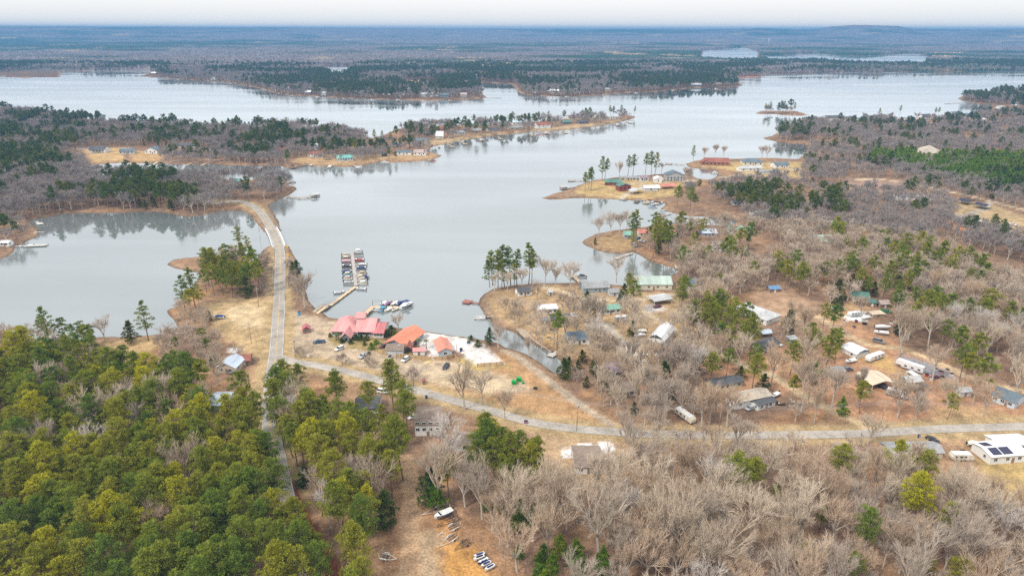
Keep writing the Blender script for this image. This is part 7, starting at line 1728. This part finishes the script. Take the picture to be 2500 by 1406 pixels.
for i, (u, v, wd) in enumerate([(560,207,'leafless bay'), (640,219,'leafless bay'), (712,235,'long bank'), (772,240,'long bank'), (836,242,'long bank'), (905,245,'wooded point'), (968,247,'wooded point'), (1030,248,'wooded point'), (1095,247,'wooded point'), (1380,239,'bay right of the wooded point'), (1470,234,'middle shore'), (1550,228,'middle shore'), (1640,224,'middle shore'), (1745,218,'red tipped point')]):
    dock(f'{words[i % 5]} of the small docks at the {wd} opposite', [(u, v - 3), (u + 3, v - .5)], 2.4, (9, 8), 'lgrey' if i % 3 == 0 else None, m=M_CONC if i % 2 else M_WOOD, group='docks of the opposite shore')
dock('thin pier off the wooded point of the opposite shore', [(1186,239), (1210,239)], 2.5, (12, 6), m=M_WOOD)
dock('pier off the western point of the opposite shore', [(346,188), (334,187.5)], 3, (10, 8), m=M_WOOD)
dock('boathouse on the bay of the opposite shore', [(1290,231), (1300,229.5)], 3, (14, 9), 'lgrey', m=M_WOOD)
dock('jetty beside the grey point shore on the right lake', [(2345,252), (2318,253)], 2.2, (10, 5), m=M_WOOD)

# ---- causeway bridge
pts = RP['main']
pj = [proj(p[0], p[1], 1.6)[1] for p in pts]
seg = [p for p, v in zip(pts, pj) if 556 < v < 606]
Pm = np.array(seg)
e = empty('road_bridge', (Pm[:, 0].mean(), Pm[:, 1].mean(), 0), 0, 'low concrete road bridge with white barriers over the channel', 'bridge')
oc = np.array([Pm[:, 0].mean(), Pm[:, 1].mean()])
Tn = np.gradient(Pm, axis=0); Tn /= np.linalg.norm(Tn, axis=1)[:, None]; Nn = np.stack([Tn[:, 1], -Tn[:, 0]], 1)
def rib(o0, o1, z0, z1, nm, m):
    r = []
    for p, n_ in zip(Pm - oc, Nn):
        a = p + n_ * o0; c = p + n_ * o1
        r.append([(a[0], a[1], z0), (c[0], c[1], z0), (c[0], c[1], z1), (a[0], a[1], z1)])
    return MB().loft(r).build(nm, m, e)
rib(-4.3, 4.3, .75, 1.585, 'deck', M_CONC)
rib(-4.3, -3.95, 1.59, 2.35, 'barrier', M_TRIM); rib(3.95, 4.3, 1.59, 2.35, 'barrier', M_TRIM)
for i in range(2, len(Pm) - 2, max(1, len(Pm) // 5)):
    p = Pm[i] - oc; n_ = Nn[i]
    b = MB()
    for s_ in (-3.4, 0, 3.4): b.box(p[0] + n_[0] * s_ - .35, p[0] + n_[0] * s_ + .35, p[1] + n_[1] * s_ - .35, p[1] + n_[1] * s_ + .35, -2, .74)
    b.build('pier', M_CONC, e)
def guard(pts, label):
    P = [G(*p) for p in pts]; o = P[0].copy()
    e = empty('guard_rail', tuple(o), 0, label, 'guard rail')
    r = MB()
    for a, b in zip(P[:-1], P[1:]):
        a, b = a - o, b - o
        r.tube(a + Vector((0, 0, .7)), b + Vector((0, 0, .7)), .12, n=4)
        L = (b - a).length; s = 0
        while s < L:
            c = a + (b - a) * s / L; MB().box(c.x - .08, c.x + .08, c.y - .08, c.y + .08, -.1, .75).build('post', M_METAL, e); s += 4
    r.build('rail', M_METAL, e)
guard([(684,560), (668,535), (650,515)], 'metal guard rail on the lake side north of the bridge')
guard([(670,605), (667,640), (664,700)], 'metal guard rail on the lagoon side south of the bridge')
guard([(701,606), (704,640), (703,700)], 'metal guard rail on the lake side south of the bridge')

# ---- fences
def fence(pts, label, h=1.9):
    P = [G(*p) for p in pts]; o = P[0].copy()
    e = empty('wooden_fence', tuple(o), 0, label, 'fence', 'wooden fences of the marina yard')
    for a, b in zip(P[:-1], P[1:]):
        a, b = a - o, b - o; d = b - a; L = d.length; d.normalize(); n = Vector((-d.y, d.x, 0)) * .03
        k = MB(); s = 0.0
        while s < L - .05:
            c0 = a + d * s; c1 = a + d * min(s + .17, L); hh = h + random.uniform(-.06, .06)
            q = [c0 - n, c1 - n, c1 + n, c0 + n]
            k.add([(p.x, p.y, -.05) for p in q] + [(p.x, p.y, hh) for p in q], [(3, 2, 1, 0), (4, 5, 6, 7), (0, 1, 5, 4), (1, 2, 6, 5), (2, 3, 7, 6), (3, 0, 4, 7)]); s += .2
        k.build('panel', M_FENCE, e)
        s = 0
        while s < L:
            c = a + d * s - n * 3; MB().box(c.x - .07, c.x + .07, c.y - .07, c.y + .07, -.1, h + .1).build('post', M_WOOD, e); s += 3
fence([(922,862), (943,868)], 'short tan wooden fence left of the pale blue garage')
fence([(971,871), (1000,875), (1030,879), (1054,882)], 'long tan wooden fence in front of the pink roofed shed')
fence([(1063,880), (1090,878), (1110,872), (1120,884)], 'tan wooden fence in front of the salmon roofed shed')
fence([(1165,896), (1195,894), (1224,892), (1222,884)], 'tan wooden fence at the east corner of the white beach')

# ---- signs, poles, bins
def pole(foot, h, label, arm=True, lamp=False, box=False, group='utility poles'):
    c = G(*foot)
    e = empty('utility_pole', (c.x, c.y, LAND), random.uniform(-.3, .3), label, 'utility pole', group)
    MB().tube((0, 0, -.2), (0, 0, h), .17, .12, n=7).build('post', M_WOOD, e)
    if arm:
        MB().box(-1.2, 1.2, -.07, .07, h - 1.0, h - .84).build('cross_arm', M_WOOD, e)
        for x in (-1.1, 0, 1.1): MB().tube((x, 0, h - .84), (x, 0, h - .55), .06, n=5).build('insulator', M_TRIM, e)
    if box: MB().tube((.35, 0, h - 3.0), (.35, 0, h - 1.7), .3, n=8).build('transformer', M_METAL, e)
    if lamp:
        MB().tube((0, 0, h - .3), (1.4, 0, h), .04, n=4).build('lamp_arm', M_METAL, e); MB().ball((1.5, 0, h - .1), .3, .2, .14).build('lamp_head', M_TRIM, e)
    return Vector((c.x, c.y, LAND + h - .8))
p1 = pole((1408, 1052), 13, 'tall utility pole with a transformer beside the gravel path end', box=True)
p2 = pole((1755, 1048), 11, 'utility pole near the yellow trailer home')
p3 = pole((2150, 1040), 11, 'utility pole at the junction of the dirt track')
p4 = pole((2560, 1030), 11, 'utility pole beyond the light blue grey house')
p0 = pole((1010, 945), 11, 'utility pole on the side road verge by the pink playhouse')
pole((632, 748), 11, 'utility pole west of the road beside the dark conifer'); pole((614, 838), 11, 'utility pole on the sandy clearing'); pole((652, 652), 10, 'utility pole at the south end of the bridge'); pole((633, 566), 10, 'utility pole at the north end of the bridge')
pole((721, 869), 10, 'pole with a white sign box at the marina entrance', arm=False, box=True); pole((1116, 872), 7, 'lamp pole at the corner of the beach fence', arm=False, lamp=True); pole((968, 876), 7, 'thin lamp pole in front of the wooden fence', arm=False, lamp=True)
pole((697, 735), 7, 'lamp pole on the causeway bank with a white lamp', arm=False, lamp=True); pole((1532, 880), 9, 'bare pole beside the concrete yard of the metal barn', arm=False); pole((1632, 795), 9, 'lamp pole beside the lane', arm=False, lamp=True)
def wires(a, b, label, n=3):
    e = empty('power_line', tuple(a), 0, label, 'power line', 'power lines along the side road')
    for k_ in range(n):
        off = Vector((0, (k_ - 1) * 1.0, 0)); pr = None
        w2 = MB()
        for i in range(13):
            t = i / 12; p = (b - a) * t + off + Vector((0, 0, -4 * 1.6 * t * (1 - t)))
            if pr is not None: w2.tube(pr, p, .035, n=3, cap=False)
            pr = p
        w2.build('wire', M_METAL, e)
wires(p0, p1, 'wires from the playhouse verge to the transformer pole'); wires(p1, p2, 'wires from the transformer pole towards the yellow trailer home'); wires(p2, p3, 'wires between the yellow trailer home and the dirt track'); wires(p3, p4, 'wires from the dirt track to the light blue grey house')
def sign(foot, label, col, w_=.9, h_=.9, hh=2.2, diamond=False):
    c = G(*foot)
    e = empty('road_sign', (c.x, c.y, LAND), 0, label, 'sign')
    MB().tube((0, 0, 0), (0, 0, hh), .05, n=5).build('post', M_METAL, e)
    M_ = Matrix.Translation((0, -.08, hh)) @ (Matrix.Rotation(math.pi / 4, 4, 'Y') if diamond else Matrix.Identity(4))
    MB().box(-w_ / 2, w_ / 2, -.03, .03, -h_ / 2, h_ / 2, M=M_).build('panel', mat('sign_' + col, {'yellow': (.85, .55, .03), 'white': (.8, .8, .78), 'green': (.03, .3, .1)}[col], .5), e)
sign((702, 609), 'yellow diamond warning sign at the bridge end', 'yellow', 1.2, 1.2, diamond=True)
sign((705, 629), 'yellow warning sign nearer the marina on the causeway bank', 'yellow', 1.1, 1.1, diamond=True)
sign((753, 874), 'small white sign beside the marina entrance', 'white', 1.2, 1.4, 1.3)
sign((1050, 958), 'low white boards lying at the side road bend', 'white', 1.6, .4, .5)
def bin_(u, v, label, m, w_=.8, d_=.8, h_=1.1, name='trash_bin', cat='bin', group=None):
    c = G(u, v); e = empty(name, (c.x, c.y, LAND), random.uniform(-.3, .3), label, cat, group)
    MB().loft([[(-w_/2*s, -d_/2*s, z_), (w_/2*s, -d_/2*s, z_), (w_/2*s, d_/2*s, z_), (-w_/2*s, d_/2*s, z_)] for s, z_ in ((.82, 0), (1, h_))]).build('body', m, e)
    MB().loft([[(-w_/2*s, -d_/2*s, z_), (w_/2*s, -d_/2*s, z_), (w_/2*s, d_/2*s, z_), (-w_/2*s, d_/2*s, z_)] for s, z_ in ((1.05, h_ + .01), (1.0, h_ + .1))]).build('lid', M_TYRE if 'green' not in label else m, e)
mg = glossy('dumpgreen', (.0, .30, .05))
bin_(1255, 937, 'green dumpster, nearer of the pair in the dry field', mg, 1.9, 1.6, 1.5, 'dumpster', 'dumpster', 'green dumpsters in the field')
bin_(1267, 930, 'green dumpster, farther of the pair in the dry field', mg, 2.0, 1.7, 1.6, 'dumpster', 'dumpster', 'green dumpsters in the field')
bin_(1277, 936, 'small green crate beside the dumpsters', mg, 1.0, 1.0, .7, 'crate', 'crate')
bin_(1041, 972, 'dark blue trash bin on the side road verge', CM('navy')); bin_(1284, 1033, 'pair sized purple blue trash bin by the curving road', CM('purple'), 1.4, .8, 1.1); bin_(2243, 1068, 'blue trash bin by the road near the long beige trailer', CM('navy'))
bin_(731, 770, 'blue portable toilet with a white roof by the ramp track', CM('sky'), 1.2, 1.2, 2.2, 'portable_toilet', 'toilet')
bin_(952, 876, 'white golf cart shaped utility cart in front of the fence', CM('white'), 1.3, 2.2, 1.4, 'utility_cart', 'cart'); bin_(900, 866, 'small yellow trailer behind the silver pickup', CM('yellow'), 1.6, 2.6, .9, 'cargo_trailer', 'trailer')
bin_(1126, 857, 'dark spa pump box on the white beach', CM('navy'), 1.3, 1.3, 1.3, 'pump_box', 'box'); bin_(1144, 838, 'blue plastic float on the white beach', CM('sky'), 1.5, 1.5, .6, 'pool_float', 'float'); bin_(1307, 949, 'dark scrap heap alone in the dry field', CM('black'), 1.5, 1.5, .5, 'scrap_heap', 'scrap')
bin_(2060, 786, 'white propane tank near the snow covered trailer', CM('white'), .8, 1.6, .9, 'propane_tank', 'tank')
# slide board leaning at the fence gate
c = G(1046, 884); e = empty('plank_stack', (c.x, c.y, LAND), .9, 'pale yellow plank ramp leaning at the fence gate', 'planks')
for i in range(4): MB().box(-2.2, 2.2, -.8 + i * .42, -.44 + i * .42, .1 + i * .02, .2 + i * .02).build('plank', mat('fresh_pine_boards', (.72, .58, .3), .8, .15, 2), e)
# clutter of the yards: each item its own
CL = [(2285,905,'x','white chest by the dark gravel strip','white'), (2300,925,'x','tan crate by the dark gravel strip','tan'), (2322,918,'x','white bundle under the tall pines','white'), (2250,952,'x','blue barrel behind the grey roofed hut','sky'), (2120,958,'x','white box at the open side of the tan carport','white'), (2085,800,'x','grey crate beside the dirt track','grey'), (2190,820,'x','brown crate behind the flatbed truck','brown'), (1345,808,'x','white table on the creek lawn','white'), (1410,815,'x','brown wood pile behind the creek house','brown'), (1470,800,'x','white cushion box beside the grey camper','white'), (1760,900,'x','white barrel between pines and yellow trailer','white'), (1690,905,'x','brown brush pile in the wood by the lane','brown'),(2262,918,'crate','red painted crate in the yard clutter','red'), (2274,928,'crate','white box in the yard clutter','white'), (2296,912,'crate','pinkish tarp pile in the yard clutter','pink'), (2312,905,'crate','white appliance beside the dark gravel strip','white'), (2210,935,'crate','white barrel near the grey roofed hut','white'), (2110,792,'crate','black tyre heap by the snow covered trailer','black'), (2090,786,'crate','maroon crate by the snow covered trailer','maroon'), (2175,790,'crate','white shed box beside the boats','white'), (1395,728,'crate','white tank beside the lane on the point','white'), (1340,828,'crate','white box at the creek bank','white'),
      (1500,795,'crate','white awning box by the grey camper','white'), (1545,788,'crate','small white cart beside the grey camper','white'), (1430,790,'crate','white bench under the leafless trees','white'), (2452,1095,'crate','wood pile beside the trailer with roof panels','brown'), (2350,1105,'crate','snow capped box near the rounded camper','white'), (2076,905,'crate','dark flat cart beside the motorhome','grey'), (2120,912,'crate','brown cart amid the weeds','brown'), (1865,862,'crate','wooden steps box of the cream trailer','cream')]
for u, v, nm, lb, cl in CL: bin_(u, v, lb, CM(cl), random.uniform(1, 2), random.uniform(1, 1.8), random.uniform(.7, 1.3), 'storage_box', 'box', 'clutter in the yards')
# ---- planting round the restaurant
def bush(u, v, s, label, lib='cedar', sz=None, group='shrubs around the restaurant'):
    c = G(u, v); e = empty('shrub', (c.x, c.y, LAND - .05), random.uniform(0, 6), label, 'shrub', group)
    e.scale = (s, s, sz or s * .55); i = random.randrange(len(ME[lib])); link('stem', ME[lib][i][0], e); link('foliage', ME[lib][i][1], e)
for u, v, s, lib, lb in [(835,837,.48,'cedar','round dark clipped bush left of the portico'), (857,839,.5,'cedar','round dark clipped bush right of the portico'), (806,822,.4,'cedar','shrub at the west corner of the restaurant'), (870,829,.6,'cedar','big shrub against the restaurant middle wing'), (882,831,.65,'cedar','dark spreading shrub under the restaurant windows'), (896,831,.6,'cedar','grey green shrub near the east wing'), (906,853,.75,'young','bright green bush at the end of the front lawn'),
    (944,822,.75,'cedar','shrub east of the restaurant wing'), (956,815,.9,'cedar','olive bush between the two big roofs'), (964,824,.7,'young','tall bush at the orange roof corner'), (1012,838,.5,'cedar','low bush under the orange roof eave'), (918,840,.6,'young','feathery bush on the front lawn'), (1150,832,.6,'cedar','dark bush at the edge of the white beach'), (1166,846,.7,'cedar','brown green bush below the white beach'), (890,843,.4,'cedar','small bush on the front lawn')]:
    bush(u, v, s, lb, lib)
def palm(u, v, h, label):
    c = G(u, v); e = empty('palm_tree', (c.x, c.y, LAND), random.uniform(0, 6), label, 'palm tree', 'palms of the marina')
    MB().tube((0, 0, 0), (.1, 0, h), .2, .16, n=7).build('trunk', M_BARK, e)
    f = MB()
    for i in range(26):
        a = i * 2.4; el = random.uniform(-.5, 1.1); L = random.uniform(1.2, 1.7); pr = None
        d = Vector((math.cos(a), math.sin(a), 0)); s_ = Vector((-d.y, d.x, 0))
        pts_ = []
        for k_ in range(5):
            t = k_ / 4; p = Vector((.1, 0, h)) + d * L * t * math.cos(el * (1 - t * .3)) + Vector((0, 0, L * (math.sin(el) * t - .55 * t * t)))
            wd = .22 * math.sin(math.pi * min(1, .15 + t * .85)) + .02
            pts_.append([tuple(p - s_ * wd), tuple(p + Vector((0, 0, .06))), tuple(p + s_ * wd)])
        f.loft(pts_, closed=False, cap=False)
    f.build('crown', mat('palm_leaf', (.13, .17, .05), .6, .25, 3), e)
palm(821, 831, 3.2, 'palm on the west part of the restaurant lawn'); palm(1023, 846, 3.6, 'palm behind the pink roofed shed, nearer the orange roof'); palm(1041, 851, 4.0, 'palm with a bare trunk between the two sheds'); palm(826, 828, 2.4, 'shorter palm beside the restaurant lawn palm')
c = G(2075, 74, 0); 
hx_, hy_ = c.x * 10100 / c.length if c.length else 0, 10100.0
hx_ = (2075 - 1250) / FPX * (hy_ * cp + CAMH * sp)
e = empty('radio_mast', (hx_, hy_, float(ground_z(hx_, hy_)[0])), 0, 'thin radio mast on the hill at the horizon', 'mast')
MB().tube((0, 0, 0), (0, 0, 42), 1.2, .6, n=5).build('post', M_METAL, e)
# water tower specks and mast on the far ridge
c = G(1877, 102, 30.0)
e = empty('water_tower', (c.x, c.y, float(ground_z(c.x, c.y)[0])), 0, 'tiny white water tower above the far forest', 'water tower')
MB().tube((0, 0, 0), (0, 0, 38), 2.2, n=8).build('column', MW('white'), e); MB().ball((0, 0, 42), 8, 8, 7).build('tank', MW('white'), e)
# ------------------------------------------------------------ haze
HX = 13000
hb = MB().box(-HX, HX, -400, 14900, -62, 172)
m, t, o = newmat('haze_air')
m.cycles.volume_sampling = 'DISTANCE'
pv = N(t, 'ShaderNodeVolumePrincipled')
pv.inputs['Color'].default_value = (.17, .43, .80, 1)
pv.inputs['Density'].default_value = 1.25e-4
pv.inputs['Anisotropy'].default_value = 0.0
t.links.new(pv.outputs[0], o.inputs['Volume'])
ho = hb.build('haze', m)
tag(ho, 'thin blue haze over the lake country', kind='stuff')
print('done')
